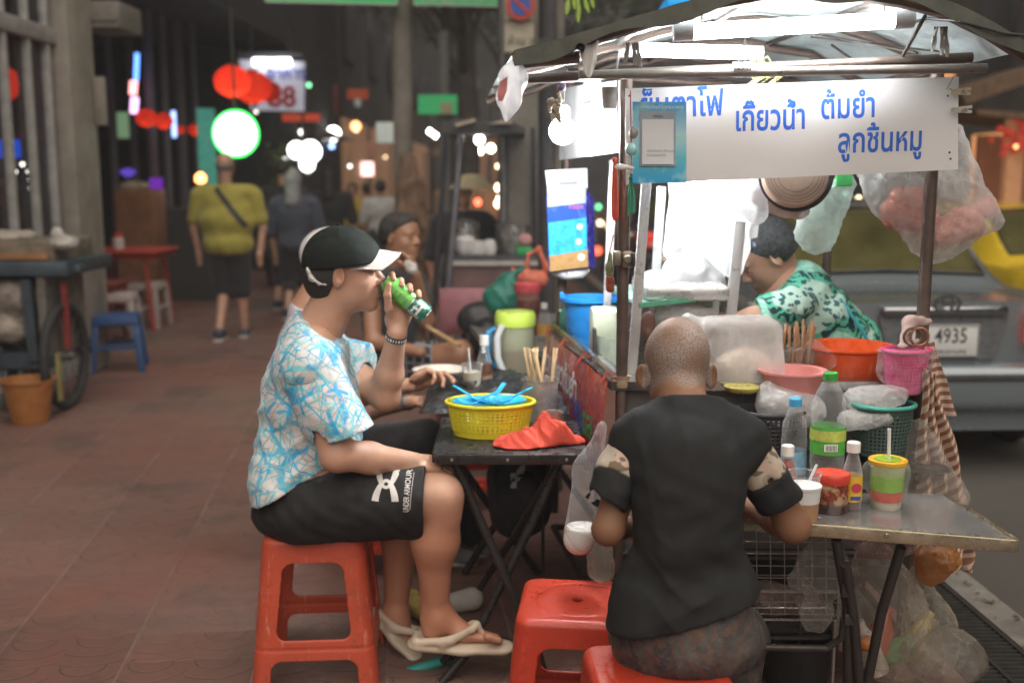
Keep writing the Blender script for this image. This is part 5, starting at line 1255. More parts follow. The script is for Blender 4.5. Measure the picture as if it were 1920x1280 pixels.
# second dark basket further left, behind the bottles
c = V(xat(1440, 860, 2.84), 2.84, W(1440, 862, 2.84).z)
mesh_basket('mesh_basket', c, .09, .075, .14, .84, M('dark_basket', (.035,.035,.04), .5), 'black mesh basket standing behind the bottles at the shoulder of the black shirt man', nu=40, nz=10, rows=(.1, .9))
solo('basket_shelf', MB().box((.86, 2.86, c.z-.008), (.62, .2, .012)).bar((.6, 2.86, .14), (.6, 2.86, c.z-.012), .02).bar((1.1, 2.86, .14), (1.1, 2.86, c.z-.012), .02), STEELD, 'narrow steel shelf between the steel table and the cart carrying the mesh baskets', 'shelf')
# striped cloth hung at the right
def mat_stripe(name, rot, a, b2, sc):
    m, nt, b = nodes_of(name); w = N(nt, 'ShaderNodeTexWave', wave_type='BANDS', bands_direction='Z'); w.inputs['Scale'].default_value = sc; w.inputs['Distortion'].default_value = .8; w.inputs['Detail'].default_value = 2
    co = coord(nt, 1, rot); L(nt, co, w.inputs['Vector'])
    cc = ramp(nt, w.outputs['Fac'], [(.45, a), (.55, b2)]); L(nt, mixc(nt, ramp(nt, noise(nt, co, 30, 4), [(.4, 0.0), (.8, .5)]), cc, (.2,.15,.1)), b.inputs['Base Color']); b.inputs['Roughness'].default_value = .9
    bump(nt, noise(nt, co, 250, 3), b, .4, .002); return m
TAN, BRN = (.60,.47,.37), (.26,.105,.06)
def drape(top0, top1, bot0, bot1, Y, n=14, amp=.012, w=16):
    g = MB()
    def fn(u, v):
        p = W(*top0, Y).lerp(W(*top1, Y), u).lerp(W(*bot0, Y).lerp(W(*bot1, Y), u), v)
        return p+V(.3*amp*math.sin(v*9+u*3), amp*(.35+.65*v)*math.sin(u*w+v*2.5), 0)
    g.grid(fn, 22, 26); return g.solid(.0025)
solo('striped_cloth', drape((1732, 645), (1752, 640), (1740, 785), (1792, 778), 2.87, amp=.008, w=9), mat_stripe('stripe_flat', (0,.12,0), BRN, TAN, 13.5), 'brown and cream striped cloth hung straight from the right pole', 'cloth')
solo('striped_cloth', drape((1728, 690), (1750, 700), (1720, 1000), (1822, 945), 2.82, amp=.022, w=18), mat_stripe('stripe_slant', (0,1.05,0), BRN, TAN, 17), 'longer striped cloth bunched in slanting folds behind the right end of the steel table', 'cloth')
solo('striped_cloth', drape((1748, 1010), (1820, 1000), (1755, 1075), (1822, 1068), 2.83, amp=.02, w=16), mat_stripe('stripe_low', (0,.75,0), BRN, TAN, 17), 'end of a striped cloth showing below the right end of the steel table', 'cloth')
loose_bag('clear_bag', [C(W(1720, 800, 2.8), W(1745, 920, 2.76), .02, .075, .05), E(W(1760, 930, 2.74), (.075,.05,.035))], 'empty clear bag collapsed against the slanting striped cloth', FILM('clear_bag3', (.80,.77,.70), .08, .12, .40, .8, 26), amp=.01, seed=31, dirs=[(1,.2,.08), (.7,.7,-.1), (-.6,.8,.12), (.9,-.4,.05)])
# ---- below the table: wire rack, bags, buckets
RK = M('rack_wire', (.45,.44,.42), .35, .8)
t = thing('wire_rack', 'chrome wire grid rack under the steel table beside the black shirt man', 'rack', tuple(W(1470, 1160, 2.62)))
def rk(px, py, Y=2.66): return W(px, py, Y)
mb = MB()
for i in range(8):
    x = 1392+i*26; mb.tube([rk(x, 990), rk(x+2, 1152)], .0016, 5)
for j in range(8):
    y = 992+j*22.5; mb.tube([rk(1388, y), rk(1576, y+2)], .0016, 5)
put('grid_wire', mb, RK, t)
fr = MB().tube([rk(1388, 988), rk(1578, 988)], .003, 6).tube([rk(1390, 1108), rk(1570, 1110)], .0035, 6).tube([rk(1395, 1160), rk(1570, 1162)], .0035, 6).tube([rk(1390, 988), rk(1396, 1162)], .003, 6).tube([rk(1577, 988), rk(1570, 1162)], .003, 6)
fr.tube([rk(1396, 1162), rk(1396, 1162)+V(0,.32,0)], .003, 6).tube([rk(1570, 1162), rk(1570, 1162)+V(0,.32,0)], .003, 6).tube([rk(1388, 988), rk(1388, 988)+V(0,.32,0)], .003, 6).tube([rk(1578, 988), rk(1578, 988)+V(0,.32,0)], .003, 6)
put('frame_wire', fr, RK, t)
gp = MB()
for a_ in (0, .08, .16, .24, .32): gp.tube([rk(1396, 1162)+V(0,a_,0), rk(1570, 1162)+V(0,a_,0)], .002, 5)
put('bottom_wire', gp, RK, t)
put('leg', MB().tube([rk(1400, 1162), V(rk(1400, 1162).x, 2.66, 0)], .005, 6), RK, t); put('leg', MB().tube([rk(1566, 1162), V(rk(1566, 1162).x, 2.66, 0)], .005, 6), RK, t)
put('leg', MB().tube([rk(1400, 1162)+V(0,.32,0), V(rk(1400, 1162).x, 2.98, 0)], .005, 6), RK, t); put('leg', MB().tube([rk(1566, 1162)+V(0,.32,0), V(rk(1566, 1162).x, 2.98, 0)], .005, 6), RK, t)
loose_bag('food_bag', [E(W(1440, 1120, 2.82), (.07,.07,.04)), E(W(1500, 1125, 2.84), (.06,.06,.035))], 'dim bag of vegetables lying inside the wire rack', M('veg_bag', (.20,.13,.11), .5, var=.6, vs=40), amp=.008, seed=41)
PBAG = FILM('pale_bag', (.74,.66,.56), .16, .10, .45, .8, 14)
loose_bag('clear_bag', [E(W(1540, 1075, 2.56), (.055,.05,.075)), C(W(1560, 1000, 2.6), W(1545, 1060, 2.56), .02, .05, .04), E(W(1530, 1150, 2.58), (.04,.04,.05)), C(W(1490, 1090, 2.57), W(1530, 1085, 2.57), .02, .04, .03)], 'clear plastic bag bulging in front of the wire rack by the table legs', FILM('clear_bag4', (.80,.75,.70), .10, .10, .40, .8, 24), amp=.009, seed=43, dirs=[(1,.2,.08), (.7,.7,-.1), (-.6,.8,.12), (.9,-.4,.05)], w=55)
loose_bag('refuse_bag', [C(W(1640, 1055, 2.72), W(1650, 1110, 2.7), .05, .10, .06), E(W(1655, 1180, 2.7), (.115,.10,.12), k=.06), E(W(1700, 1210, 2.72), (.09,.09,.09), k=.06)], 'large pale refuse bag standing on the ground under the steel table', PBAG, res=.007, amp=.014, seed=45, dirs=[(1,.2,.08), (.7,.7,-.1), (-.6,.8,.12), (.9,-.4,.05)], w=38, cuts=[((0,0,.004), (0,0,-1))])
loose_bag('refuse_bag', [E(W(1745, 1190, 2.8), (.07,.08,.10), k=.06), C(W(1720, 1075, 2.8), W(1740, 1150, 2.8), .02, .05, .04)], 'smaller pale refuse bag leaning towards the drain grate', FILM('pale_bag2', (.66,.62,.50), .12, .10, .45, .8, 16), res=.007, amp=.012, seed=47, dirs=[(1,.2,.08), (.7,.7,-.1), (-.6,.8,.12), (.9,-.4,.05)], w=42, cuts=[((0,0,.004), (0,0,-1))])
for i, (px, py, Y_, ax_, cc_) in enumerate(((1650,1190,2.7,(.3,.2,1),(.45,.10,.05)), (1690,1215,2.72,(1,.2,.3),(.12,.30,.10)), (1630,1215,2.68,(-.4,.1,1),(.5,.45,.4)), (1720,1195,2.74,(.5,.3,.8),(.4,.3,.08)))):
    p_ = W(px, py, Y_); solo('refuse_bottle', MB().lathe([(.028,-.07),(.031,-.06),(.031,.02),(.014,.06),(.014,.08)], p_, 16, axis=ax_), M('refuse_%d' % i, cc_, .4, var=.4), ('crushed red', 'crushed green', 'pale', 'crushed yellowish')[i]+' bottle inside the refuse bags under the steel table', 'bottle')
loose_bag('snack_bag', [E(W(1655, 1022, 2.66), (.075,.05,.03), k=.03), C(W(1620, 1015, 2.66), W(1700, 1018, 2.66), .02, .02, .03)], 'crumpled clear bag of reddish scraps pressed under the steel table top', FILM('scrap_bag', (.6,.42,.38), .35, .12, .3, .8, 34), amp=.006, seed=51)
loose_bag('orange_net_bag', [E(W(1757, 1045, 2.7), (.055,.05,.042), k=.03), E(W(1745, 1075, 2.7), (.035,.035,.03), k=.03)], 'orange and green vegetable bag hanging under the right end of the steel table', FILM('net_orange', (.55,.26,.09), .75, .2, .2, .8, 40), amp=.007, seed=53)
solo('black_bucket', MB().openlathe([(0,0),(.085,0),(.09,.01),(.105,.16),(.112,.165),(.1,.16),(.085,.012),(0,.012)], c=V(xat(1495, 1200, 2.95), 2.95, .0), n=28), M('bucket_black', (.03,.03,.03), .5), 'black bucket standing in the dark beneath the wire rack', 'bucket')
loose_bag('refuse_bag', [E(W(1770, 1230, 2.62), (.10,.08,.07), k=.05)], 'flattened grey refuse bag on the paving at the kerb end of the steel table', FILM('grey_bag', (.42,.39,.34), .25, .12, .4, .8, 18), res=.007, amp=.012, seed=57, cuts=[((0,0,.004), (0,0,-1))])
solo('orange_scrap', MB().ball(W(1627, 1205, 2.62), (.03,.02,.02), 10), M('scrap_orange', (.55,.2,.05), .6, var=.4), 'orange fruit peel scrap on the ground behind the table legs', 'scrap')
# clear bags hanging at the left of the black shirt man
hb = W(1120, 820, 2.62)
t = thing('drink_bag', 'long clear bag with white liquid at its bottom hanging left of the black shirt man', 'bag', tuple(W(1085, 1040, 2.62)))
pr = [C(W(1128, 800, 2.68), W(1105, 880, 2.64), .010, .034, .03), C(W(1105, 880, 2.64), W(1090, 1000, 2.62), .034, .046, .04)]
put('film', sdf(pr, .0042, disp=folds(.005, 70, [(1,0,.05), (.9,.3,0), (.8,-.5,.1)], seed=61)), FILM('drink_film', (.86,.86,.86), .07, .09, .45, .7, 22), t)
put('liquid', sdf([C(W(1092, 990, 2.62), W(1086, 1010, 2.62), .043, .041, .02)], .004, cuts=[(W(1090, 985, 2.62), (0,0,1))]), M('milk_white', (.75,.73,.68), .3, var=.05), t)
loose_bag('clear_bag', [C(W(1125, 1010, 2.7), W(1125, 1060, 2.7), .03, .034, .03), E(W(1130, 1070, 2.7), (.03,.03,.03))], 'smaller clear bag of greenery hanging under the white drink bag', FILM('green_tint_bag', (.45,.42,.34), .3, .15, .5, .6, 30), amp=.005, seed=63)

# ------------------------------------------------------------------ hung on the cart frame
t = thing('tissue_pack', 'large blue and white tissue pack with a gold base hung on the left pole', 'tissue pack', tuple(W(1070, 510, 3.86)))
Y = 3.86
def pk(poly, m, nm, dy=0, th=.10): return put(nm, MB().prism([W(x, y, Y-dy) for x, y in poly], (0,0,0), (0,th,0)), m, t)
pk(((1025,365),(1096,352),(1102,498),(1030,508)), M('pack_blue', (.03,.10,.62), .25, var=.2, vs=6), 'body')
put('side_face', MB().prism([W(1096, 352, Y-.002), W(1112, 372, Y+.10), W(1116, 505, Y+.10), W(1102, 500, Y-.002)], (0,0,0), (.002,.0,0)), M('pack_deep', (.05,.04,.45), .25, var=.2), t)
pk(((1022,320),(1101,315),(1102,352),(1027,356)), M('pack_white', (.75,.76,.8), .3, var=.05), 'handle_flap', 0, .008)
pk(((1026,354),(1099,349),(1099,380),(1027,388)), M('pack_pale', (.50,.60,.85), .25, var=.3, vs=20), 'pale_band', .002, .01)
pk(((1028,418),(1100,408),(1101,470),(1030,482)), M('pack_aqua', (.05,.45,.80), .25, var=.5, vs=26), 'aqua_band', .003, .01)
pk(((1030,480),(1102,468),(1103,500),(1031,509)), M('pack_gold', (.45,.26,.10), .3, var=.1), 'gold_band', .004, .01)
put('handle_slot', MB().prism([W(1048, 341, Y-.004), W(1083, 339, Y-.004), W(1083, 346, Y-.004), W(1048, 348, Y-.004)], (0,0,0), (0,.002,0)), M('ink_grey'), t)
put('motif', MB().lathe([(.013,0),(.013,.001)], W(1090, 482, Y-.006), 16, axis=(0,-1,0)).lathe([(.011,0),(.011,.001)], W(1087, 425, Y-.005), 16, axis=(0,-1,0)).lathe([(.011,0),(.011,.001)], W(1085, 453, Y-.005), 16, axis=(0,-1,0)), M('ink_white'), t)
put('lettering', text_mb('TISSUE', .018, W(1066, 392, Y-.008), (1,0,.05), (0,0,1), .02), M('ink_red', (.6,.1,.1), .5), t)
loose_bag('white_bag', [C(W(1040, 505, 3.9), W(1095, 505, 3.9), .02, .02, .02), E(W(1070, 515, 3.9), (.05,.03,.018))], 'white bag bottom showing just below the tissue pack', M('bag_white', (.62,.61,.6), .5, var=.1), amp=.004, seed=71)
# hanging bag at the roof corner
def spindle(p0, p1, r_): return [C(p0, p0.lerp(p1, .3), .006, r_, .03), C(p0.lerp(p1, .3), p0.lerp(p1, .65), r_, r_*.9, .03), C(p0.lerp(p1, .65), p1, r_*.9, .006, .03)]
pr = spindle(W(968, 112, 2.72), W(948, 226, 2.72), .030)
m = sdf(pr, .0036, disp=folds(.004, 120, [(1,0,.1), (.7,.7,0)], seed=73)); t = thing('hanging_bag', 'knotted white plastic bag with a pink patch hanging from the left roof corner', 'bag', tuple(W(957, 226, 2.72)))
put('film', m, FILM('white_thin', (.86,.84,.84), .68, .25, .3, .5, 26), t)
em = MB(); em.add([W(x, y, 2.66) for x, y in ((938,150),(952,142),(950,170),(942,188),(934,188),(932,168))], [(0,1,2,3,4,5)])
put('pink_patch', wrap(em, m, (0,1,0), .0015, .4, cuts=2), M('patch_pink', (.62,.25,.23), .6), t)
# garlands and tassels
t = thing('flower_garland', 'faded flower garland with purple and cream blooms hanging at the left of the side banner', 'garland', tuple(W(1048, 240, 2.95)))
mb = MB(); 
for k in range(9): mb.ball(W(1048+2*math.sin(k), 178+k*6.2, 2.95), .006, 8)
put('cream_beads', mb, M('bead_cream', (.55,.45,.33), .7), t)
put('purple_bloom', MB().ball(W(1053, 163, 2.95), .012, 10).ball(W(1050, 154, 2.95), .009, 10), M('bloom_purple', (.30,.20,.36), .7), t)
mb = MB(); rr = random.Random(9)
for k in range(22): mb.ball(W(1042+rr.uniform(-12, 12), 205+rr.uniform(-18, 20), 2.96+rr.uniform(-.01, .02)), rr.uniform(.005, .009), 7)
put('petals', mb, M('petal_cream', (.62,.52,.40), .8, var=.3, vs=60), t)
put('thread', MB().tube([W(1048, 150, 2.95), W(1047, 240, 2.95)], .0015, 5), M('cord_red'), t)
def tassel(px, y0, y1, Y, w, m, lab):
    mb = MB()
    for k in range(14):
        dx = (k/13-.5)*w; mb.tube([W(px+dx*.4, y0, Y), W(px+dx, (y0+y1)/2, Y+.004*math.sin(k)), W(px+dx*1.05+rr.uniform(-1, 1), y1+rr.uniform(-6, 4), Y+.006*math.cos(k*2))], .0019, 5)
    mb.ball(W(px, y0, Y), .008, 8); solo('silk_tassel', mb, m, lab, 'tassel')
tassel(1153, 300, 412, 2.88, 11, M('tassel_red', (.70,.12,.07), .8, var=.2), 'red silk tassel hanging beside the front left pole')
tassel(1184, 332, 400, 2.84, 12, M('tassel_green', (.06,.28,.17), .8, var=.2), 'green silk tassel hanging below the payment poster corner')
t = thing('charm_cluster', 'cluster of pale teal glass charms hanging at the left edge of the payment poster', 'charm', tuple(W(1180, 300, 2.84)))
put('bead', MB().ball(W(1188, 250, 2.83), (.013,.011,.016), 12), M('bead_grey', (.32,.28,.26), .3), t)
put('bead', MB().ball(W(1184, 280, 2.83), (.017,.014,.017), 12), M('bead_teal', (.35,.62,.62), .2), t)
put('bow', MB().ball(W(1166, 313, 2.83), (.02,.006,.008), 8).ball(W(1186, 315, 2.83), (.016,.006,.006), 8), M('bow_white', (.75,.73,.7), .7), t)
put('thread', MB().tube([W(1182, 170, 2.83), W(1183, 240, 2.83), W(1184, 320, 2.83)], .0016, 5), M('cord_red'), t)
# fly swatter / cup hooks and bottle hanging in the cabinet corner
pr = [C(W(1142, 500, 3.0), W(1144, 540, 3.0), .010, .013, .015), C(W(1144, 475, 3.0), W(1143, 500, 3.0), .005, .009, .01)]
t = thing('sauce_pouch', 'small pouch of red and green sauce hanging inside the front left pole', 'pouch', tuple(W(1143, 545, 3.0)))
put('upper_fill', sdf(pr, .003, cuts=[(W(1143, 518, 3.0), (0,0,-1))]), M('pouch_green', (.22,.24,.12), .25, var=.4, vs=50), t)
put('lower_fill', sdf(pr, .003, cuts=[(W(1143, 518, 3.0), (0,0,1))]), M('pouch_red', (.40,.09,.05), .25, var=.3, vs=50), t)
put('tie', MB().tube([W(1142, 478, 3.0), W(1150, 440, 3.0)], .002, 5), M('cord_red'), t)
# paper cup holder and bag scrap hung from the rail
t = thing('hanging_cup', 'pale paper cup hanging from the roof rail above the left bulb', 'cup', tuple(W(1143, 210, 2.9)))
put('wall', MB().openlathe([(0,.0),(.018,0),(.022,.055),(.024,.057)], c=W(1143, 205, 2.9), n=20), M('paper_cup', (.55,.53,.5), .6), t)
put('cord', MB().tube([W(1158, 150, 2.9), W(1158, 230, 2.88)], .002, 5), M('cord_red'), t)
CR = FILM('crinkle_clear', (.75,.76,.78), .3, .12, .5, .8, 50)
loose_bag('clear_bag', [E(W(1118, 178, 2.96), (.018,.015,.028)), E(W(1112, 160, 2.96), (.022,.012,.012))], 'scrunched clear bag tied above the left side banner', CR, res=.003, amp=.005, w=120, seed=81)
# straw hat hung behind the sign
hc = W(1490, 328, 3.02)
t = thing('straw_hat', 'pale pink straw hat with a black brim hung just below the menu sign', 'hat', tuple(hc))
ax = V(-.12, -1, .12)
put('brim', MB().lathe([(.060,.0),(.098,.004),(.104,.0),(.104,-.004),(.06,-.004)], hc+V(.012,.03,-.0), 48, axis=ax), M('hat_black', (.035,.034,.036), .8), t)
put('crown', MB().lathe([(.092,-.006),(.092,.02),(.086,.03),(.04,.034),(0,.035)], hc+V(.0,.0,.0), 48, axis=ax), M('hat_straw', (.62,.46,.36), .8, var=.12, vs=40, bmp=.2, bs=120), t)
mb = MB()
x_ = ax.normalized().cross(V(0,0,1)).normalized(); y_ = x_.cross(ax.normalized())
for rad in (.05, .062, .071, .079): mb.tube([hc+ax.normalized()*.0345+(x_*math.cos(a)+y_*math.sin(a))*rad+V(0,0,0) for a in [k*math.pi/24 for k in range(48)]], .0012, 4, closed=True)
put('stitching', mb, M('hat_stitch', (.45,.32,.25), .9), t)
# clear bags and rags around the hat, lit from behind
loose_bag('clear_bag', [E(W(1400, 360, 3.1), (.05,.03,.06)), C(W(1390, 330, 3.1), W(1420, 400, 3.1), .04, .03, .03)], 'bright clear bag of cups hanging left of the straw hat', FILM('bright_bag', (.9,.9,.9), .45, .15, .4, .6, 36), amp=.006, seed=83)
loose_bag('onion_bag', [E(W(1470, 385, 3.12), (.055,.03,.028)), C(W(1430, 370, 3.12), W(1500, 395, 3.12), .030, .024, .03)], 'bag of brown dried goods hanging under the straw hat', FILM('brown_bag', (.42,.28,.24), .6, .2, .3, .6, 44), amp=.006, seed=85)
loose_bag('white_bag', [E(W(1530, 430, 3.2), (.045,.03,.06)), C(W(1560, 370, 3.2), W(1530, 440, 3.2), .035, .05, .04), C(W(1585, 345, 3.2), W(1560, 380, 3.2), .03, .04, .03)], 'hanging white and green carrier bag right of the straw hat', FILM('greenish_bag', (.72,.84,.77), .66, .2, .3, .8, 14), amp=.011, seed=87, w=40)
solo('green_packet', MB().box(W(1583, 330, 3.15), (.05,.01,.06), bev=.004), M('packet_green', (.10,.62,.18), .4), 'bright green packet peeking below the menu sign', 'packet')
# big clear bag of snacks hung at the right pole
t = thing('snack_bag', 'big clear bag of pinkish snack packs hanging behind the right pole under the sign', 'bag', tuple(W(1750, 480, 3.05)))
YB = 3.06
pr = [C(W(1700, 330, YB), W(1745, 440, YB), .055, .05, .07), C(W(1790, 250, YB), W(1800, 390, YB), .025, .085, .07), E(W(1790, 400, YB), (.105,.06,.055), k=.05), E(W(1680, 370, YB), (.08,.05,.06), k=.05), C(W(1790, 400, YB), W(1760, 470, YB), .07, .02, .05), C(W(1650, 325, YB), W(1745, 445, YB), .055, .045, .06), C(W(1720, 320, YB), W(1770, 420, YB), .07, .06, .06), E(W(1850, 415, YB), (.04,.04,.03), k=.03)]
put('film', sdf(pr, .006, disp=fsum(folds(.006, 30, seed=91), ridges(.010, 34, [(1,.2,.25), (.9,.3,-.3), (.7,.6,.1)], seed=92, pw=4), ridges(.006, 80, [(1,.2,.25), (.9,.3,-.3)], seed=93, pw=4)), cuts=[(W(1620, 360, YB), (-1,0,-.6))]), FILM('snack_film', (.94,.92,.90), .24, .08, .5, .9, 16), t)
for (x, y, a, b2, z) in ((1690, 395, .045, .03, .05), (1800, 425, .055, .03, .035), (1770, 440, .04, .03, .03), (1730, 420, .03, .025, .03), (1840, 395, .03, .02, .02)):
    put('snack_pack', sdf([E(W(x, y, YB), (a*1.25, b2, z*1.2), k=.02), BX(W(x+12, y-16, YB), (a*.8, b2*.7, z*.8), .012, k=.02)], .005, disp=fsum(folds(.006, 90, seed=int(x)), ridges(.006, 90, seed=int(x)+1))), M('snack_pink', (.62,.25,.19), .5, var=.45, vs=70, bmp=.5, bs=120), t)
for (x, y, a, z) in ((1775, 350, .075, .05), (1668, 345, .06, .04), (1715, 360, .05, .05)):
    put('inner_bag', sdf([E(W(x, y, YB+.02), (a, .03, z), k=.02)], .006, disp=folds(.006, 70, seed=int(y))), FILM('milk_inner', (.62,.62,.60), .6, .3, .3, .4), t)
# ------------------------------------------------------------------ people
def mat_skin(name, col, red=(.55,.16,.10), hairc=(.06,.055,.05), rough=.42, sss=.12):
    m, nt, b = nodes_of(name); co = coord(nt)
    n = noise(nt, co, 28, 5); n2 = noise(nt, co, 9, 3); n3 = noise(nt, co, 300, 3)
    c = ramp(nt, n2, [(.3, tuple(x*.86 for x in col)), (.7, tuple(min(1, x*1.1) for x in col))])
    c = mixc(nt, ramp(nt, n, [(.45, 0.0), (.75, .22)]), c, tuple(a*.6+q*.4 for a, q in zip(col, red)))
    at = N(nt, 'ShaderNodeAttribute', attribute_name='lip'); c = mixc(nt, at.outputs['Fac'], c, red)
    at2 = N(nt, 'ShaderNodeAttribute', attribute_name='hair')
    mm = N(nt, 'ShaderNodeMath', operation='MULTIPLY'); L(nt, at2.outputs['Fac'], mm.inputs[0]); L(nt, ramp(nt, n3, [(.42, .15), (.58, 1.0)]), mm.inputs[1])
    c = mixc(nt, mm.outputs[0], c, hairc)
    L(nt, c, b.inputs['Base Color']); b.inputs['Roughness'].default_value = rough
    b.inputs['Subsurface Weight'].default_value = sss; b.inputs['Subsurface Radius'].default_value = (.012,.004,.002); b.inputs['Subsurface Scale'].default_value = .6
    bump(nt, n3, b, .12, .002); return m
def attr_near(vs, pts, r):
    d = np.min([np.linalg.norm((vs-np.array(p))/np.array(rr if isinstance(rr, tuple) else (rr,)*3), axis=1) for p, rr in pts], 0)
    return np.clip(1.4-d*1.0, 0, 1)*(d < 1.4)
CLOTH = lambda name, col, **k: M(name, col, .85, bmp=k.pop('bmp', .25), bs=350, sheen=.2, var=k.pop('var', .15), vs=k.pop('vs', 12))
def face_bits(t, T, s, f, brow=(.03,.025,.02), eye=True, near=None):
    mb = MB()
    for y in (-1, 1):
        mb.tube([T(.088,.014*y,.021), T(.0925,.026*y,.0255), T(.086,.040*y,.022), T(.078,.047*y,.016)], [.0022*s,.0034*s,.003*s,.0012*s], 6)
    put('eyebrow', mb, M('brow_hair', brow, .9), t)
    if eye:
        mb = MB()
        for y in (-1, 1): mb.tube([T(.0895,.020*y,.001), T(.0925,.030*y,.0025), T(.088,.042*y,.0005)], [.0012*s,.0024*s,.0012*s], 6)
        put('eyelid', mb, M('lash_dark', (.025,.02,.018), .5), t)

# ============ man in the blue patterned shirt, drinking
SKA = mat_skin('skin_fair', (.56,.325,.225), red=(.42,.15,.075))
ta = thing('person', 'man in black cap and blue patterned shirt drinking from a green can', 'person', tuple(W(590, 1005, 3.07)))
hc = W(646, 511, 3.06); nb = W(594, 628, 3.07)
hp, TA = head_prims(hc, (1,0,.04), neck=nb, s=.99, nr=.062, jaw=1.02)
shF, shN = W(612, 668, 3.235), W(582, 690, 2.895)
elF, wrF = W(722, 742, 3.12), W(744, 626, 3.045)
elN, wrN = W(632, 852, 2.86), W(778, 866, 2.99)
hipN, hipF = W(575, 945, 2.965), W(575, 945, 3.175)
knN, anN = W(822, 930, 2.95), W(820, 1150, 3.0)
knF, anF = W(770, 925, 3.2), W(742, 1150, 3.2)
torso = [E(W(578, 935, 3.07), (.145,.180,.115), k=.06), E(W(582, 845, 3.07), (.148,.165,.15), k=.06), E(W(582, 745, 3.065), (.130,.168,.15), k=.06), C(shN, shF, .062, .062, .06), C(W(585, 650, 3.0), W(585, 645, 3.14), .062, .062, .06)]
body = torso + [C(shF, elF, .052, .044, .03), C(elF, elF.lerp(wrF, .35), .042, .041, .02), C(elF.lerp(wrF, .35), wrF, .041, .0275, .02),
    C(shN, elN, .055, .047, .03), C(elN, elN.lerp(wrN, .4), .046, .043, .02), C(elN.lerp(wrN, .4), wrN, .043, .028, .02),
    C(hipN, knN, .092, .064, .04), C(knN+V(.012,0,.0), knN+V(.014,0,-.05), .056, .050, .03), C(knN, anN.lerp(knN, .64), .054, .060, .03), C(anN.lerp(knN, .64)+V(-.016,0,0), anN, .061, .034, .05), C(anN+V(-.028,0,.10), anN+V(-.034,0,-.01), .016, .014, .025), E(anN+V(.004,-.030,-.004), (.014,.010,.016), k=.012),
    C(hipF, knF, .092, .062, .04), C(knF, anF.lerp(knF, .62), .056, .058, .03), C(anF.lerp(knF, .62)+V(-.014,0,0), anF, .058, .033, .04)]
ft = lambda h, b_, t_, up: [C(h, b_, .032, .030, .03), C(b_, t_, .034, .022, .02, (up, .6))]
hN, bN, tN = W(812, 1178, 2.99), W(870, 1186, 2.985), W(925, 1196, 2.97)
body += [C(anN, hN, .036, .034, .03), C(anN+V(.01,0,-.01), bN, .036, .030, .03), C(bN, tN, .034, .022, .02, ((0,0,1), .6))]
for i in range(5):
    y = 2.965+(-.040+.019*i); p = W(918-4*abs(i-1), 1193, y); body.append(C(p, p+V(.034-.003*i,0,-.012), .011 if i else .013, .009 if i else .011, .004))
hF, tF = W(722, 1160, 3.2), W(775, 1225, 3.17)
body += [C(anF, hF, .035, .032, .03), C(anF, tF, .034, .026, .03)]
m_body = sdf(body, .0052)
# raised hand round the can
can0, can1 = W(724, 528, 3.045), W(800, 592, 3.045); cd = (can1-can0).normalized()
hd = (V(.28,0,1)).normalized()
hpA = hand_prims(wrF+V(-.003,0,.006), V(.12,.12,1), V(.25,-1,0), (.25,.3,.4,.55), (.1,.15,.2), 1.0, side=-1)
def arc_finger(base, mids, tip, r):
    pts = [base]+mids+[tip]; return [C(pts[i], pts[i+1], r*(1.06-.06*i), r*(1.0-.07*i), .004) for i in range(len(pts)-1)]
# palm behind the can, fingers wrapping over the top side, thumb in front below
hand = []
pal = W(752, 585, 3.085)
hand += [C(wrF, W(748, 600, 3.07), .027, .030, .02), C(W(742, 600, 3.075), W(762, 580, 3.09), .026, .026, .02), C(W(738, 596, 3.06), W(748, 566, 3.088), .022, .024, .02)]
fb = [W(722+14*i, 546+9*i, 3.092+.0) for i in range(4)]
for i in range(4):
    k = V(0,0,0)
    p0 = W(746+6*i, 572+5*i, 3.088); p1 = W(731+16.5*i, 526+10.5*i, 3.086); p2 = W(735+16.5*i, 515+11*i, 3.058); p3 = W(737+16.5*i, 523+11*i, 3.026)
    hand += arc_finger(p0, [p1, p2], p3, (.0098,.0098,.0094,.0084)[i])
hand += [C(W(738, 600, 3.05), W(729, 578, 3.022), .016, .0125, .012), C(W(729, 578, 3.022), W(726, 553, 3.006), .0118, .0105, .006), C(W(726, 553, 3.006), W(729, 534, 3.004), .0105, .0085, .006)]
hand.append(C(elF.lerp(wrF, .7), wrF, .032, .0275, .01))
m_hand = sdf(hand, .0024)
hnd2 = hand_prims(wrN+V(-.012,0,0), V(.95,.25,-.15), V(.1,.3,-1), (.35,.4,.45,.5), (.3,.3,.3), .95, side=1)+[C(elN.lerp(wrN, .75), wrN, .033, .028, .01)]
m_hand2 = sdf(hnd2, .0028)
m_head = sdf(hp, .0023)
mA = joinm(m_body, m_head, m_hand, m_hand2)
nh = len(m_body[0]); lip = np.zeros(len(mA[0])); hair = np.zeros(len(mA[0]))
hv = m_head[0]
lip[nh:nh+len(hv)] = .55*attr_near(hv, [(TA(.094,0,-.056), (.014,.024,.008)), (TA(.091,0,-.069), (.013,.021,.008))], 1)+.3*attr_near(hv, [(TA(-.006,-.082,-.004), .026), (TA(.1,0,-.03), .015)], 1)
loc = np.array([[(Vector(v)-hc).dot(V(1,0,.04).normalized()), v[2]-hc.z] for v in hv])
hz = np.clip((-.012-loc[:, 0]+.55*(loc[:, 1]+.02))/.02, 0, 1)*np.clip((loc[:, 1]+.072+.28*(loc[:, 0]+.05))/.02, 0, 1)
lh = np.abs(hv[:, 1]-hc.y)
hz *= ~((loc[:, 0] > -.035) & (lh > .072) & (loc[:, 1] < .03))
hair[nh:nh+len(hv)] = hz
bv = m_body[0]; lip[:nh] = .60*np.clip((.60-bv[:, 2])/.15, 0, 1)*(bv[:, 0] > W(640, 900, 3).x)
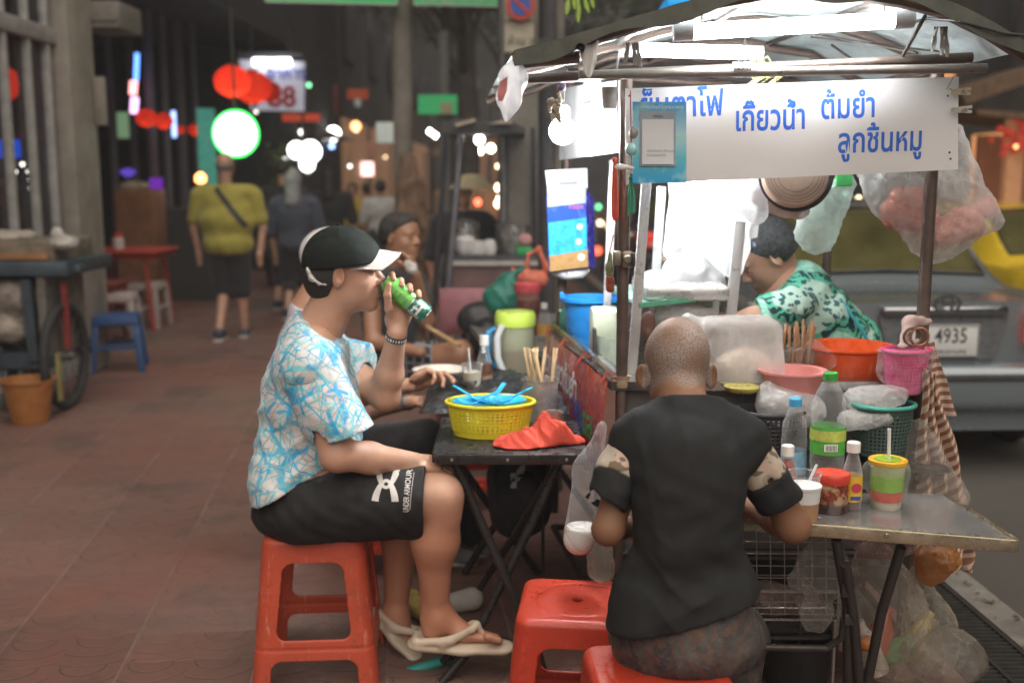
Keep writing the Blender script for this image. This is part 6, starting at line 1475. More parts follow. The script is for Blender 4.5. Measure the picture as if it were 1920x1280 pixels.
put('body', mA, SKA, ta, sharp=None, attrs={'lip': lip, 'hair': hair})
face_bits(ta, TA, 1, None)
hs = sdf([E(hc+V(-.022,0,.018), (.098,.081,.092), k=.02), E(hc+V(-.055,0,-.03), (.055,.066,.055), k=.04)], .003, cuts=[(hc+V(-.02,0,-.02), V(1,0,-.45)), (hc+V(-.04,0,-.064), V(.35,0,-1))])
put('hair', hs, M('hair_black', (.028,.026,.024), .65, bmp=.5, bs=420), ta, sharp=None)
# cap
CAPB = M('cap_cloth', (.014,.019,.017), .85, bmp=.35, bs=420, var=.25, vs=18, spec=.25)
ch = W(634, 492, 3.06); cp = sdf([E(ch+V(.008,0,.002), (.112,.094,.104), k=.03), E(ch+V(.045,0,.012), (.070,.082,.070), k=.03)], .003, cuts=[(W(640, 498, 3.06), V(.10,0,-1)), (W(585, 508, 3.06), V(-.25,0,-1))], disp=lambda P: .0016*np.exp(-(P[..., 1]-3.06)**2/2e-6)+.0)
t_c = put('cap_crown', cp, CAPB, ta, sharp=None)
sm_ = MB()
for a_ in (-.45, .55, 1.55, 2.6, -1.5, -2.5): sm_.tube([ch+V(.008+.1125*math.cos(a_)*math.sin(q*math.pi/18), .0945*math.sin(a_)*math.sin(q*math.pi/18), .002+.1045*math.cos(q*math.pi/18)) for q in range(1, 9)], .0012, 4)
put('cap_seam', sm_, M('seam_black', (.008,.01,.009), .9), t_c)
put('cap_button', MB().ball(ch+V(.005,0,.107), (.008,.008,.005), 10), CAPB, t_c)
g = MB()
def brim(u, v):
    q = u*2-1; aq = abs(q); x0 = .046-.060*aq**1.7; x1 = .125-.046*aq**2.6
    x = x0+(x1-x0)*v; return W(672, 468, 3.06)+V(x-.004, q*.070, -.052*aq**1.7 - .14*max(0, x-.04)*(1-.6*aq))
g.grid(brim, 28, 12); put('cap_brim', g.solid(.004), M('brim_white', (.74,.72,.69), .7, var=.06), ta, sharp=60)
put('cap_strap', sdf([C(W(583, 520, 2.985), W(598, 532, 2.975), .006, .004, .01), C(W(598, 532, 2.975), W(612, 534, 2.975), .004, .003, .006), C(W(577, 505, 3.0), W(585, 524, 2.985), .007, .007, .01)], .002, disp=folds(.0015, 300, seed=4)), M('strap_silver', (.48,.46,.43), .4, .4, var=.3, vs=70), ta)
# shirt
def mat_shirtA():
    m, nt, b = nodes_of('streak_print'); co = coord(nt)
    base = ramp(nt, noise(nt, co, 7, 3), [(.35, (.62,.58,.56)), (.6, (.70,.72,.72))]); c = base
    for (rot, sc, w0, w1, col, seed, th) in (((.5,.3,.9), (10,10,17), .020, .045, (.16,.60,.64), 0, .42), ((1.1,.9,.2), (15,8,9), .024, .05, (.07,.47,.70), 1, .44), ((.2,1.7,.5), (6.5,10,8), .03, .06, (.02,.38,.72), 2, .47),
            ((2.2,.4,1.4), (18,13,17), .014, .03, (.28,.50,.58), 3, .45), ((.9,2.1,.7), (13,19,11), .018, .04, (.20,.60,.64), 4, .43), ((1.7,.2,2.3), (22,9,14), .018, .036, (.42,.42,.40), 5, .46), ((2.8,1.2,.3), (9,16,22), .016, .034, (.05,.44,.72), 6, .46)):
        t = N(nt, 'ShaderNodeTexCoord'); mp = N(nt, 'ShaderNodeMapping'); mp.inputs['Rotation'].default_value = rot; mp.inputs['Location'].default_value = (seed*3.1, seed*1.7, 0)
        L(nt, t.outputs['Object'], mp.inputs[0]); mp2 = N(nt, 'ShaderNodeMapping'); mp2.inputs['Scale'].default_value = sc; L(nt, mp.outputs[0], mp2.inputs[0])
        v = N(nt, 'ShaderNodeTexVoronoi', feature='DISTANCE_TO_EDGE'); v.inputs['Scale'].default_value = 1.0; L(nt, mp2.outputs[0], v.inputs['Vector'])
        line = ramp(nt, v.outputs['Distance'], [(w0, 1.0), (w1, 0.0)])
        mk = ramp(nt, noise(nt, mp.outputs[0], 13, 2), [(th-.012, 0.0), (th+.05, .92)])
        mm = N(nt, 'ShaderNodeMath', operation='MULTIPLY'); L(nt, line, mm.inputs[0]); L(nt, mk, mm.inputs[1])
        c = mixc(nt, mm.outputs[0], c, col)
    L(nt, c, b.inputs['Base Color']); b.inputs['Roughness'].default_value = .85; b.inputs['Sheen Weight'].default_value = .15
    bump(nt, noise(nt, co, 500, 3), b, .25, .001); return m
SHA = mat_shirtA()

fdA = fsum(ridges(.006, 26, [(.4,.2,1), (.9,.1,.6), (-.5,.3,.9)], seed=121), ridges(.005, 48, [(.8,.2,.6), (.6,.3,-.8)], seed=122, center=W(575, 880, 2.95), rad=.2), folds(.0030, 34, [(.3,.2,1), (.8,.1,.7), (-.5,.3,.9)], seed=21), folds(.0028, 75, [(.9,.2,-.5), (.4,.5,.8)], seed=23), folds(.006, 60, [(.8,.1,.6), (.5,.2,-.8)], seed=24, center=W(560, 900, 2.95), rad=.16))
drop = [C(W(545, 960, 2.93), W(545, 960, 3.2), .075, .075, .05), C(W(515, 900, 2.95), W(515, 900, 3.19), .05, .05, .06), C(W(575, 690, 2.96), W(570, 690, 3.18), .07, .07, .05)]
shirt = sdf(torso+drop+[C(W(598, 605, 3.07), W(590, 640, 3.07), .062, .075, .04)], .0048, inflate=.010, disp=fdA,
    cuts=[(W(622, 868, 2.95), (.50,0,-.86)), (W(500, 985, 3.07), (-.2,0,-1)), (W(596, 606, 3.07), (.62,0,1))])
shirt2 = sdf([C(shN+V(-.005,.02,.01), W(650, 815, 2.865), .078, .076, .03), C(W(575, 700, 2.93), W(612, 780, 2.88), .07, .075, .04), C(elN.lerp(shN, .5), elN+V(.03,0,-.02), .058, .058, .01, op='-')], .0042, disp=fsum(folds(.004, 55, [(.4,.1,1), (.9,.2,-.3)], seed=31), folds(.002, 130, seed=32)), cuts=[(W(645, 815, 2.865), (.33,0,-1))])
shirt3 = sdf([C(shF+V(.005,0,0), W(688, 688, 3.155), .076, .070, .03), C(elF.lerp(shF, .5), elF, .056, .056, .01, op='-')], .0042, disp=fsum(folds(.004, 55, [(.4,.1,1), (.9,.2,-.3)], seed=33), folds(.002, 130, seed=34)), cuts=[(W(684, 690, 3.155), (1,-.4,-.15))])
put('shirt', joinm(shirt, shirt2, shirt3), SHA, ta, sharp=None)
# shorts with emblem and word
SHB = M('shorts_black', (.019,.019,.020), .75, bmp=.2, bs=420, var=.15, vs=9, spec=.3)
leg_n = [E(W(570, 950, 3.07), (.15,.185,.10), k=.05), C(hipN, knN+V(-.01,0,-.006), .110, .096, .05), C(hipN+V(0,0,-.05), W(780, 975, 2.96), .055, .045, .05)]
m_sn = sdf(leg_n+[C(hipF, knF, .108, .092, .04)], .0048, disp=fsum(folds(.0035, 40, [(1,.1,.5), (.8,.2,-.7)], seed=41), folds(.002, 110, [(1,.3,.2), (.6,0,.8)], seed=42), folds(.007, 55, [(1,0,-.6), (.9,.1,-.9)], seed=43, center=W(640, 900, 2.87), rad=.10)),
    cuts=[(W(797, 930, 2.95), (1,0,-.03)), (W(600, 1008, 2.95), (0,0,-1))])
put('shorts', m_sn, SHB, ta, sharp=None)
PRN = M('print_silver', (.62,.60,.57), .45, var=.12, vs=30)
PEm = 2.82
def arcpts(cx, cy, rx, ry, a0, a1, n=14): return [(cx+rx*math.cos(math.radians(a0+(a1-a0)*i/n)), cy+ry*math.sin(math.radians(a0+(a1-a0)*i/n))) for i in range(n+1)]
def ribbon(pts, ws, m):
    mb = MB(); P = [W(x, y, PEm) for x, y in pts]
    L_, R_ = [], []
    for i, p in enumerate(P):
        d = (P[min(i+1, len(P)-1)]-P[max(i-1, 0)]).normalized(); nn = V(-d.z, 0, d.x); w = ws[i]*.5*PEm/FPX; L_.append(p+nn*w); R_.append(p-nn*w)
    n = len(P); mb.add(L_+R_, [(i, i+1, n+i+1, n+i) for i in range(n-1)]); return mb
em = MB()
for cy, sg in ((897, 1), (941, -1)):
    pts, ws = [], []
    for i in range(25):
        an = math.pi*i/24; q = abs(math.cos(an)); pts.append((719-15*math.cos(an)*(1+.28*q**4), cy+sg*(27*math.sin(an)-6*q**6))); ws.append(5+9*q**2.2)
    r_ = ribbon(pts, ws, None); em.add(r_.v, r_.f)
put('emblem', wrap(em, m_sn, (0,1,0), .0018, .5, cuts=2), PRN, ta)
tx = text_mb('UNDER ARMOUR', .0225, W(764, 966, PEm), V(.05,0,1), V(-1,0,.05), .014, sx=.56)
put('lettering', wrap(tx, m_sn, (0,1,0), .0018, .5, cuts=1), PRN, ta)
tx = MB().add([W(766, 962, PEm), W(767, 962, PEm), W(773, 868, PEm), W(772, 868, PEm)], [(0,1,2,3)])
put('piping', wrap(tx, m_sn, (0,1,0), .0018, .5, cuts=4), PRN, ta)
# slippers
SLP = M('slipper_beige', (.60,.50,.38), .5, var=.1, vs=8, bmp=.05)
def slipper(h, t_, w, up, name='slipper'):
    x = (t_-h).normalized(); upv = Vector(up); upv = (upv-x*upv.dot(x)).normalized(); y = upv.cross(x); l = (t_-h).length
    P = lambda a, b_, c: h+x*(a*l)+y*(b_*w)+upv*c
    o = [C(P(.02,0,-.004), P(.5,0,-.010), .040, .036, .02, (upv, .50)), C(P(.5,0,-.010), P(.94,0,-.004), .036, .040, .03, (upv, .45)), C(P(.98,0,.0), P(.90,0,.0), .022, .03, .02, (upv, .5)),
         C(P(0,.8,.012), P(.38,.95,.024), .012, .012, .012), C(P(0,-.8,.012), P(.38,-.95,.024), .012, .012, .012), C(P(-.03,.5,.012), P(-.03,-.5,.012), .012, .012, .012),
         C(P(.30,.95,.012), P(.62,.55,.056), .015, .010, .012, (y, .6)), C(P(.30,-.95,.012), P(.62,-.55,.056), .015, .010, .012, (y, .6)), C(P(.62,.55,.056), P(.66,0,.062), .010, .010, .01), C(P(.62,-.55,.056), P(.66,0,.062), .010, .010, .01), C(P(.66,0,.062), P(.80,.15,.012), .010, .007, .01)]
    o += [C(P(.12,-1.35,.0), P(.30,-1.35,.0), .005, .005, .004, op='-'), C(P(.56,-1.3,.0), P(.82,-1.25,.0), .005, .005, .004, op='-')]
    return sdf(o, .003)
sN = slipper(W(785, 1203, 2.985), W(948, 1211, 2.965), .036, (0,0,1))
s1 = put('slipper', sN, SLP, ta, sharp=None)
put('lettering', wrap(text_mb('MICHAEL', .0105, W(873, 1166, 2.88), V(1,0,.33), V(-.33,0,1), .02), sN, (0,1,0), .001, .4), M('ink_black', (.03,.03,.03), .6), s1)
put('slipper', slipper(W(712, 1152, 3.2), W(790, 1240, 3.13), .036, (.7,0,.8)), SLP, ta, sharp=None)
# wristband
wb = elF.lerp(wrF, .96); wd = (wrF-elF).normalized()
put('wristband', MB().openlathe([(.0305,-.009),(.0315,-.007),(.0315,.007),(.0305,.009)], c=wb, n=28, axis=wd), M('band_black', (.03,.03,.03), .5), ta)
mb = MB(); 
for i in range(10):
    a = math.radians(200+i*15); x_ = V(1,0,0); x_ = (x_-wd*x_.dot(wd)).normalized(); y_ = wd.cross(x_)
    p = wb+(x_*math.cos(a)+y_*math.sin(a))*.0318; mb.bar(p-wd*.004, p+wd*.004, .003 if i % 3 else .005, .001, up=tuple(p-wb))
put('wristband_marks', mb, M('ink_white'), ta)
# the can
tcn = thing('drink_can', 'green drink can held to the mouth of the man in the black cap', 'can', tuple(can0.lerp(can1, .5)))
CL = (can1-can0).length; cr = .0285
put('can_upper', MB().lathe([(.021,-.006),(.022,-.002),(.0275,.010),(cr,.016),(cr,CL*.62)], can0, 36, axis=cd), M('can_green', (.16,.56,.10), .25, .25, var=.3, vs=35, rv=.05), tcn)
put('can_lower', MB().lathe([(cr,CL*.62),(cr,CL*.93),(.0275,CL*.965),(.022,CL*.99),(.021,CL)], can0, 36, axis=cd), M('can_teal', (.03,.20,.14), .28, .2, var=.1), tcn)
put('can_ring', MB().lathe([(cr+.0002,CL*.61),(cr+.0004,CL*.63)], can0, 36, axis=cd).lathe([(.0215,-.0065),(.0225,-.005),(.0218,-.003)], can0, 30, axis=cd).lathe([(.0225,CL*.985),(.0228,CL*1.0),(.0205,CL*1.004)], can0, 30, axis=cd), STAIN, tcn)
up2 = V(-cd.z,0,cd.x); up2 = up2 if up2.z > 0 else -up2
cm = MB().lathe([(cr,0),(cr,CL)], can0, 48, axis=cd)
put('lettering', wrap(text_mb('H', .040, can0+cd*(CL*.68)-up2*.013+V(0,-.1,0), cd, up2, .05, sx=.9), (cm.v, cm.f), (0,1,0), .0008, .4, cuts=1), M('ink_white'), tcn)
put('lettering', wrap(text_mb('||| || |||| |||', .020, can0+cd*(CL*.16)-up2*.004+V(0,-.1,0), cd, up2, .0, sx=.9), (cm.v, cm.f), (0,1,0), .0006, .4, cuts=1), M('can_pale', (.45,.65,.35), .3), tcn)
mb = MB().add([can0+cd*(CL*.66)+up2*q+V(0,-.1,0) for q in (.014,.022)]+[can0+cd*(CL*.9)+up2*q+V(0,-.1,0) for q in (.022,.014)], [(0,1,2,3)])
mb.add([can0+cd*(CL*.66)+up2*q+V(0,-.1,0) for q in (-.024,-.016)]+[can0+cd*(CL*.9)+up2*q+V(0,-.1,0) for q in (-.016,-.024)], [(0,1,2,3)])
put('can_stripe', wrap(mb, (cm.v, cm.f), (0,1,0), .0006, .4, cuts=3), M('can_stripe', (.50,.60,.52), .3, .3), tcn)

# ============ man in the black shirt seen from behind
SKB = mat_skin('skin_dark', (.235,.115,.062), red=(.28,.12,.08), hairc=(.36,.35,.33), rough=.65, sss=.06)
tbm = thing('person', 'shaven headed man in black shirt with camouflage sleeve bands, back turned', 'person', tuple(W(1255, 1225, 2.14)))
YS = 2.16
hcB = W(1270, 690, 2.40); nbB = W(1282, 768, 2.30)
fB = V(-.03, .90, -.42)
hpB, TB = head_prims(hcB, fB, u=(0,.45,.9), s=.96, neck=nbB, nr=.054, ears=False)
for sy in (-1, 1):
    q = hcB+V(sy*.078,.0,-.020)
    Rr = np.array(Matrix(((.75*sy,.66,0), (-.66,.75*sy,0), (0,0,1))).transposed())
    hpB += [E(q, (.021,.007,.030), Rr, .006), E(q+V(sy*.004,-.006,.002), (.011,.005,.018), Rr, .005, '-')]
for zz in (-.030, -.048, -.064): hpB.append(C(TB(-.097,-.035,zz-.002), TB(-.099,.035,zz+.001), .0035, .0035, .009, op='-'))
sL, sR = W(1184, 826, 2.24), W(1400, 826, 2.24)
eL, wL = W(1140, 992, 2.17), W(1190, 985, 2.42)
eR, wR = W(1487, 985, 2.26), W(1405, 950, 2.44)
torsoB = [E(W(1283, 1180, 2.15), (.116,.100,.10), k=.06), E(W(1285, 1060, 2.15), (.092,.084,.13), k=.06), E(W(1289, 930, 2.17), (.102,.088,.14), k=.06), E(W(1290, 880, 2.20), (.102,.082,.085), k=.05), C(sL+V(.01,0,0), sR-V(.01,0,0), .042, .042, .06), C(W(1266, 770, 2.27), sL+V(.02,0,.004), .032, .030, .05), C(W(1304, 770, 2.27), sR+V(-.02,0,.004), .032, .030, .05)]
bodyB = torsoB+[C(sL, eL, .036, .031, .03), C(eL, wL, .032, .023, .02), C(sR, eR, .038, .036, .03), C(eR, eR.lerp(wR, .35), .037, .034, .02), C(eR.lerp(wR, .35), wR, .034, .024, .02),
    C(W(1215, 1205, 2.18), W(1190, 1190, 2.60), .080, .060, .04), C(W(1350, 1205, 2.18), W(1385, 1190, 2.60), .080, .060, .04)]
for sx, px in ((1, 1175), (-1, 1400)):
    k = W(px, 1190, 2.6); a_ = V(k.x, 2.62, .10); bodyB += [C(k, a_, .055, .036, .03), C(a_, V(a_.x, 2.78, .03), .036, .026, .02)]
mb_ = sdf(bodyB, .0058)
hbL = hand_prims(wL, V(.35,1,.05), V(1,-.2,-.3), (.7,.8,.8,.8), side=1); hbR = hand_prims(wR, V(-.6,.9,.1), V(-1,-.3,-.2), (.7,.8,.8,.8), side=-1)
mh_ = sdf(hpB, .0024); mx_ = joinm(mb_, mh_, sdf(hbL, .003), sdf(hbR, .003))
hair = np.zeros(len(mx_[0])); hv = mh_[0]
R3 = [np.array(q) for q in ((TB(1,0,0)-hcB)/.96, (TB(0,0,1)-hcB)/.96)]
lx = (hv-np.array(hcB))@R3[0]; lz = (hv-np.array(hcB))@R3[1]
hz = np.clip((lz+.070+.10*np.sin(hv[:, 0]*70)*.1)/.022, 0, 1)*np.clip((.112-lz-.0*lx)/.05, 0, 1)*np.clip((.045-lx)/.03, 0, 1)
dl = np.abs((hv-np.array(hcB))[:, 0]); hz *= 1-.0*dl; hz[(dl > .080)] = 0
hair[len(mb_[0]):len(mb_[0])+len(hv)] = hz*(.66+.32*np.sin(hv[:, 0]*55+1)*np.sin(hv[:, 2]*48+.5))
put('body', mx_, SKB, tbm, sharp=None, attrs={'hair': hair, 'lip': hair*0})
TSB = M('tee_black', (.021,.0215,.022), .9, bmp=.3, bs=450, var=.12, vs=6, spec=.25)
fB1 = fsum(ridges(.0065, 19, [(.95,.1,.35), (-.9,.1,.4), (1,.1,.05)], seed=151), ridges(.006, 34, [(.35,.1,1), (-.5,.1,.9)], seed=152, center=W(1290, 1090, 2.06), rad=.14), folds(.0028, 30, [(.3,.1,1), (.9,.1,.5), (-.8,.1,.6)], seed=51), folds(.002, 80, [(.6,0,.8), (-.7,.2,.6)], seed=52), folds(.007, 48, [(.2,.2,1), (-.3,.1,1)], seed=53, center=W(1290, 1120, 2.06), rad=.13))
teeB = sdf(torsoB+[C(W(1222, 1120, 2.15), W(1345, 1112, 2.15), .068, .068, .06), C(W(1225, 1175, 2.13), W(1340, 1165, 2.13), .074, .074, .05)], .005, inflate=.012, disp=fB1, cuts=[(W(1285, 1180, 2.04), (.27,-.0,-1)), (nbB+V(0,.01,.012), (0,.5,1))])
def sleeve(s_, e_, r0, r1, seed): return [C(s_, s_.lerp(e_, .95), r0, r1, .03), C(s_.lerp(e_, .5), e_.lerp(s_, -.15), .037, .038, .01, op='-')], fsum(folds(.0045, 50, [(.2,.3,1), (.8,.2,.6)], seed=seed), folds(.002, 120, seed=seed+1))
pl, dl_ = sleeve(sL+V(.005,0,-.005), W(1131, 950, 2.165), .052, .046, 55); pr_, dr_ = sleeve(sR+V(-.005,0,-.005), W(1466, 945, 2.24), .052, .049, 57)
axL = (W(1131, 950, 2.165)-sL).normalized(); axR = (W(1466, 945, 2.24)-sR).normalized()
qL = [sL.lerp(W(1131, 950, 2.165), q) for q in (.12, .56, .97)]; qR = [sR.lerp(W(1466, 945, 2.24), q) for q in (.14, .58, .99)]
a1 = sdf(pl, .0042, disp=dl_, cuts=[(qL[0], axL)]); a2 = sdf(pr_, .0042, disp=dr_, cuts=[(qR[0], axR)])
put('shirt', joinm(teeB, a1, a2), TSB, tbm, sharp=None)
put('shirt_collar', MB().tube([nbB+V(.077*math.cos(a)-.002, .012+.072*math.sin(a), .006-.028*math.sin(a)) for a in [k*math.pi/18 for k in range(36)]], .0085, 8, closed=True), TSB, tbm)
def mat_camo():
    m, nt, b = nodes_of('camo'); co = coord(nt, (1,1,1.6))
    n = noise(nt, co, 17, 2, .4); n2 = noise(nt, coord(nt, (1,1,1.6), (1,2,0)), 21, 2, .4)
    c = ramp(nt, n, [(.40, (.16,.12,.08)), (.41, (.42,.36,.28)), (.55, (.42,.36,.28)), (.56, (.30,.255,.19))], 'CONSTANT')
    c = mixc(nt, ramp(nt, n2, [(.60, 0.0), (.605, 1.0)]), c, (.5,.36,.29)); L(nt, c, b.inputs['Base Color']); b.inputs['Roughness'].default_value = .85; bump(nt, noise(nt, co, 450, 3), b, .25, .001); return m
CAMO = mat_camo()
for p_, d_, q_, ax_ in ((pl, dl_, qL, axL), (pr_, dr_, qR, axR)):
    put('sleeve_band', sdf(p_, .0042, inflate=-.0005, disp=d_, cuts=[(q_[0], -ax_), (q_[1], ax_)]), CAMO, tbm, sharp=None)
    put('sleeve_cuff', sdf(p_, .0042, inflate=.002, disp=d_, cuts=[(q_[1], -ax_), (q_[2], ax_)]), TSB, tbm, sharp=None)
def mat_denim():
    m, nt, b = nodes_of('worn_denim'); co = coord(nt)
    c = ramp(nt, noise(nt, co, 11, 5, .7), [(.32, (.035,.036,.042)), (.5, (.075,.07,.068)), (.7, (.14,.125,.11))])
    w = N(nt, 'ShaderNodeTexWave', wave_type='BANDS'); w.inputs['Scale'].default_value = 9; w.inputs['Distortion'].default_value = 22; w.inputs['Detail'].default_value = 3; L(nt, co, w.inputs['Vector'])
    c = mixc(nt, ramp(nt, w.outputs['Fac'], [(.80, 0.0), (.9, .5)]), c, (.16,.075,.05)); c = mixc(nt, ramp(nt, noise(nt, co, 160, 3, .7), [(.5, 0.0), (.75, .4)]), c, (.2,.19,.18))
    L(nt, c, b.inputs['Base Color']); b.inputs['Roughness'].default_value = .92; b.inputs['Specular IOR Level'].default_value = .2; bump(nt, noise(nt, co, 320, 3), b, .5, .002); return m
JNS = mat_denim()
jb = [E(W(1285, 1185, 2.15), (.138,.116,.10), k=.05), E(W(1287, 1130, 2.15), (.124,.098,.06), k=.05), C(W(1225, 1200, 2.18), W(1190, 1190, 2.60), .088, .070, .04), C(W(1345, 1200, 2.18), W(1385, 1190, 2.60), .088, .070, .04)]
for px in (1190, 1385):
    k = W(px, 1190, 2.6); jb.append(C(k, V(k.x, 2.62, .13), .070, .06, .03))
put('trousers', sdf(jb, .0055, disp=fsum(folds(.004, 45, seed=61), ridges(.006, 55, seed=62))), JNS, tbm, sharp=None)
mj = sdf(jb, .0055, disp=fsum(folds(.004, 45, seed=61), ridges(.006, 55, seed=62)))
def patch(pts, m, nm, Y=1.9):
    mb = MB().add([W(x, y, Y) for x, y in pts], [tuple(range(len(pts)))]); return put(nm, wrap(mb, mj, (0,1,0), .0015, .6, cuts=3), m, tbm)
patch([(1190,1222),(1200,1216),(1256,1222),(1260,1232),(1252,1246),(1205,1240),(1192,1234)], M('patch_tan', (.36,.24,.15), .9, var=.3, vs=40), 'pocket_patch')
patch([(1396,1140),(1412,1132),(1424,1150),(1420,1175),(1404,1180),(1394,1160)], SKB, 'torn_hole')
patch([(1180,1172),(1210,1165),(1212,1170),(1184,1180)], M('hem_rust', (.2,.10,.07), .9), 'back_seam')

# ============ man in the striped shirt behind the cap man
SKC = mat_skin('skin_tan', (.46,.25,.165), hairc=(.3,.3,.3))
tcm = thing('person', 'man in a striped shirt mostly hidden behind the cap man', 'person', (W(640, 850, 3.95).x, 3.95, .45))
YC = 3.95
hcC = W(622, 497, YC); nbC = W(572, 585, YC)
hpC, TC = head_prims(hcC, (1,0,-.15), neck=nbC)
s1, s2 = W(575, 625, 3.80), W(585, 625, 4.10)
torsoC = [E(W(610, 830, YC), (.13,.17,.12), k=.06), E(W(598, 740, YC), (.13,.16,.16), k=.06), E(W(585, 660, YC), (.12,.16,.13), k=.06), C(s1, s2, .06, .06, .05)]
e1, w1 = W(668, 742, 3.72), W(768, 722, 3.66); e2, w2 = W(690, 770, 4.02), W(775, 752, 3.9)
bodyC = torsoC+[C(s1, e1, .048, .042, .03), C(e1, e1.lerp(w1, .4), .042, .038, .02), C(e1.lerp(w1, .4), w1, .038, .026, .02), C(s2, e2, .048, .040, .03), C(e2, w2, .036, .026, .02),
    C(W(620, 850, 3.86), W(790, 835, 3.86), .085, .065, .04), C(W(620, 850, 4.05), W(830, 850, 4.05), .085, .065, .04), C(W(790, 835, 3.86), W(800, 1000, 3.95), .055, .04, .03), C(W(830, 850, 4.05), W(880, 1010, 4.05), .055, .04, .03)]
hC1 = hand_prims(w1, V(.9,0,.55), V(.45,-.55,-.6), (.45,.55,.75,.9), (.3,.4,.4), 1.0, side=1, thumbdir=(1,-.35,.35)); hC2 = hand_prims(w2, V(1,0,-.05), V(0,.2,-1), (.5,.6,.6,.6), side=1)
put('body', joinm(sdf(bodyC, .007), sdf(hpC, .004), sdf(hC1, .0028), sdf(hC2, .0034)), SKC, tcm, sharp=None)
def mat_stripes(name, a, b2, sc, dirn='X'):
    m, nt, b = nodes_of(name); w = N(nt, 'ShaderNodeTexWave', wave_type='BANDS', bands_direction=dirn); w.inputs['Scale'].default_value = sc; w.inputs['Distortion'].default_value = .5; L(nt, coord(nt), w.inputs['Vector'])
    L(nt, ramp(nt, w.outputs['Fac'], [(.4, a), (.6, b2)]), b.inputs['Base Color']); b.inputs['Roughness'].default_value = .9; return m
put('shirt', sdf(torsoC+[C(s1, s1.lerp(e1, .72), .062, .066, .03), C(s2, s2.lerp(e2, .7), .06, .06, .03), C(W(575, 590, YC), W(580, 620, YC), .062, .07, .03)], .006, inflate=.010, disp=folds(.005, 45, seed=71), cuts=[(W(600, 835, YC), (0,0,-1)), (W(570, 575, YC), (.5,0,1))]), mat_stripes('pin_stripe', (.62,.60,.62), (.26,.27,.33), 30), tcm, sharp=None)
put('trousers', sdf([E(W(615, 845, YC), (.135,.175,.10), k=.05), C(W(620, 850, 3.86), W(800, 828, 3.84), .10, .085, .04), C(W(620, 850, 4.05), W(830, 845, 4.05), .10, .08, .04), C(W(800, 830, 3.84), W(805, 990, 3.95), .075, .058, .03), C(W(830, 850, 4.05), W(884, 1000, 4.05), .07, .055, .03)], .0065, disp=folds(.006, 40, seed=73)), CLOTH('trouser_black', (.028,.028,.030)), tcm, sharp=None)
put('white_cap', sdf([E(W(620, 476, YC), (.115,.095,.10), k=.02)], .005, cuts=[(W(620, 492, YC), (.1,0,-1))]), CLOTH('cap_offwhite', (.60,.60,.60)), tcm, sharp=None)
def shoe(tm_, h, t_, m, sole):
    x = (t_-h).normalized()
    o = put('shoe', sdf([C(h+V(0,0,.035), t_+V(0,0,.022), .042, .034, .03), C(h+V(0,0,.05), h+x*.06+V(0,0,.07), .040, .03, .03), C(t_+V(0,0,.02), t_+x*.02+V(0,0,.02), .032, .026, .02)], .005, cuts=[(h+V(0,0,.012), (0,0,-1))]), m, tm_, sharp=None)
    put('sole', sdf([C(h+V(0,0,.008), t_+V(0,0,.008), .044, .040, .02, ((0,0,1), .35))], .005), sole, o)
shoe(tcm, WZ(858, 1020, .0), WZ(905, 1040, .0), M('shoe_grey', (.22,.22,.21), .8), M('sole_white', (.55,.53,.5), .6))
shoe(tcm, V(W(800, 1000, 3.95).x, 3.95, 0), V(W(800, 1000, 3.95).x+.16, 3.92, 0), M('shoe_grey'), M('sole_white'))
put('watch', MB().openlathe([(.029,-.011),(.031,-.009),(.031,.009),(.029,.011)], c=w2.lerp(e2, .12), n=24, axis=w2-e2), M('watch_steel', (.35,.35,.36), .3, .8), tcm)
# bag straps / toys near his feet: yellow sandal
solo('yellow_shoe', sdf([C(WZ(775, 1130, .03), WZ(800, 1150, .03), .04, .034, .02), C(WZ(772, 1118, .05), WZ(776, 1128, .05), .024, .024, .02)], .005), M('shoe_yellow', (.55,.42,.12), .7, var=.5, vs=30), 'yellow and cream shoe behind the legs of the cap man', 'shoe')
solo('white_shoe', sdf([C(WZ(850, 1130, .03), WZ(885, 1122, .04), .035, .04, .02)], .005), M('shoe_dim', (.5,.48,.44), .7, var=.2), 'off white lace up shoe behind the slipper under the folding table', 'shoe')

# ============ man at the far grey table, hand at his chin
SKD = mat_skin('skin_brown', (.36,.19,.115))
tdm = thing('person', 'man in dark sleeveless shirt and checked shorts resting his chin on his hand', 'person', (W(745, 700, 5.55).x, 5.55, .43))
YD = 5.55
hcD = W(752, 444, YD); fD = V(.83,-.55,.0)
hpD, TD = head_prims(hcD, fD, neck=W(738, 505, YD+.04), s=1.02)
s1, s2 = W(695, 535, YD-.10), W(775, 530, YD+.16)
tD = [E(W(735, 680, YD), (.14,.16,.11), k=.06), E(W(732, 610, YD), (.14,.14,.16), k=.06), E(W(735, 545, YD), (.14,.13,.11), k=.06), C(s1, s2, .06, .06, .05)]
e1, w1 = W(795, 585, YD-.22), W(778, 515, YD-.20); e2, w2 = W(700, 640, YD-.2), W(790, 660, YD-.35)
kn = W(862, 665, YD-.28)
bD = tD+[C(s2, W(800, 600, YD-.05), .048, .042, .03), C(W(800, 600, YD-.05), w1, .042, .03, .02), C(s1, e2, .05, .042, .03), C(e2, w2, .04, .028, .02), C(W(735, 690, YD-.05), kn, .085, .072, .04), C(kn, W(880, 800, YD-.25), .062, .045, .03), C(W(735, 690, YD+.1), W(870, 660, YD+.1), .085, .07, .04), C(W(870, 660, YD+.1), W(880, 800, YD+.1), .06, .045, .03)]
hD = hand_prims(w1, V(-.25,.1,1), V(-1,.2,-.1), (.6,.8,.9,.9), side=1)
mD = joinm(sdf(bD, .008), sdf(hpD, .0035), sdf(hD, .0035))
hv = mD[0]; hair = np.zeros(len(hv))
put('body', mD, SKD, tdm, sharp=None); face_bits(tdm, TD, 1, None)
fd_ = fD.normalized()
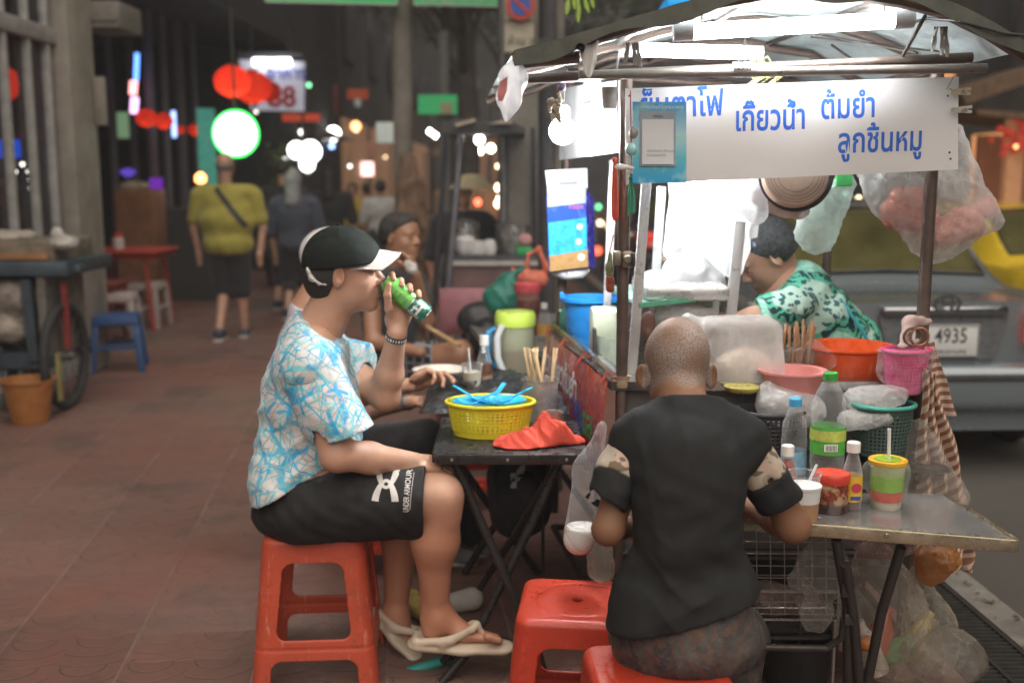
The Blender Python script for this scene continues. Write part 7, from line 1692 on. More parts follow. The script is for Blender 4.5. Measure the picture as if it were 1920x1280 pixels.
put('hair', sdf([E(hcD-fd_*.022+V(0,0,.034), (.100,.092,.094), k=.02), E(hcD-fd_*.05+V(0,0,-.01), (.07,.078,.06), k=.03), E(hcD+fd_*.022+V(0,0,.058), (.076,.078,.066), k=.02)], .004, disp=folds(.003, 160, seed=81), cuts=[(hcD+V(0,0,-.04), (0,0,-1)), (hcD+fd_*.045+V(0,0,.050), fd_*.62-V(0,0,.78))]), M('hair_dark', (.03,.027,.025), .7), tdm, sharp=None)
put('vest', sdf(tD+[C(s2, W(790, 560, YD+.1), .055, .05, .02), C(s1, W(695, 580, YD-.12), .055, .05, .02)], .008, inflate=.010, disp=folds(.005, 35, seed=83), cuts=[(W(735, 500, YD), (0,0,1))]), CLOTH('vest_black', (.03,.03,.034)), tdm, sharp=None)
def mat_check():
    m, nt, b = nodes_of('check_cloth'); co = coord(nt); c = None
    for d in ('X', 'Z'):
        w = N(nt, 'ShaderNodeTexWave', wave_type='BANDS', bands_direction=d); w.inputs['Scale'].default_value = 7; L(nt, co, w.inputs['Vector']); q = ramp(nt, w.outputs['Fac'], [(.86, (.035,.04,.05)), (.9, (.30,.30,.32))])
        c = q if c is None else mixc(nt, 1.0, c, q, 'LIGHTEN')
    L(nt, c, b.inputs['Base Color']); b.inputs['Roughness'].default_value = .9; return m
put('shorts', sdf([E(W(735, 690, YD), (.145,.165,.10), k=.05), C(W(735, 690, YD-.05), W(825, 668, YD-.2), .105, .095, .04), C(W(735, 690, YD+.1), W(825, 668, YD+.1), .10, .09, .04)], .008, cuts=[(W(812, 660, YD-.2), (1,0,.1))]), mat_check(), tdm, sharp=None)
solo('crumpled_tissue', sdf([E(W(772, 503, YD-.28), (.03,.02,.032), k=.01), E(W(765, 495, YD-.28), (.02,.015,.02), k=.01)], .004, disp=folds(.004, 150, seed=5)), M('tissue_white', (.6,.57,.53), .9), 'crumpled pale tissue held at the chin of the man in checked shorts', 'tissue')

# ============ vendor behind the cart
SKV = mat_skin('skin_vendor', (.50,.29,.20))
tv = thing('person', 'vendor woman in a green floral blouse bending over the glass cabinet', 'person', (W(1540, 700, 3.75).x, 3.75, .2))
YV = 3.62
hcV = W(1440, 482, YV); fV = V(-.82,-.02,-.56)
hpV, TV = head_prims(hcV, fV, u=(-.5,0,.85), s=.98, neck=W(1502, 545, YV+.02), nr=.052)
s1, s2 = W(1482, 575, YV-.16), W(1522, 560, YV+.16)
tV = [E(W(1530, 640, YV+.02), (.15,.16,.12), k=.06), E(W(1512, 590, YV), (.115,.15,.10), k=.06), C(s1, s2, .06, .06, .05), E(W(1560, 710, YV+.05), (.16,.16,.14), k=.06), C(W(1486, 560, YV), W(1575, 655, YV+.03), .105, .125, .06), C(W(1500, 532, YV-.05), W(1505, 530, YV+.08), .055, .055, .05)]
e1, w1 = W(1410, 600, YV-.20), W(1340, 612, YV-.18)
bV = tV+[C(s1, e1, .048, .040, .03), C(e1, w1, .038, .027, .02), C(s2, W(1420, 600, YV+.2), .046, .04, .03), C(W(1420, 600, YV+.2), W(1340, 600, YV+.05), .036, .027, .02), C(W(1570, 740, YV+.1), V(W(1570, 740, YV).x, YV+.15, .1), .14, .10, .05)]
put('body', joinm(sdf(bV, .0065), sdf(hpV, .0028), sdf(hand_prims(w1, V(-1,0,-.1), V(0,.2,-1), (.4,.5,.5,.6), side=-1), .0035)), SKV, tv, sharp=None)
face_bits(tv, TV, 1, None)
fv = fV.normalized(); uv = (TV(0,0,1)-hcV).normalized()
HV = M('hair_grey_black', (.06,.06,.062), .6, var=.85, vs=75, bmp=.8, bs=200, spec=.3)
put('hair', sdf([E(hcV-fv*.022+uv*.034, (.104,.090,.094), k=.02), E(hcV-fv*.062-uv*.01, (.072,.078,.066), k=.03), E(hcV-fv*.035+uv*.07, (.07,.07,.05), k=.03)], .0034, disp=fsum(folds(.0022, 60, seed=85), ridges(.0030, 170, [(.75,.1,-.6), (.7,.3,-.6), (.8,-.2,-.5)], seed=86)), cuts=[(hcV+fv*.052+uv*.03, fv*1.0-uv*.5), (hcV-uv*.045, -uv-fv*.35), (hcV+fv*.005, fv*.9-uv*.8)]), HV, tv, sharp=None)
put('hair_clip', MB().tube([hcV+uv*.085+fv*.02+V(0,-.075,-.02), hcV+uv*.10+V(0,-.04,0)], .006, 8), M('clip_blue', (.30,.35,.5), .4), tv)
def mat_floral():
    m, nt, b = nodes_of('floral_print'); co = coord(nt)
    big = noise(nt, coord(nt, 1, (.4,.5,.9)), 5.5, 2, .4)
    v = N(nt, 'ShaderNodeTexVoronoi', feature='F1'); v.inputs['Scale'].default_value = 30; L(nt, mixc(nt, .12, co, noise(nt, co, 16, 2, out=1)), v.inputs['Vector'])
    w = N(nt, 'ShaderNodeTexWave', wave_type='RINGS'); w.inputs['Scale'].default_value = 9; w.inputs['Distortion'].default_value = 14; w.inputs['Detail'].default_value = 3; w.inputs['Detail Scale'].default_value = 2.2; L(nt, co, w.inputs['Vector'])
    pat = ramp(nt, w.outputs['Fac'], [(.44, 0.0), (.52, 1.0)]); pat2 = ramp(nt, v.outputs['Distance'], [(.34, 1.0), (.42, 0.0)])
    a = mixc(nt, pat, (.012,.035,.045), (.10,.50,.33)); b1 = mixc(nt, pat2, (.50,.70,.60), (.03,.12,.12)); c3 = mixc(nt, pat, (.42,.68,.55), (.25,.58,.46))
    z1 = ramp(nt, big, [(.47, 0.0), (.50, 1.0)]); z2 = ramp(nt, big, [(.58, 0.0), (.60, 1.0)])
    c = mixc(nt, z2, mixc(nt, z1, c3, a), b1)
    L(nt, c, b.inputs['Base Color']); b.inputs['Roughness'].default_value = .8; return m
FLO = mat_floral()
put('blouse', joinm(sdf(tV, .0055, inflate=.012, disp=fsum(folds(.005, 42, [(.7,.1,.7), (.4,.2,-.9)], seed=87), folds(.002, 110, seed=88)), cuts=[(W(1474, 508, YV), (-.75,0,.68)), (W(1560, 760, YV), (0,0,-1))]),
    sdf([C(s1, W(1432, 596, YV-.2), .066, .070, .03), C(s2, W(1470, 580, YV+.19), .064, .064, .03)], .0048, disp=folds(.004, 60, seed=89), cuts=[(W(1425, 600, YV-.2), (-1,0,-.2))])), FLO, tv, sharp=None)
put('apron_tie', MB().tube([W(1575, 560, YV-.1), W(1610, 610, YV-.14), W(1640, 660, YV-.12)], .006, 6), M('tie_teal', (.05,.35,.40), .8), tv)
# pegged note in front of her hair
solo('paper_note', MB().prism([W(1394, 412, 3.4), W(1424, 410, 3.4), W(1420, 445, 3.4), W(1398, 450, 3.4)], (0,0,0), (0,.001,0)), M('paper_scrap', (.7,.69,.66)), 'small white paper note clipped beside the vendor woman hair', 'note')

# ============ walkers along the pavement
def walker(px, head_y, Y, face_away, skin, parts, lab, h=1.7, sw=.2, hairm=None, hair_r=1.0, stride=.22, belly=.0, cap=None, long_hair=False, group=None, rf=.008, arm=.06):
    x = W(px, 500, Y).x; top = W(px, head_y, Y).z; k = top/h if False else 1.0; H = top
    t = thing('person', lab, 'person', (x, Y, 0), group); f = V(0, 1 if face_away else -1, 0)
    u = H/7.4; hcW = V(x, Y, H-u*.52)
    hp_, TW = head_prims(hcW, f, neck=V(x, Y-.01, H-u*1.45), s=u/.235)
    sz = H-u*1.55; hip = H*.50
    tors = [E(V(x, Y, hip+.03), (sw*.86,.12+belly,.13), k=.06), E(V(x, Y, hip+.24), (sw*.80+belly,.115+belly,.17), k=.06), E(V(x, Y, sz-.10), (sw*.9,.11,.15), k=.06), C(V(x-sw+.04, Y, sz), V(x+sw-.04, Y, sz), .055, .055, .05)]
    la = [(V(x-sw, Y, sz-.03), V(x-sw-.06, Y+.02, sz-.32), V(x-sw-.03, Y+arm, sz-.56)), (V(x+sw, Y, sz-.03), V(x+sw+.06, Y+.02, sz-.32), V(x+sw+.03, Y+.02-arm, sz-.56))]
    bd = list(tors)
    for a, b_, c in la: bd += [C(a, b_, .046, .039, .03), C(b_, c, .036, .027, .02), C(c, c+V(0,.01,-.09), .03, .026, .02)]
    legs = [(V(x-.085, Y, hip-.02), V(x-.08, Y+stride*.25+.03, hip*.53), V(x-.075, Y-stride*.7, .10)), (V(x+.085, Y, hip-.02), V(x+.085, Y+stride*.4, hip*.53), V(x+.09, Y+stride*.5, .08))]
    for a, b_, c in legs: bd += [C(a, b_, .085, .058, .04), C(b_, c, .056, .036, .03)]
    put('body', joinm(sdf(bd, rf), sdf(hp_, .005)), skin, t, sharp=None)
    up, upm, lowm, lowlen, slv = parts
    top_ = tors+[C(a, a.lerp(b_, slv), .058, .056, .03) for a, b_, c in la]+[C(V(x, Y, sz), V(x, Y, sz+.04), .08, .07, .03)]
    put('shirt', sdf(top_, rf, inflate=.014, disp=folds(.006, 26, seed=int(px)), cuts=[(V(x, Y, hip-.06-.0), (0,0,-1)), (V(x, Y, sz+.075), (0,0,1))]), upm, t, sharp=None)
    lw = [E(V(x, Y, hip), (sw*.86,.125,.13), k=.05)]
    if lowlen != 'dress':
        for a, b_, c in legs:
            e_ = a.lerp(b_, 1) if lowlen <= 1 else b_.lerp(c, lowlen-1)
            lw += [C(a, b_ if lowlen >= 1 else a.lerp(b_, lowlen), .108, .092, .04)]
            if lowlen > 1: lw.append(C(b_, e_, .088, .075, .03))
    else: lw += [C(V(x, Y, hip), V(x, Y, .35), sw*.95, sw*1.25, .06)]
    put('trousers' if lowlen != 'dress' else 'skirt', sdf(lw, rf, disp=folds(.006, 24, seed=int(px)+1), cuts=[(V(x, Y, .28), (0,0,-1))]), lowm, t, sharp=None)
    if hairm is not None:
        hr = [E(hcW+V(0,-.018*f.y,u*.15), (.083*hair_r,.100*hair_r,.095*hair_r), k=.02)]
        if long_hair: hr += [C(hcW+V(0,-.05*f.y,0), hcW+V(0,-.075*f.y,-.20), .075, .085, .05)]
        put('hair', sdf(hr, .006, disp=folds(.006, 70, seed=int(px)+5), cuts=[(hcW+V(0,f.y*.04,0), (0,f.y,-.3)), (hcW+V(0,0,-.3 if long_hair else -.06), (0,0,-1))]), hairm, t, sharp=None)
    if cap is not None: put('cap', sdf([E(hcW+V(0,0,u*.22), (.090,.108,.085), k=.02), C(hcW+V(0,f.y*.08,u*.16), hcW+V(0,f.y*.17,u*.14), .06, .05, .02, ((0,0,1), .2))], .006, cuts=[(hcW+V(0,0,u*.12), (0,0,-1))]), cap, t, sharp=None)
    for a, b_, c in legs:
        o = put('shoe', sdf([C(c+V(0,-.03*f.y,-.04 if c.z < .09 else -.02), c+V(0,.12*f.y,-.045), .045, .04, .03)], .008, cuts=[(V(c.x, c.y, .012), (0,0,-1))]), M('shoe_navy', (.06,.065,.10), .7), t, sharp=None)
        put('sole', MB().box((c.x, c.y+.04*f.y, .014), (.085,.25,.022), bev=.008), M('sole_white'), o)
    return t, x, hcW, sz, hip
SKW = mat_skin('skin_walker', (.46,.27,.19))
MUST = CLOTH('tee_mustard', (.34,.30,.055), var=.2)
ty, x, hcw, sz, hip = walker(430, 286, 9.7, True, SKW, (0, MUST, CLOTH('shorts_dark', (.022,.022,.026)), 1.0, .72), 'stocky bald man in a mustard shirt walking away with a strap across his back', sw=.255, belly=.05, hairm=None, arm=.05)
mt = [o for o in KIDS(ty) if o.name.startswith('shirt')][0]
vs_ = [Vector(v.co)+base_of(mt) for v in mt.data.vertices]; fs_ = [tuple(p.vertices) for p in mt.data.polygons]
sb = MB(); n = 16
a_, b_ = V(x-.085, 9.3, sz+.06), V(x+.27, 9.3, hip+.10); dv = (b_-a_).normalized(); nv = V(-dv.z, 0, dv.x)
sb.grid(lambda u, v: a_.lerp(b_, .04+.76*u)+nv*(.048*(v-.5)), 40, 2)
put('bag_strap', wrap(sb, (vs_, fs_), (0,1,0), .006, 1.2, keep=True), M('strap_black'), ty)
put('grey_fringe', sdf([E(hcw+V(0,-.014,.01), (.082,.098,.07), k=.02)], .006, cuts=[(hcw+V(0,0,.055), (0,-.4,1)), (hcw+V(0,0,-.05), (0,0,-1)), (hcw+V(0,.02,0), (0,1,0))]), M('hair_grey', (.22,.20,.18), .8), ty, sharp=None)
walker(556, 320, 11.2, True, SKW, (0, CLOTH('blouse_navy', (.05,.055,.085)), CLOTH('skirt_black', (.018,.018,.02)), 1.3, .95), 'woman with long grey hair in a navy blouse walking away', sw=.20, hairm=M('hair_silver', (.26,.25,.27), .7, var=.4, vs=60), long_hair=True)
walker(536, 300, 12.0, True, SKW, (0, CLOTH('tee_black2', (.02,.02,.022)), CLOTH('skirt_black', (.018,.018,.02)), 1.5, .95), 'walker in a black cap and black clothes ahead of the grey haired woman', sw=.22, cap=CLOTH('cap_black', (.03,.03,.03)), hairm=M('hair_dark', (.03,.027,.025)))
walker(622, 318, 13.2, True, SKW, (0, CLOTH('tee_black2', (.02,.02,.022)), M('dress_black', (.02,.017,.018), .85), 'dress', .9), 'woman in a long black dress beyond the grey haired woman', sw=.22, hairm=M('hair_dark'), long_hair=True)
walker(664, 345, 17.0, False, SKW, (0, CLOTH('shirt_yellow', (.50,.34,.03)), CLOTH('trouser_dim', (.07,.07,.08)), 1.9, .8), 'distant person in a bright yellow shirt coming along the pavement', sw=.21, hairm=M('hair_dark'), rf=.012)
walker(716, 340, 15.5, True, SKW, (0, CLOTH('shirt_white', (.50,.50,.48)), CLOTH('trouser_dim', (.07,.07,.08)), 1.9, .8), 'distant person in a white shirt near the wrapped utility pole', sw=.2, hairm=M('hair_dark'), rf=.012)
walker(690, 345, 18.5, True, SKW, (0, CLOTH('shirt_pink', (.30,.18,.2)), CLOTH('trouser_dim', (.07,.07,.08)), 1.9, .8), 'distant person in a dull pink shirt deep in the lit alley', sw=.19, hairm=M('hair_dark'), rf=.012)
walker(870, 338, 8.3, False, SKW, (0, CLOTH('tee_black2', (.02,.02,.022)), CLOTH('skirt_black', (.018,.018,.02)), 1.9, .8), 'dark clothed vendor in a wide pale hat behind the far food stall', sw=.2, hairm=None, stride=.02)
# ------------------------------------------------------------------ left side: food pushcart, bucket, small tables and stools
GRB = M('cart_blue_grey', (.075,.10,.12), .55, .4, var=.35, vs=8)
t = thing('pushcart', 'blue grey food pushcart with a bicycle wheel by the glass shopfront', 'pushcart', (W(40, 600, 6.9).x, 6.9, 0))
Yc = 6.75
def cx(px, py=600, Y=Yc): return W(px, py, Y).x
x1 = cx(145)
put('top_shelf', MB().box((x1-.62, 6.95, W(100, 500, Yc).z), (1.3, .75, .09), bev=.008).box((x1+.02, 6.72, W(100, 502, Yc).z), (.10, .10, .05), bev=.01), GRB, t)
put('tray_box', MB().box((x1-.60, 6.95, W(60, 470, Yc).z), (1.05, .62, .13), bev=.01), M('tray_tan', (.22,.18,.13), .7, var=.5, vs=9), t)
put('tray_rim', MB().box((x1-.60, 6.63, W(60, 478, Yc).z), (.98, .02, .035)), M('rim_orange', (.42,.20,.09), .7, var=.3, vs=20), t)
put('frame_post', MB().bar((cx(72), 6.62, W(72, 520, Yc).z), (cx(78), 6.62, W(78, 670, Yc).z), .06, .05, up=(0,1,0)), GRB, t); put('frame_post', MB().bar((x1-1.1, 6.62, W(0, 520, Yc).z), (x1-1.1, 6.62, .3), .05), GRB, t)
put('bottom_rail', MB().box((x1-.66, 6.66, W(60, 670, Yc).z), (1.1, .06, .10)).box((x1-.66, 7.2, W(60, 670, Yc).z), (1.1, .06, .10)).box((x1-.66, 6.95, W(60, 676, Yc).z), (1.1, .55, .02)), GRB, t)
put('side_panel', MB().box((cx(100), 6.9, W(100, 590, Yc).z), (.05, .6, .52)), M('panel_grey', (.17,.16,.14), .7, var=.4), t)
put('red_strip', MB().box((cx(131), 6.70, W(131, 590, Yc).z), (.035, .03, .42)), M('strip_red', (.28,.04,.03), .6, var=.5, vs=40), t)
put('leg', MB().tube([(cx(15), 6.66, W(0, 690, Yc).z), (cx(25), 6.6, .02)], .018, 8), GRB, t); put('leg', MB().tube([(cx(45), 6.66, W(0, 690, Yc).z), (cx(40), 6.6, .02)], .018, 8), GRB, t)
wc = V(cx(122), 6.72, .345)
w = put('wheel', MB().tube([wc+V(.0, .315*math.cos(a), .315*math.sin(a)) for a in [k*math.pi/20 for k in range(40)]], .030, 10, closed=True), M('rubber', (.03,.03,.03), .8), t)
sp = MB()
for k in range(14):
    a = k*math.pi/7; sp.tube([wc+V(.02*(-1)**k,0,0), wc+V(0, .29*math.cos(a), .29*math.sin(a))], .003, 4)
sp.tube([wc+V(-.06,0,0), wc+V(.06,0,0)], .028, 10); put('spokes', sp, M('spoke_grey', (.25,.25,.24), .4, .7), w)
put('fender', MB().box((cx(136), 6.5, .25), (.012, .05, .30)), M('fender_yellow', (.33,.30,.10), .6), t)
loose_bag('white_bag', [E(V(x1-.85, 6.85, W(0, 440, Yc).z), (.28,.2,.05), k=.05), E(V(x1-.5, 6.85, W(0, 445, Yc).z), (.2,.2,.035), k=.05)], 'pale cloth bundle spread over the tray of the pushcart', M('cloth_pale', (.42,.38,.32), .9, var=.2), res=.012, amp=.012, w=30, seed=101, cat='bundle')
loose_bag('clear_bag', [E(V(cx(125, 450), 6.7, W(120, 455, Yc).z), (.09,.08,.05)), E(V(cx(115, 440), 6.7, W(120, 440, Yc).z), (.04,.04,.05))], 'crumpled pale bag at the end of the pushcart tray', M('bag_pale', (.42,.40,.36), .4), res=.009, amp=.012, w=40, seed=103)
loose_bag('sack', [E(V(cx(30), 6.8, W(0, 560, Yc).z), (.22,.2,.14), k=.05), E(V(cx(20), 6.75, W(0, 615, Yc).z), (.16,.16,.10), k=.05)], 'pale spotted sack stuffed under the pushcart shelf', M('sack_spotted', (.36,.31,.26), .8, var=.75, vs=9), res=.014, amp=.015, w=26, seed=105, cat='sack')
c = V(W(57, 785, 6.35).x, 6.35, 0)
t = thing('orange_bucket', 'dull orange plastic bucket with a bail handle on the paving by the pushcart wheel', 'bucket', tuple(c))
OB = M('bucket_orange', (.40,.16,.045), .5, var=.25)
put('wall', MB().openlathe([(0,0),(.105,0),(.11,.01),(.145,.25),(.16,.255),(.16,.265),(.142,.262),(.107,.015),(0,.015)], c=c, n=36), OB, t)
put('handle', MB().tube([c+V(.155*math.cos(a), -.155*abs(math.sin(a))*.75, .262-.06*math.sin(a)) for a in [math.pi*k/16 for k in range(17)]], .006, 6), M('handle_orange', (.55,.17,.04), .5), t)
def plain_table(c, w, d, h, m, lab, legm=None, group=None):
    t = thing('small_table', lab, 'table', tuple(c), group); c = Vector(c)
    put('tabletop', MB().box(c+V(0,0,h-.015), (w, d, .03), bev=.008), m, t)
    put('apron', MB().box(c+V(0,0,h-.06), (w*.9, d*.85, .05)), m, t)
    for sx in (-1, 1):
        for sy in (-1, 1): put('leg', MB().tube([c+V(sx*w*.32,sy*d*.36,h-.06), c+V(sx*w*.40,sy*d*.42,0)], .02, 8), legm or m, t)
    return t
RT = M('table_red', (.42,.05,.03), .5, var=.2)
plain_table((W(240, 470, 10.6).x, 10.6, 0), .80, .75, .77, RT, 'low red table with a white jar on it beside the wooden cabinet')
plain_table((W(175, 525, 9.6).x, 9.6, 0), .50, .45, .54, M('table_maroon', (.22,.04,.03), .6), 'small dark red side table between the pushcart wheel and the red table')
c = V(W(222, 462, 10.5).x, 10.5, .772)
t = thing('condiment_jar', 'white condiment jar with a red lid on the red table', 'jar', tuple(c))
put('body', MB().lathe([(.05,0),(.055,.02),(.055,.10),(.04,.115)], c, 20), M('jar_white', (.62,.6,.58), .3), t); put('lid', MB().lathe([(.046,.115),(.048,.12),(.046,.15),(.02,.155)], c, 20), M('lid_red', (.58,.05,.03), .35), t)
def leg_stool(c, h, w, m, lab, rz=0, group='plain plastic stools by the red table'):
    t = thing('leg_stool', lab, 'stool', (0,0,0), group)
    put('seat', MB().box((0,0,h-.02), (w, w, .04), bev=.015).box((0,0,h-.05), (w*1.04, w*1.04, .05), bev=.01), m, t)
    for sx in (-1, 1):
        for sy in (-1, 1): put('leg', MB().bar((sx*w*.44, sy*w*.44, h-.05), (sx*w*.56, sy*w*.56, 0), .05, .035, bev=.008), m, t)
    rg = MB(); z = h*.45; q = w*.5
    for a, b_ in (((-q,-q),(q,-q)), ((q,-q),(q,q)), ((q,q),(-q,q)), ((-q,q),(-q,-q))): rg.bar((a[0],a[1],z), (b_[0],b_[1],z), .02, .035)
    put('stretcher', rg, m, t); t.location = c; t.rotation_euler = (0,0,rz); return t
leg_stool((W(225, 690, 8.15).x, 8.15, 0), .43, .32, M('stool_blue', (.03,.085,.22), .5, var=.2), 'dark blue plastic stool nearest in front of the red table', .25)
leg_stool((W(160, 635, 9.2).x, 9.1, 0), .45, .26, M('stool_yellow', (.52,.34,.03), .5, var=.2), 'yellow plastic stool between the pushcart wheel and the blue stool', .1)
leg_stool((W(232, 620, 9.6).x, 9.5, 0), .45, .30, M('stool_white', (.46,.39,.37), .5, var=.15), 'pinkish white stool in front, directly behind the blue stool', .15)
leg_stool((W(287, 605, 10.6).x, 10.5, 0), .45, .28, M('stool_white', (.46,.39,.37)), 'pinkish white stool at the right side of the red table', -.1)

# ------------------------------------------------------------------ far food stall and its table
FS = 7.0
t = thing('far_stall', 'far food stall with a dark awning, steel posts and a counter of pots', 'food stall', (W(900, 600, FS).x, FS, 0))
DK = M('stall_dark', (.045,.045,.05), .6, .2); LG = M('stall_post', (.20,.20,.22), .4, .6)
zc = W(900, 478, FS).z
a_, b_ = W(842, 480, FS).x, W(1008, 480, FS).x
put('counter', MB().box(((a_+b_)/2, FS+.3, zc-.03), (b_-a_, .7, .06)), M('counter_steel', (.10,.10,.11), .35, .6), t)
put('front_panel', MB().box(((a_+b_)/2, FS-.02, zc-.19), (b_-a_-.02, .03, .24)), M('panel_maroon', (.15,.085,.08), .6, var=.5, vs=6), t)
put('counter_rim', MB().box(((a_+b_)/2, FS-.055, zc-.05), (b_-a_, .012, .03)), M('rim_cream', (.42,.40,.36), .4), t)
put('lower_panel', MB().box(((a_+b_)/2, FS+.02, .42), (b_-a_-.05, .03, .34)), M('panel_dim', (.10,.095,.09), .6, var=.4), t)
put('post', MB().tube([W(832, 640, FS-.05), W(866, 236, FS-.05)], .022, 10), LG, t)
put('post', MB().tube([W(808, 640, FS+.1), W(838, 236, FS+.1)], .018, 8), DK, t); put('post', MB().tube([W(1004, 640, FS+.6), W(1000, 240, FS+.6)], .018, 8), DK, t)
put('awning', MB().prism([W(826, 240, FS-.2), W(850, 222, FS-.2), W(960, 228, FS-.2), W(985, 240, FS-.2), W(985, 250, FS-.2), W(826, 250, FS-.2)], (0,0,0), (0,1.2,0)), M('awning_dark', (.05,.05,.052), .7), t)
put('awning_flap', MB().prism([W(852, 232, FS-.25), W(890, 222, FS-.25), W(893, 227, FS-.25), W(856, 238, FS-.25)], (0,0,0), (0,.03,0)).prism([W(915, 232, FS-.25), W(958, 222, FS-.25), W(960, 232, FS-.25)], (0,0,0), (0,.03,0)), M('flap_tan', (.40,.34,.25), .7), t)
def lampb(px, py, Y, rpx, col, s, lab, grp='small lights of the far stall and alley', nm='light_bulb'):
    p = W(px, py, Y); t = thing(nm, lab, 'light bulb', tuple(p), grp); R = rpx*Y/FPX
    put('glass', MB().ball(p, R, 12), GLOW('lamp_%d_%d_%d_%d' % (col[0]*99, col[1]*99, col[2]*99, s*10), col, s), t)
    put('cord', MB().tube([p+V(0,0,R), p+V(0,0,R+.18)], .006, 5), M('stem_dark', (.05,.05,.05), .6), t); return t
WHT, WRM, REDC, ORC, BLU = (1,.96,.9), (1,.72,.42), (1,.10,.05), (1,.40,.15), (.25,.4,1)
lampb(899, 262, FS+.2, 9, WHT, 9, 'white bulb hanging under the far stall awning')
lampb(920, 250, FS+.4, 3, WHT, 4, 'tiny white bulb at the back of the far stall awning')
t2 = thing('tube_light', 'short slanted white tube light at the left end of the far stall awning', 'tube light', tuple(W(812, 250, FS-.1)))
put('tube', MB().tube([W(802, 244, FS-.1), W(820, 257, FS-.1)], .018, 8), GLOW('tube_far', (1,.98,.95), 5), t2)
for px, py, rp, c, s, lab in ((936, 352, 8, WRM, 5, 'upper warm bulb in the row right of the far vendor hat'), (941, 372, 9, WHT, 5, 'middle warm bulb in the row right of the far vendor hat'), (936, 382, 9, WRM, 4, 'lower warm bulb in the row right of the far vendor hat'), (934, 312, 5, WRM, 3, 'faint warm bulb above the row right of the far vendor hat'), (896, 379, 7, REDC, 3, 'red lamp just right of the far vendor hat'), (905, 405, 5, WRM, 4, 'small warm bulb right above the steel pots')):
    lampb(px, py, 9.2, rp, c, s, lab)
# pots and bowls
def pot(px, py, Y, r_, h, m, lab, name='pot', cat='pot'):
    c = V(W(px, py, Y).x, Y, zc+.002); solo(name, MB().lathe([(r_*.96,0),(r_,.01),(r_,h*.92),(r_*1.06,h*.94),(r_*1.06,h*.98),(r_*.9,h),(r_*.1,h+.03),(0,h+.035)], c, 28), m, lab, cat)
SPT = M('pot_steel', (.45,.44,.42), .3, .85)
pot(872, 470, FS+.25, .095, .20, SPT, 'left steel pot on the far stall counter'); pot(962, 470, FS+.2, .115, .19, SPT, 'right wide steel pot on the far stall counter')
solo('bowl_stack', MB().lathe([(.05,0),(.07,.03),(.07,.10),(.05,.12)], V(W(872, 470, FS+.02).x, FS+.06, zc), 20).lathe([(.05,0),(.06,.02),(.06,.09)], V(W(895, 470, FS).x, FS+.05, zc), 20), M('bowl_white', (.6,.6,.58), .4), 'white bowls stacked in front of the left steel pot', 'bowls')
solo('white_jar', MB().lathe([(.035,0),(.05,.04),(.035,.09),(.02,.10)], V(W(918, 470, FS).x, FS+.05, zc), 16), M('jar_white', (.62,.6,.58), .3), 'small white jar between the two steel pots', 'jar')
solo('green_box', MB().box((W(983, 470, FS).x, FS+.03, zc+.025), (.10,.08,.05), bev=.006), M('box_green', (.03,.35,.10), .5), 'green plastic box at the right end of the far counter', 'box')
solo('pink_bag', MB().ball((W(985, 450, FS).x, FS+.1, zc+.09), (.05,.04,.045), 12), M('bag_pinkish', (.5,.25,.26), .6), 'pinkish bag on top of the green plastic box', 'bag')
p = W(884, 345, 8.28)
solo('wide_hat', MB().lathe([(.17,-.035),(.15,-.01),(.12,.03),(.10,.06),(.03,.075),(0,.078)], p, 28), M('hat_pale', (.50,.42,.26), .8, emit=(.5,.4,.2), es=.0), 'wide pale hat worn by the far stall vendor', 'hat')
# brown back board of the far stall
solo('menu_board', MB().box((W(905, 420, 9.6).x, 9.7, 1.15), (.42, .04, .50)), M('board_tan', (.30,.16,.08), .7, var=.5, vs=8), 'tan board standing behind the far stall', 'board')
# grey table beyond, with bags and jars
zt = .72
t = thing('grey_table', 'grey folding table with the green bag and red topped jar', 'table', (W(950, 620, 5.3).x, 5.3, 0))
put('tabletop', MB().prism([WZ(862, 588, zt), WZ(1045, 588, zt), WZ(1060, 655, zt), WZ(925, 660, zt)], (0,0,-.03), (0,0,0)), M('grey_top', (.22,.23,.21), .4, .3, var=.3), t)
for px, py in ((870, 590), (1040, 590), (932, 655), (1050, 650)): p = WZ(px, py, zt-.03); put('leg', MB().tube([p, (p.x, p.y, 0)], .016, 8), BLKM, t)
Yt = 5.15
solo('green_bag', sdf([E(W(945, 560, Yt), (.105,.09,.085), k=.03), E(W(952, 528, Yt), (.05,.05,.04), k=.03), C(W(955, 520, Yt), W(985, 500, Yt), .02, .012, .02)], .006, disp=fsum(folds(.007, 45, seed=111), folds(.003, 110, seed=112))), FILM('green_bag_film', (.06,.34,.26), .88, .3, .1, .5, 25), 'bulging teal green plastic bag on the grey table', 'bag')
solo('coral_bag', sdf([E(W(1000, 525, Yt+.1), (.075,.05,.05), k=.03), C(W(985, 520, Yt+.1), W(990, 478, Yt+.1), .018, .009, .02), C(W(990, 478, Yt+.1), W(1010, 466, Yt+.1), .009, .009, .01), C(W(1010, 466, Yt+.1), W(1027, 505, Yt+.1), .009, .02, .02), C(W(975, 522, Yt+.1), W(962, 505, Yt+.1), .012, .008, .02)], .005, disp=folds(.004, 70, seed=113)), M('coral_plastic', (.62,.16,.10), .4, var=.2), 'coral red carrier bag with upright handles behind the red topped jar', 'bag')
c = V(W(989, 600, Yt-.05).x, Yt-.05, zt)
t = thing('drink_jar', 'tall jar of brown drink with a bright pink red lid on the grey table', 'jar', tuple(c))
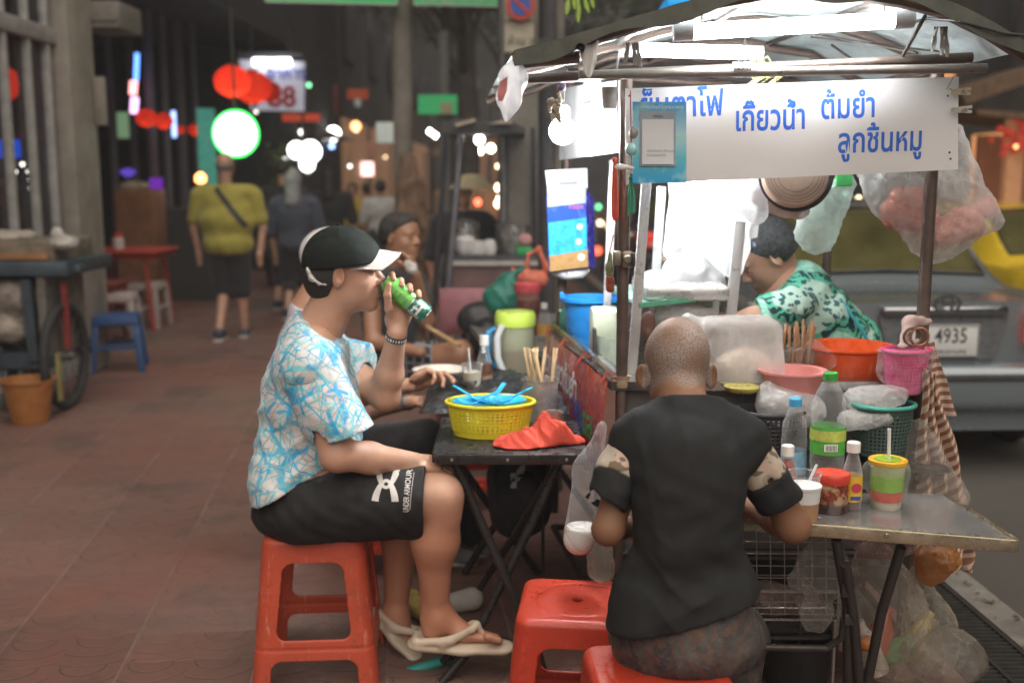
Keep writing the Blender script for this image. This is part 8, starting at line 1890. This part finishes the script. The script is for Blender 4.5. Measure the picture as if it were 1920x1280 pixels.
put('body', MB().lathe([(.056,0),(.060,.01),(.060,.16),(.058,.17)], c, 24), M('drink_brown', (.12,.045,.035), .3), t); put('neck_band', MB().lathe([(.0585,.17),(.0585,.205)], c, 24), M('band_tan', (.28,.13,.10), .4), t); put('lid', MB().lathe([(.063,.205),(.064,.21),(.064,.245),(.058,.25)], c, 24), M('lid_pink', (.62,.09,.10), .4), t)
c = V(W(1020, 610, 4.9).x, 4.9, zt); t = thing('sauce_bottle', 'clear bottle with a white cap and orange label right of the red topped jar', 'bottle', tuple(c))
put('body', MB().lathe([(.03,0),(.033,.02),(.033,.09),(.02,.13),(.013,.15)], c, 18), CLEARC, t); put('label_wrap', MB().openlathe([(.0335,.03),(.0335,.075)], c=c, n=20), M('label_orange', (.55,.28,.06), .5), t); put('cap', MB().lathe([(.016,.15),(.016,.175)], c, 14), WCAP, t)
t = thing('pink_chair', 'dusty pink plastic chair on the far side of the grey table', 'chair', (W(870, 640, 5.9).x, 5.9, 0))
x = W(872, 640, 5.9).x; PKC = M('chair_pink', (.34,.14,.16), .5)
put('backrest', MB().box((x, 6.0, .72), (.30, .03, .26), bev=.012), PKC, t); put('seat', MB().box((x, 5.82, .45), (.36, .36, .03), bev=.01), PKC, t)
for sx in (-.15, .15):
    for y in (5.66, 5.99): put('leg', MB().tube([(x+sx, y, .45), (x+sx*1.1, y, 0)], .018, 8), PKC, t)
solo('black_bag', sdf([E(W(900, 600, 5.5), (.12,.10,.10), k=.03), E(W(915, 640, 5.4), (.10,.10,.12), k=.03)], .008, disp=folds(.008, 36, seed=115)), M('bag_black2', (.025,.025,.028), .4), 'black bag slumped beside the pink chair', 'bag')
solo('bamboo_stick', MB().tube([W(800, 612, 5.2), W(862, 648, 5.1)], .012, 8), M('bamboo', (.45,.29,.14), .6), 'light bamboo stick leaning by the knee of the man in checked shorts', 'stick')

# ------------------------------------------------------------------ the alley beyond: lights and small signs
AL = [(625, 251, 20, 13, WHT, 6, 'brightest white lamp in the middle of the alley'), (604, 262, 20, 6, WHT, 3, 'slim white lamp left of the brightest alley lamp'), (622, 274, 20, 5, BLU, 3, 'small bluish lamp below the brightest alley lamp'), (667, 237, 18, 9, ORC, 2.5, 'orange lamp hanging right of the brightest alley lamp'), (628, 222, 22, 6, WHT, 3, 'white lamp above the brightest alley lamp'), (613, 234, 22, 8, (1,.25,.1), 1.2, 'reddish lamp left of the upper alley lamp'), (566, 248, 17, 5, WHT, 3, 'tiny white lamp above the twin globes'), (579, 160, 18, 4, (.3,1,.5), 1.5, 'tiny green lamp beside the white lit shop sign'), (668, 307, 24, 4, (.5,.3,1), 2, 'tiny violet lamp over the yellow shirt walker'), (534, 300, 15, 4, WHT, 2.5, 'tiny white lamp right of the green globe, lower'), (480, 210, 14, 3, WHT, 1.5, 'faint white lamp under the white lit shop sign'), (593, 246, 24, 5, WRM, 2, 'faint warm lamp deep in the alley, leftmost'), (646, 330, 28, 6, WRM, 2, 'warm lamp low and deep in the alley'), (700, 310, 28, 5, WRM, 2, 'warm lamp low and deep in the alley near the utility pole')]
for px, py, Y, rp, c, s, lab in AL: lampb(px, py, Y, rp, c, s, lab)
rl = random.Random(21); words_ = {0: 'white', 1: 'warm', 2: 'orange', 3: 'reddish'}
for k in range(30):
    Y = rl.uniform(18, 42); ci = rl.choice((0, 0, 1, 1, 1, 2, 3)); px = rl.uniform(565, 730); py = 332-rl.uniform(-30, 115)*(20/Y)**.4
    lampb(px, py, Y, rl.uniform(1.5, 4), (WHT, WRM, ORC, (1,.2,.08))[ci], (3, 2.5, 2, 1.5)[ci], 'small %s lamp in the string of lights deep in the alley' % words_[ci], 'string of small lights deep in the alley')
for k in range(9):
    Y = rl.uniform(17, 38); x = rl.choice((-3.0, -2.6, .2, .6))+rl.uniform(-.3, .3)-.05*Y*(1 if False else 0)+(-.12*(Y-14)); q = rl.random()
    cc_ = rl.choice(((.22,.08,.05), (.25,.20,.12), (.08,.14,.10), (.20,.18,.18)))
    t = thing('market_stall', 'dim %s market stall deep in the alley' % ('cream' if cc_[0] == .25 else 'reddish' if cc_[1] == .08 else 'green' if cc_[0] == .08 else 'grey'), 'stall', (x, Y, 0), 'dim market stalls deep in the alley')
    mm_ = M('stall_cloth_%d' % k, cc_, .8, var=.6, vs=4)
    put('table', MB().box((x, Y, .45), (1.1, .8, .9), bev=.03), mm_, t); put('canopy', MB().prism([(x-.8, Y-.7, 2.15), (x+.8, Y-.7, 2.15), (x, Y-.7, 2.5)], (0,0,0), (0,1.4,0)), mm_, t)
    for sx in (-.7, .7): put('post', MB().tube([(x+sx, Y-.6, 0), (x+sx, Y-.6, 2.2)], .03, 6), M('stem_dark', (.05,.05,.05), .6), t)
    put('goods', MB().ball((x-.3, Y-.2, .95), (.2,.2,.12), 10).ball((x+.2, Y-.2, .96), (.25,.2,.14), 10), M('goods_%d' % (k % 3), ((.5,.3,.1), (.4,.12,.1), (.3,.35,.15))[k % 3], .7), t)
    put('lamp', MB().ball((x, Y-.5, 2.0), .07, 10), GLOW('stall_lamp', (1,.75,.5), 12), t)
def sig(px0, py0, px1, py1, Y, m, lab, nm='lit_sign', cat='sign'):
    a = W(px0, py0, Y); b_ = W(px1, py1, Y); return solo(nm, MB().box((a+b_)/2, (abs(b_.x-a.x), .12, abs(a.z-b_.z)), bev=.01), m, lab, cat)
sig(672, 304, 700, 330, 24, GLOW('sign_pinkish', (1,.62,.55), 1.4), 'pale pink lit sign low in the alley')
sig(627, 158, 633, 214, 18, GLOW('strip_red', (1,.09,.03), .6), 'thin vertical red light strip in the alley')
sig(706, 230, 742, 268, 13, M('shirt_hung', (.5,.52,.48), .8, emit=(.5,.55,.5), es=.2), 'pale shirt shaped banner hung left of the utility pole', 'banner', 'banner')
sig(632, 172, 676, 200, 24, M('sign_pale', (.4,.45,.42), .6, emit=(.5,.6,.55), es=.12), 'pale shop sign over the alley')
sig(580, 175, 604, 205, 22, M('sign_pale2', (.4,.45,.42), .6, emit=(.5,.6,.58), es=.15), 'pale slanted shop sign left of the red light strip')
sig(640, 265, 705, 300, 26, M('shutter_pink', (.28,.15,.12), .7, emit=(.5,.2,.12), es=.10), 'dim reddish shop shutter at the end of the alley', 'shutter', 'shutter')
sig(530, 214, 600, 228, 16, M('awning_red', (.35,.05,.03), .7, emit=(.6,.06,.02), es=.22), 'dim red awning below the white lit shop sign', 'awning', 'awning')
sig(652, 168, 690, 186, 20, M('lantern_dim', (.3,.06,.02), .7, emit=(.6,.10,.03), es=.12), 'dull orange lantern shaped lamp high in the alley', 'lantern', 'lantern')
c = V(W(690, 400, 21).x, 21, 0)
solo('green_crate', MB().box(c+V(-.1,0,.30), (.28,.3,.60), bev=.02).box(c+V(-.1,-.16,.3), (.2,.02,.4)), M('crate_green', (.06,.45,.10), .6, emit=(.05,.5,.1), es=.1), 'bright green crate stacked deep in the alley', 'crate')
plant_m = M('leaf_lit', (.14,.22,.03), .6, var=.4, vs=30)
mb = MB(); r = random.Random(12)
for i in range(120):
    p = V(W(520, 360, 14.5).x, 14.5, 1.35)+V(r.gauss(0, .16), r.gauss(0, .16), r.gauss(0, .28)); a = r.uniform(0, 6.3); s = r.uniform(.04, .09)
    d = V(math.cos(a), math.sin(a), r.uniform(-.6,.4)).normalized()*s; n_ = d.cross(V(0,0,1)).normalized()*s*.35
    mb.add([p-d, p+n_, p+d, p-n_], [(0,1,2,3)])
t = thing('potted_plant', 'leafy potted plant between the mustard shirt and the grey haired woman', 'plant', (W(520, 360, 14.5).x, 14.5, 0))
put('foliage', mb, plant_m, t, sharp=None); put('pot', MB().lathe([(.16,0),(.22,.4),(.24,.42),(.2,.42)], V(W(520, 360, 14.5).x, 14.5, 0), 20), M('pot_dark', (.06,.05,.045), .8), t); put('stem', MB().tube([(W(520, 360, 14.5).x, 14.5, .4), (W(520, 360, 14.5).x, 14.5, 1.3)], .02, 6), M('stem_brown', (.08,.06,.04), .8), t)
# ---- buildings that close the street
def building(name, lab, x0, x1, y0, y1, h, m, wins=(), cat='building'):
    t = thing(name, lab, cat, ((x0+x1)/2, (y0+y1)/2, 0))
    put('wall', MB().box(((x0+x1)/2, (y0+y1)/2, h/2-.1), (x1-x0, y1-y0, h)), m, t)
    put('parapet', MB().box(((x0+x1)/2, (y0+y1)/2, h+.05), (x1-x0+.2, y1-y0+.2, .3)), m, t)
    for (c, s, wm, nm) in wins: put(nm, MB().box(c, s, bev=.01), wm, t)
    return t
WD = M('window_dark', (.03,.03,.035), .2)
BW = M('facade_grey', (.07,.068,.065), .85, var=.4, vs=.8)
wins = []
for fl in range(3):
    for k in range(6): wins.append(((-3.42, 23+k*4, 4.6+fl*3), (.1, 1.5, 1.5), WD, 'window'))
for k in range(5): wins.append(((-3.40, 23.5+k*4.5, 1.4), (.12, 3.2, 2.5), M('shop_dim', (.14,.09,.06), .6, emit=(.6,.3,.15), es=.05 if k % 2 else .12), 'shopfront'))
building('shop_row', 'dark row of shophouses along the alley beyond the restaurant', -9, -3.45, 21.8, 46, 13, BW, wins)
wins = [((-1.6+1.2*k, 47.9, 1.5), (1.0, .1, 2.2), M('shop_end', (.16,.09,.06), .7, emit=(.7,.3,.15), es=.07, var=.7, vs=1.3), 'shopfront') for k in range(4)]+[((-2+2.2*k, 47.9, 5+3*f), (1.1,.1,1.4), WD, 'window') for k in range(4) for f in range(3)]
building('end_building', 'dark building closing the far end of the alley', -9, 8, 48, 54, 18, BW, wins)
wins = []
WL = M('window_warm', (.3,.15,.07), .5, emit=(1,.42,.15), es=.35)
for k in range(9):
    for f in range(3): wins.append(((11.48, 9+k*3.4, 1.6+f*3.2), (.12, 1.9, 1.8), WL if (k*7+f*3) % 5 == 0 else WD, 'window'))
building('road_building', 'dark building across the road with a few warm lit windows', 11.5, 18, 4, 46, 14, M('facade_brown', (.09,.07,.055), .85, var=.4, vs=.6), wins)
# red shrine-like stall across the road behind the snack bag
t = thing('shrine', 'reddish lit shrine front with pillars and a tiered roof across the road', 'shrine', (W(1900, 400, 11).x, 11, -.12))
a = W(1900, 300, 11)
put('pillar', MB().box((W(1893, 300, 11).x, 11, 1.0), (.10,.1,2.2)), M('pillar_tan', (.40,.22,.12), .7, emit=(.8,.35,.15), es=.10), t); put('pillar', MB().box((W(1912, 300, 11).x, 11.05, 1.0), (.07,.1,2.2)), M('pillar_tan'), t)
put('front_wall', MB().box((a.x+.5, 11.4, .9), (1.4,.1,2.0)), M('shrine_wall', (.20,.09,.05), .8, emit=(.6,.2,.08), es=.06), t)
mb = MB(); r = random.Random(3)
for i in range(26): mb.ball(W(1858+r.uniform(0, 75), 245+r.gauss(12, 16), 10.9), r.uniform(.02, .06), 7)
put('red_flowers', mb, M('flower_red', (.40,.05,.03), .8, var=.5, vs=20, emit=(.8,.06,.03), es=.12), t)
put('roof', MB().prism([W(1800, 170, 10.9), W(1990, 110, 10.9), W(2000, 130, 10.9), W(1812, 196, 10.9)], (0,0,0), (0,1.2,0)).prism([W(1830, 205, 10.8), W(1990, 215, 10.8), W(1990, 230, 10.8), W(1835, 215, 10.8)], (0,0,0), (0,1.2,0)), M('roof_brown', (.16,.10,.06), .8, var=.4), t)
lampb(1905, 275, 10.8, 4, ORC, 2, 'small orange lamp among the red flowers across the road', nm='lamp')

# ------------------------------------------------------------------ cars
def car_mesh(name, lab, loc, rz, paint, plate=True, group=None, tail=0.25, sc=1.0):
    """sedan, rear at y=0 facing -y; built at the origin, ground z=0"""
    t = thing(name, lab, 'car', (0,0,0), group)
    # lofted body from side-profile sections (y, half-width bottom, half-width belt, z bottom, z belt)
    hw = .85
    def shell(u, v):                    # u along length 0..1, v across -1..1 from left sill over to right sill
        y = 4.3*u
        belt = .86+.03*math.sin(u*3.1)-(.14*max(0, (u-.80)/.2)**1.4 if u > .8 else 0)
        rr_ = (1-max(0, (.045-u)/.045)**2*.09)*(1-max(0, (u-.93)/.07)**2*.16)
        a = abs(v); sg = 1 if v >= 0 else -1
        if a < .62: x = hw*.93*(a/.62)*rr_; z = belt+.035*(1-(a/.62)**2)+(.03*min(1, u/.14) if u < .14 else .03)*0
        else:
            q = (a-.62)/.38; x = hw*rr_*(.93+.07*math.sin(q*math.pi*.85)); z = belt-(belt-.23)*q
        return V(sg*x, y, z)
    g = MB(); g.grid(lambda u, v: shell(u, v*2-1), 40, 40)
    # close rear and front
    rear = [shell(0, v/20-1) for v in range(41)]; g.add([shell(0, v/20-1) for v in range(41)], [tuple(range(41))]); g.add([shell(1, v/20-1) for v in range(41)], [tuple(reversed(range(41)))])
    put('body', g, paint, t, sharp=45)
    def cab(u, v):
        q = abs(v*2-1); sg = 1 if v > .5 else -1; prof = [(.62,.86),(.85,1.00),(1.22,1.24),(1.55,1.32),(2.2,1.345),(2.75,1.30),(3.1,1.12),(3.45,.90)]
        f = u*(len(prof)-1); i = min(int(f), len(prof)-2); y = prof[i][0]+(prof[i+1][0]-prof[i][0])*(f-i); z = prof[i][1]+(prof[i+1][1]-prof[i][1])*(f-i)
        if q < .70: return V(sg*.60*(q/.70), y, z+.02*(1-(q/.7)**2))
        s_ = (q-.70)/.30; return V(sg*(.60+.20*s_), y, z-(z-.84)*s_)
    g = MB(); g.grid(cab, 42, 40); put('roof', g, paint, t, sharp=40)
    GL = M('car_glass', (.085,.078,.030), .08, spec=.12, var=.5, vs=2.5, rv=0)  # olive tint puts a reflection of the surroundings into the glass colour
    def glass(u0, u1, v0, v1, nm):
        g = MB(); g.grid(lambda u, v: cab(u0+(u1-u0)*u, v0+(v1-v0)*v), 16, 16); vs = g.v
        bm = MB(); bm.v = list(vs); bm.f = list(g.f); c = sum((p for p in vs), Vector())/len(vs); d = (c-V(0,2,.7)).normalized()
        bm.v = [p+d*.010 for p in vs]; bm.solid(.004); return put(nm, bm, GL, t, sharp=None)
    put('windscreen_trim', MB().tube([cab(.09, .17)+V(0,-.012,.01), cab(.37, .17)+V(0,-.012,.01), cab(.37, .5)+V(0,-.012,.016), cab(.37, .83)+V(0,-.012,.01), cab(.09, .83)+V(0,-.012,.01), cab(.09, .5)+V(0,-.012,.016)], .010, 6, closed=True), M('trim_black', (.03,.03,.03), .5), t)
    glass(.09, .37, .17, .83, 'rear_window'); glass(.42, .84, .02, .13, 'side_window'); glass(.42, .84, .87, .98, 'side_window')
    # rear bumper, garnish, plate, lamps
    put('bumper', MB().box((0,-.02,.46), (1.62,.16,.24), bev=.06, seg=4), paint, t)
    put('bumper_strip', MB().box((0,-.102,.52), (1.60,.02,.035), bev=.008), M('strip_dark', (.04,.04,.042), .6), t)
    put('underside', MB().box((0,2.1,.26), (1.5,4.0,.12)), M('under_black', (.012,.012,.012), .9), t)
    CHR = M('chrome', (.34,.35,.36), .14, 1.0, var=.05)
    put('trunk_garnish', MB().box((0,-.022,.845), (.64,.05,.055), bev=.018), CHR, t)
    put('plate_recess', MB().prism([V(-.33,-.008,.82), V(.33,-.008,.82), V(.27,-.008,.60), V(-.27,-.008,.60)], (0,-.012,0), (0,0,0)), M('recess_grey', (.18,.19,.20), .35, .5), t)
    put('emblem', MB().tube([V(.065*math.cos(a), -.052, .885+.04*math.sin(a)) for a in [k*math.pi/12 for k in range(24)]], .007, 6, closed=True).tube([V(.03*math.cos(a), -.052, .885+.036*math.sin(a)) for a in [k*math.pi/12 for k in range(24)]], .006, 6, closed=True).tube([V(.055*math.cos(a), -.052, .90+.016*math.sin(a)) for a in [k*math.pi/12 for k in range(24)]], .005, 6, closed=True), CHR, t)
    if plate:
        pl = put('number_plate', MB().box((0,-.03,.695), (.36,.012,.165), bev=.004), M('plate_white', (.60,.60,.58), .4, var=.06), t)
        PI_ = M('plate_ink', (.04,.04,.045), .5)
        put('lettering', text_mb('ด 4935', .105, V(-.125,-.0375,.688), (1,0,0), (0,0,1), .012, sx=.80), PI_, pl); put('lettering', text_mb('กรุงเทพมหานคร', .036, V(-.12,-.0375,.632), (1,0,0), (0,0,1), .004), PI_, pl)
        put('plate_border', MB().box((0,-.037,.772), (.35,.003,.004)).box((0,-.037,.618), (.35,.003,.004)).box((-.173,-.037,.695), (.004,.003,.158)).box((.173,-.037,.695), (.004,.003,.158)), PI_, pl)
    for sx in (-1, 1):
        l = put('tail_lamp', MB().box((sx*.60,-.03,.76), (.36,.14,.21), bev=.05, seg=4), M('tail_red', (.35,.02,.02), .15, emit=(1,.05,.02), es=tail, var=.1, coat=.5), t)
        put('reverse_lens', MB().box((sx*.56,-.102,.70), (.14,.012,.05), bev=.004), M('lens_clear', (.55,.52,.5), .1), l)
        for y in (.75, 3.45):
            w = put('wheel', MB().tube([V(sx*.76, y+.24*math.cos(a), .30+.24*math.sin(a)) for a in [k*math.pi/14 for k in range(28)]], .075, 8, closed=True), M('rubber'), t)
            put('rim', MB().lathe([(.0,.0),(.17,.0),(.19,.02)], (sx*.80, y, .30), 20, axis=(sx,0,0)), M('rim_silver', (.4,.4,.4), .35, .8), w)
    t.location = loc; t.rotation_euler = (0,0,rz); t.scale = (sc,)*3
    return t
CARX = W(1746, 640, 5.75).x
m_, nt, b = nodes_of('car_silver'); co = coord(nt); b.inputs['Base Color'].default_value = (.20,.235,.25,1); b.inputs['Metallic'].default_value = .45; b.inputs['Coat Weight'].default_value = .7
L(nt, ramp(nt, noise(nt, co, 3, 4), [(.3, .20), (.7, .32)]), b.inputs['Roughness']); SILV = m_
silver = car_mesh('parked_car', 'silver sedan parked at the kerb, rear with chrome garnish and white number plate', (CARX, 5.62, -.125), math.radians(2.3), SILV, sc=1.06)
TAXI = M('taxi_yellow', (.60,.42,.02), .3, var=.05, coat=.6)
car_mesh('taxi_car', 'yellow taxi beyond the silver sedan at the edge of the road', (W(1990, 420, 8.4).x+.45, 8.2, -.125), math.radians(1), TAXI, plate=False, tail=.8)
DKC = M('car_dark', (.05,.05,.055), .3, .4, coat=.6)
proto = car_mesh('road_car', 'dark car with glowing tail lamps seen through the cart, nearer of the two', (W(1270, 420, 16).x, 14.5, -.125), math.radians(2), DKC, plate=False, group='dark cars on the road seen through the cart', tail=2.2)
o = dup(proto, (W(1230, 420, 22).x, 21, -.125), label='dark car with glowing tail lamps seen through the cart, farther of the two')
for px, py, Y, rp, c, s, lab in ((1585, 365, 12, 7, (.6,1,.7), 2.5, 'greenish lamp reflected lights above the sedan roof, upper'), (1610, 372, 13, 5, WRM, 2.5, 'small warm lamp above the sedan roof'), (1215, 400, 20, 8, REDC, 2, 'red lamp seen between the cabinet posts'), (1295, 350, 22, 6, WHT, 3, 'white lamp seen through the cabinet'), (1250, 370, 18, 7, ORC, 2, 'orange lamp seen through the cabinet'), (1255, 420, 17, 9, ORC, 2.5, 'larger orange lamp low between the cabinet posts'), (1375, 470, 15, 7, REDC, 2.5, 'red lamp beside the right cabinet post'), (1122, 388, 20, 5, (.2,1,.4), 1.5, 'green lamp right of the tissue pack'), (1120, 470, 16, 8, REDC, 2, 'red lamp right of the tissue pack'), (1125, 418, 18, 5, WRM, 3, 'warm lamp right of the tissue pack')):
    lampb(px, py, Y, rp, c, s, lab, 'lights across the road', nm='street_lamp_light')
# ------------------------------------------------------------------ trees over the street
LEAF = M('leaf_dark', (.035,.05,.022), .7, var=.5, vs=3)
def tree(x, y, h, crown, n, lab, seed, m=LEAF, spread=(2.4,2.6,1.3), lean=(0,0)):
    r = random.Random(seed); t = thing('street_tree', lab, 'tree', (x, y, 0), 'dark trees over the street')
    top = V(x+lean[0], y+lean[1], h); tr = MB().tube([(x,y,-.1), V(x,y,0).lerp(top, .4)+V(.06,0,0), V(x,y,0).lerp(top, .8), top], [.16,.12,.09,.05], 10)
    for k in range(9):
        a = k*.7+r.uniform(0, .6); s = V(x,y,0).lerp(top, r.uniform(.55, .95)); e_ = top+V(math.cos(a)*spread[0]*.75, math.sin(a)*spread[1]*.75, r.uniform(-.3, 1.1)); tr.tube([s, s.lerp(e_, .5)+V(0,0,.2), e_], [.06,.04,.012], 6)
    put('trunk', tr, M('bark', (.07,.06,.05), .9, var=.4, vs=8, bmp=.5, bs=30), t)
    mb = MB()
    clumps = [top+V(r.gauss(0, spread[0]*.48), r.gauss(0, spread[1]*.48), r.uniform(-.3, 1)*spread[2]) for _ in range(crown)]
    for i in range(n):
        c = r.choice(clumps); p = c+V(r.gauss(0,.34), r.gauss(0,.34), r.gauss(0,.24)); s = r.uniform(.05, .11); a = r.uniform(0, 6.3)
        d = V(math.cos(a), math.sin(a), r.uniform(-.9,.5)).normalized()*s; n_ = d.cross(V(r.gauss(0,1), r.gauss(0,1), 1)).normalized()*s*.42
        mb.add([p-d, p-d*.1+n_, p+d*1.2, p-d*.1-n_], [(0,1,2,3)])
    put('crown', mb, m, t, sharp=None)
tree(-.55, 12.5, 4.6, 34, 5200, 'dark street tree behind the utility pole', 1)
tree(.55, 16, 4.9, 34, 4600, 'dark street tree beyond the small green road sign', 2)
tree(-1.2, 20, 5.2, 36, 4600, 'dark tree overhanging the alley farther back', 3)
tree(2.9, 11.5, 4.8, 40, 5600, 'dark tree above the cart roof at the edge of the road', 4, spread=(2.6,2.8,1.5))
tree(.3, 26, 5.2, 34, 3600, 'dark tree at the far end of the alley', 5)
tree(3.6, 20, 5.5, 40, 4200, 'dark tree farther along the kerb on the road side', 6, spread=(3,3,1.6))
# lit leaf sprig hanging into the top of the picture
t = thing('leaf_sprig', 'bright green leaf sprig hanging in front of the dark street mast', 'leaves', tuple(W(1088, -10, 4.2)))
mb = MB()
for (x0, y0, x1, y1, w) in ((1066, -4, 1062, 30, 12), (1083, -6, 1084, 46, 13), (1096, -4, 1104, 27, 11), (1108, -8, 1113, 18, 9), (1075, -8, 1078, 20, 9)):
    a, b_ = W(x0, y0, 4.2), W(x1, y1, 4.15); d = b_-a
    def lf(u, v):
        ww = w*4.2/FPX*.5*math.sin(math.pi*min(1, .06+.92*u))**.7; return a+d*u+V((v-.5)*2*ww, .01*abs(v-.5)-.012*u*u, 0)
    mb.grid(lf, 10, 4)
put('leaf', mb.solid(.0015), M('leaf_fresh', (.20,.30,.035), .45, var=.35, vs=30), t, sharp=None)
put('twig', MB().tube([W(1075, -8, 4.2), W(1095, -30, 4.25), W(1090, -160, 4.4)], .005, 6), M('bark', (.07,.06,.05), .9), t)
# blue awning edge top right and the dark roof over the far right
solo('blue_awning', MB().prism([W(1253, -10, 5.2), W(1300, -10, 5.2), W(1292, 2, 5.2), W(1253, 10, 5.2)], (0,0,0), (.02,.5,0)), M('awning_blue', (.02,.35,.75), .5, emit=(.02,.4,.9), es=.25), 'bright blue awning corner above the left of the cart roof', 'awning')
# thin haze volume added over the whole scene to lift the blacks
hz = struct('haze', MB().box((0, 35, 9.4), (84, 94, 21.2)), CONC)
hz['kind'] = 'stuff'
hm = bpy.data.materials.new('black_lift_haze'); hm.use_nodes = True; nt = hm.node_tree; nt.nodes.remove(nt.nodes['Principled BSDF'])
pv = N(nt, 'ShaderNodeVolumePrincipled'); pv.inputs['Color'].default_value = (.95,.95,.97,1); pv.inputs['Density'].default_value = .0032
L(nt, pv.outputs[0], nt.nodes['Material Output'].inputs['Volume'])
hz.data.materials.clear(); hz.data.materials.append(hm)
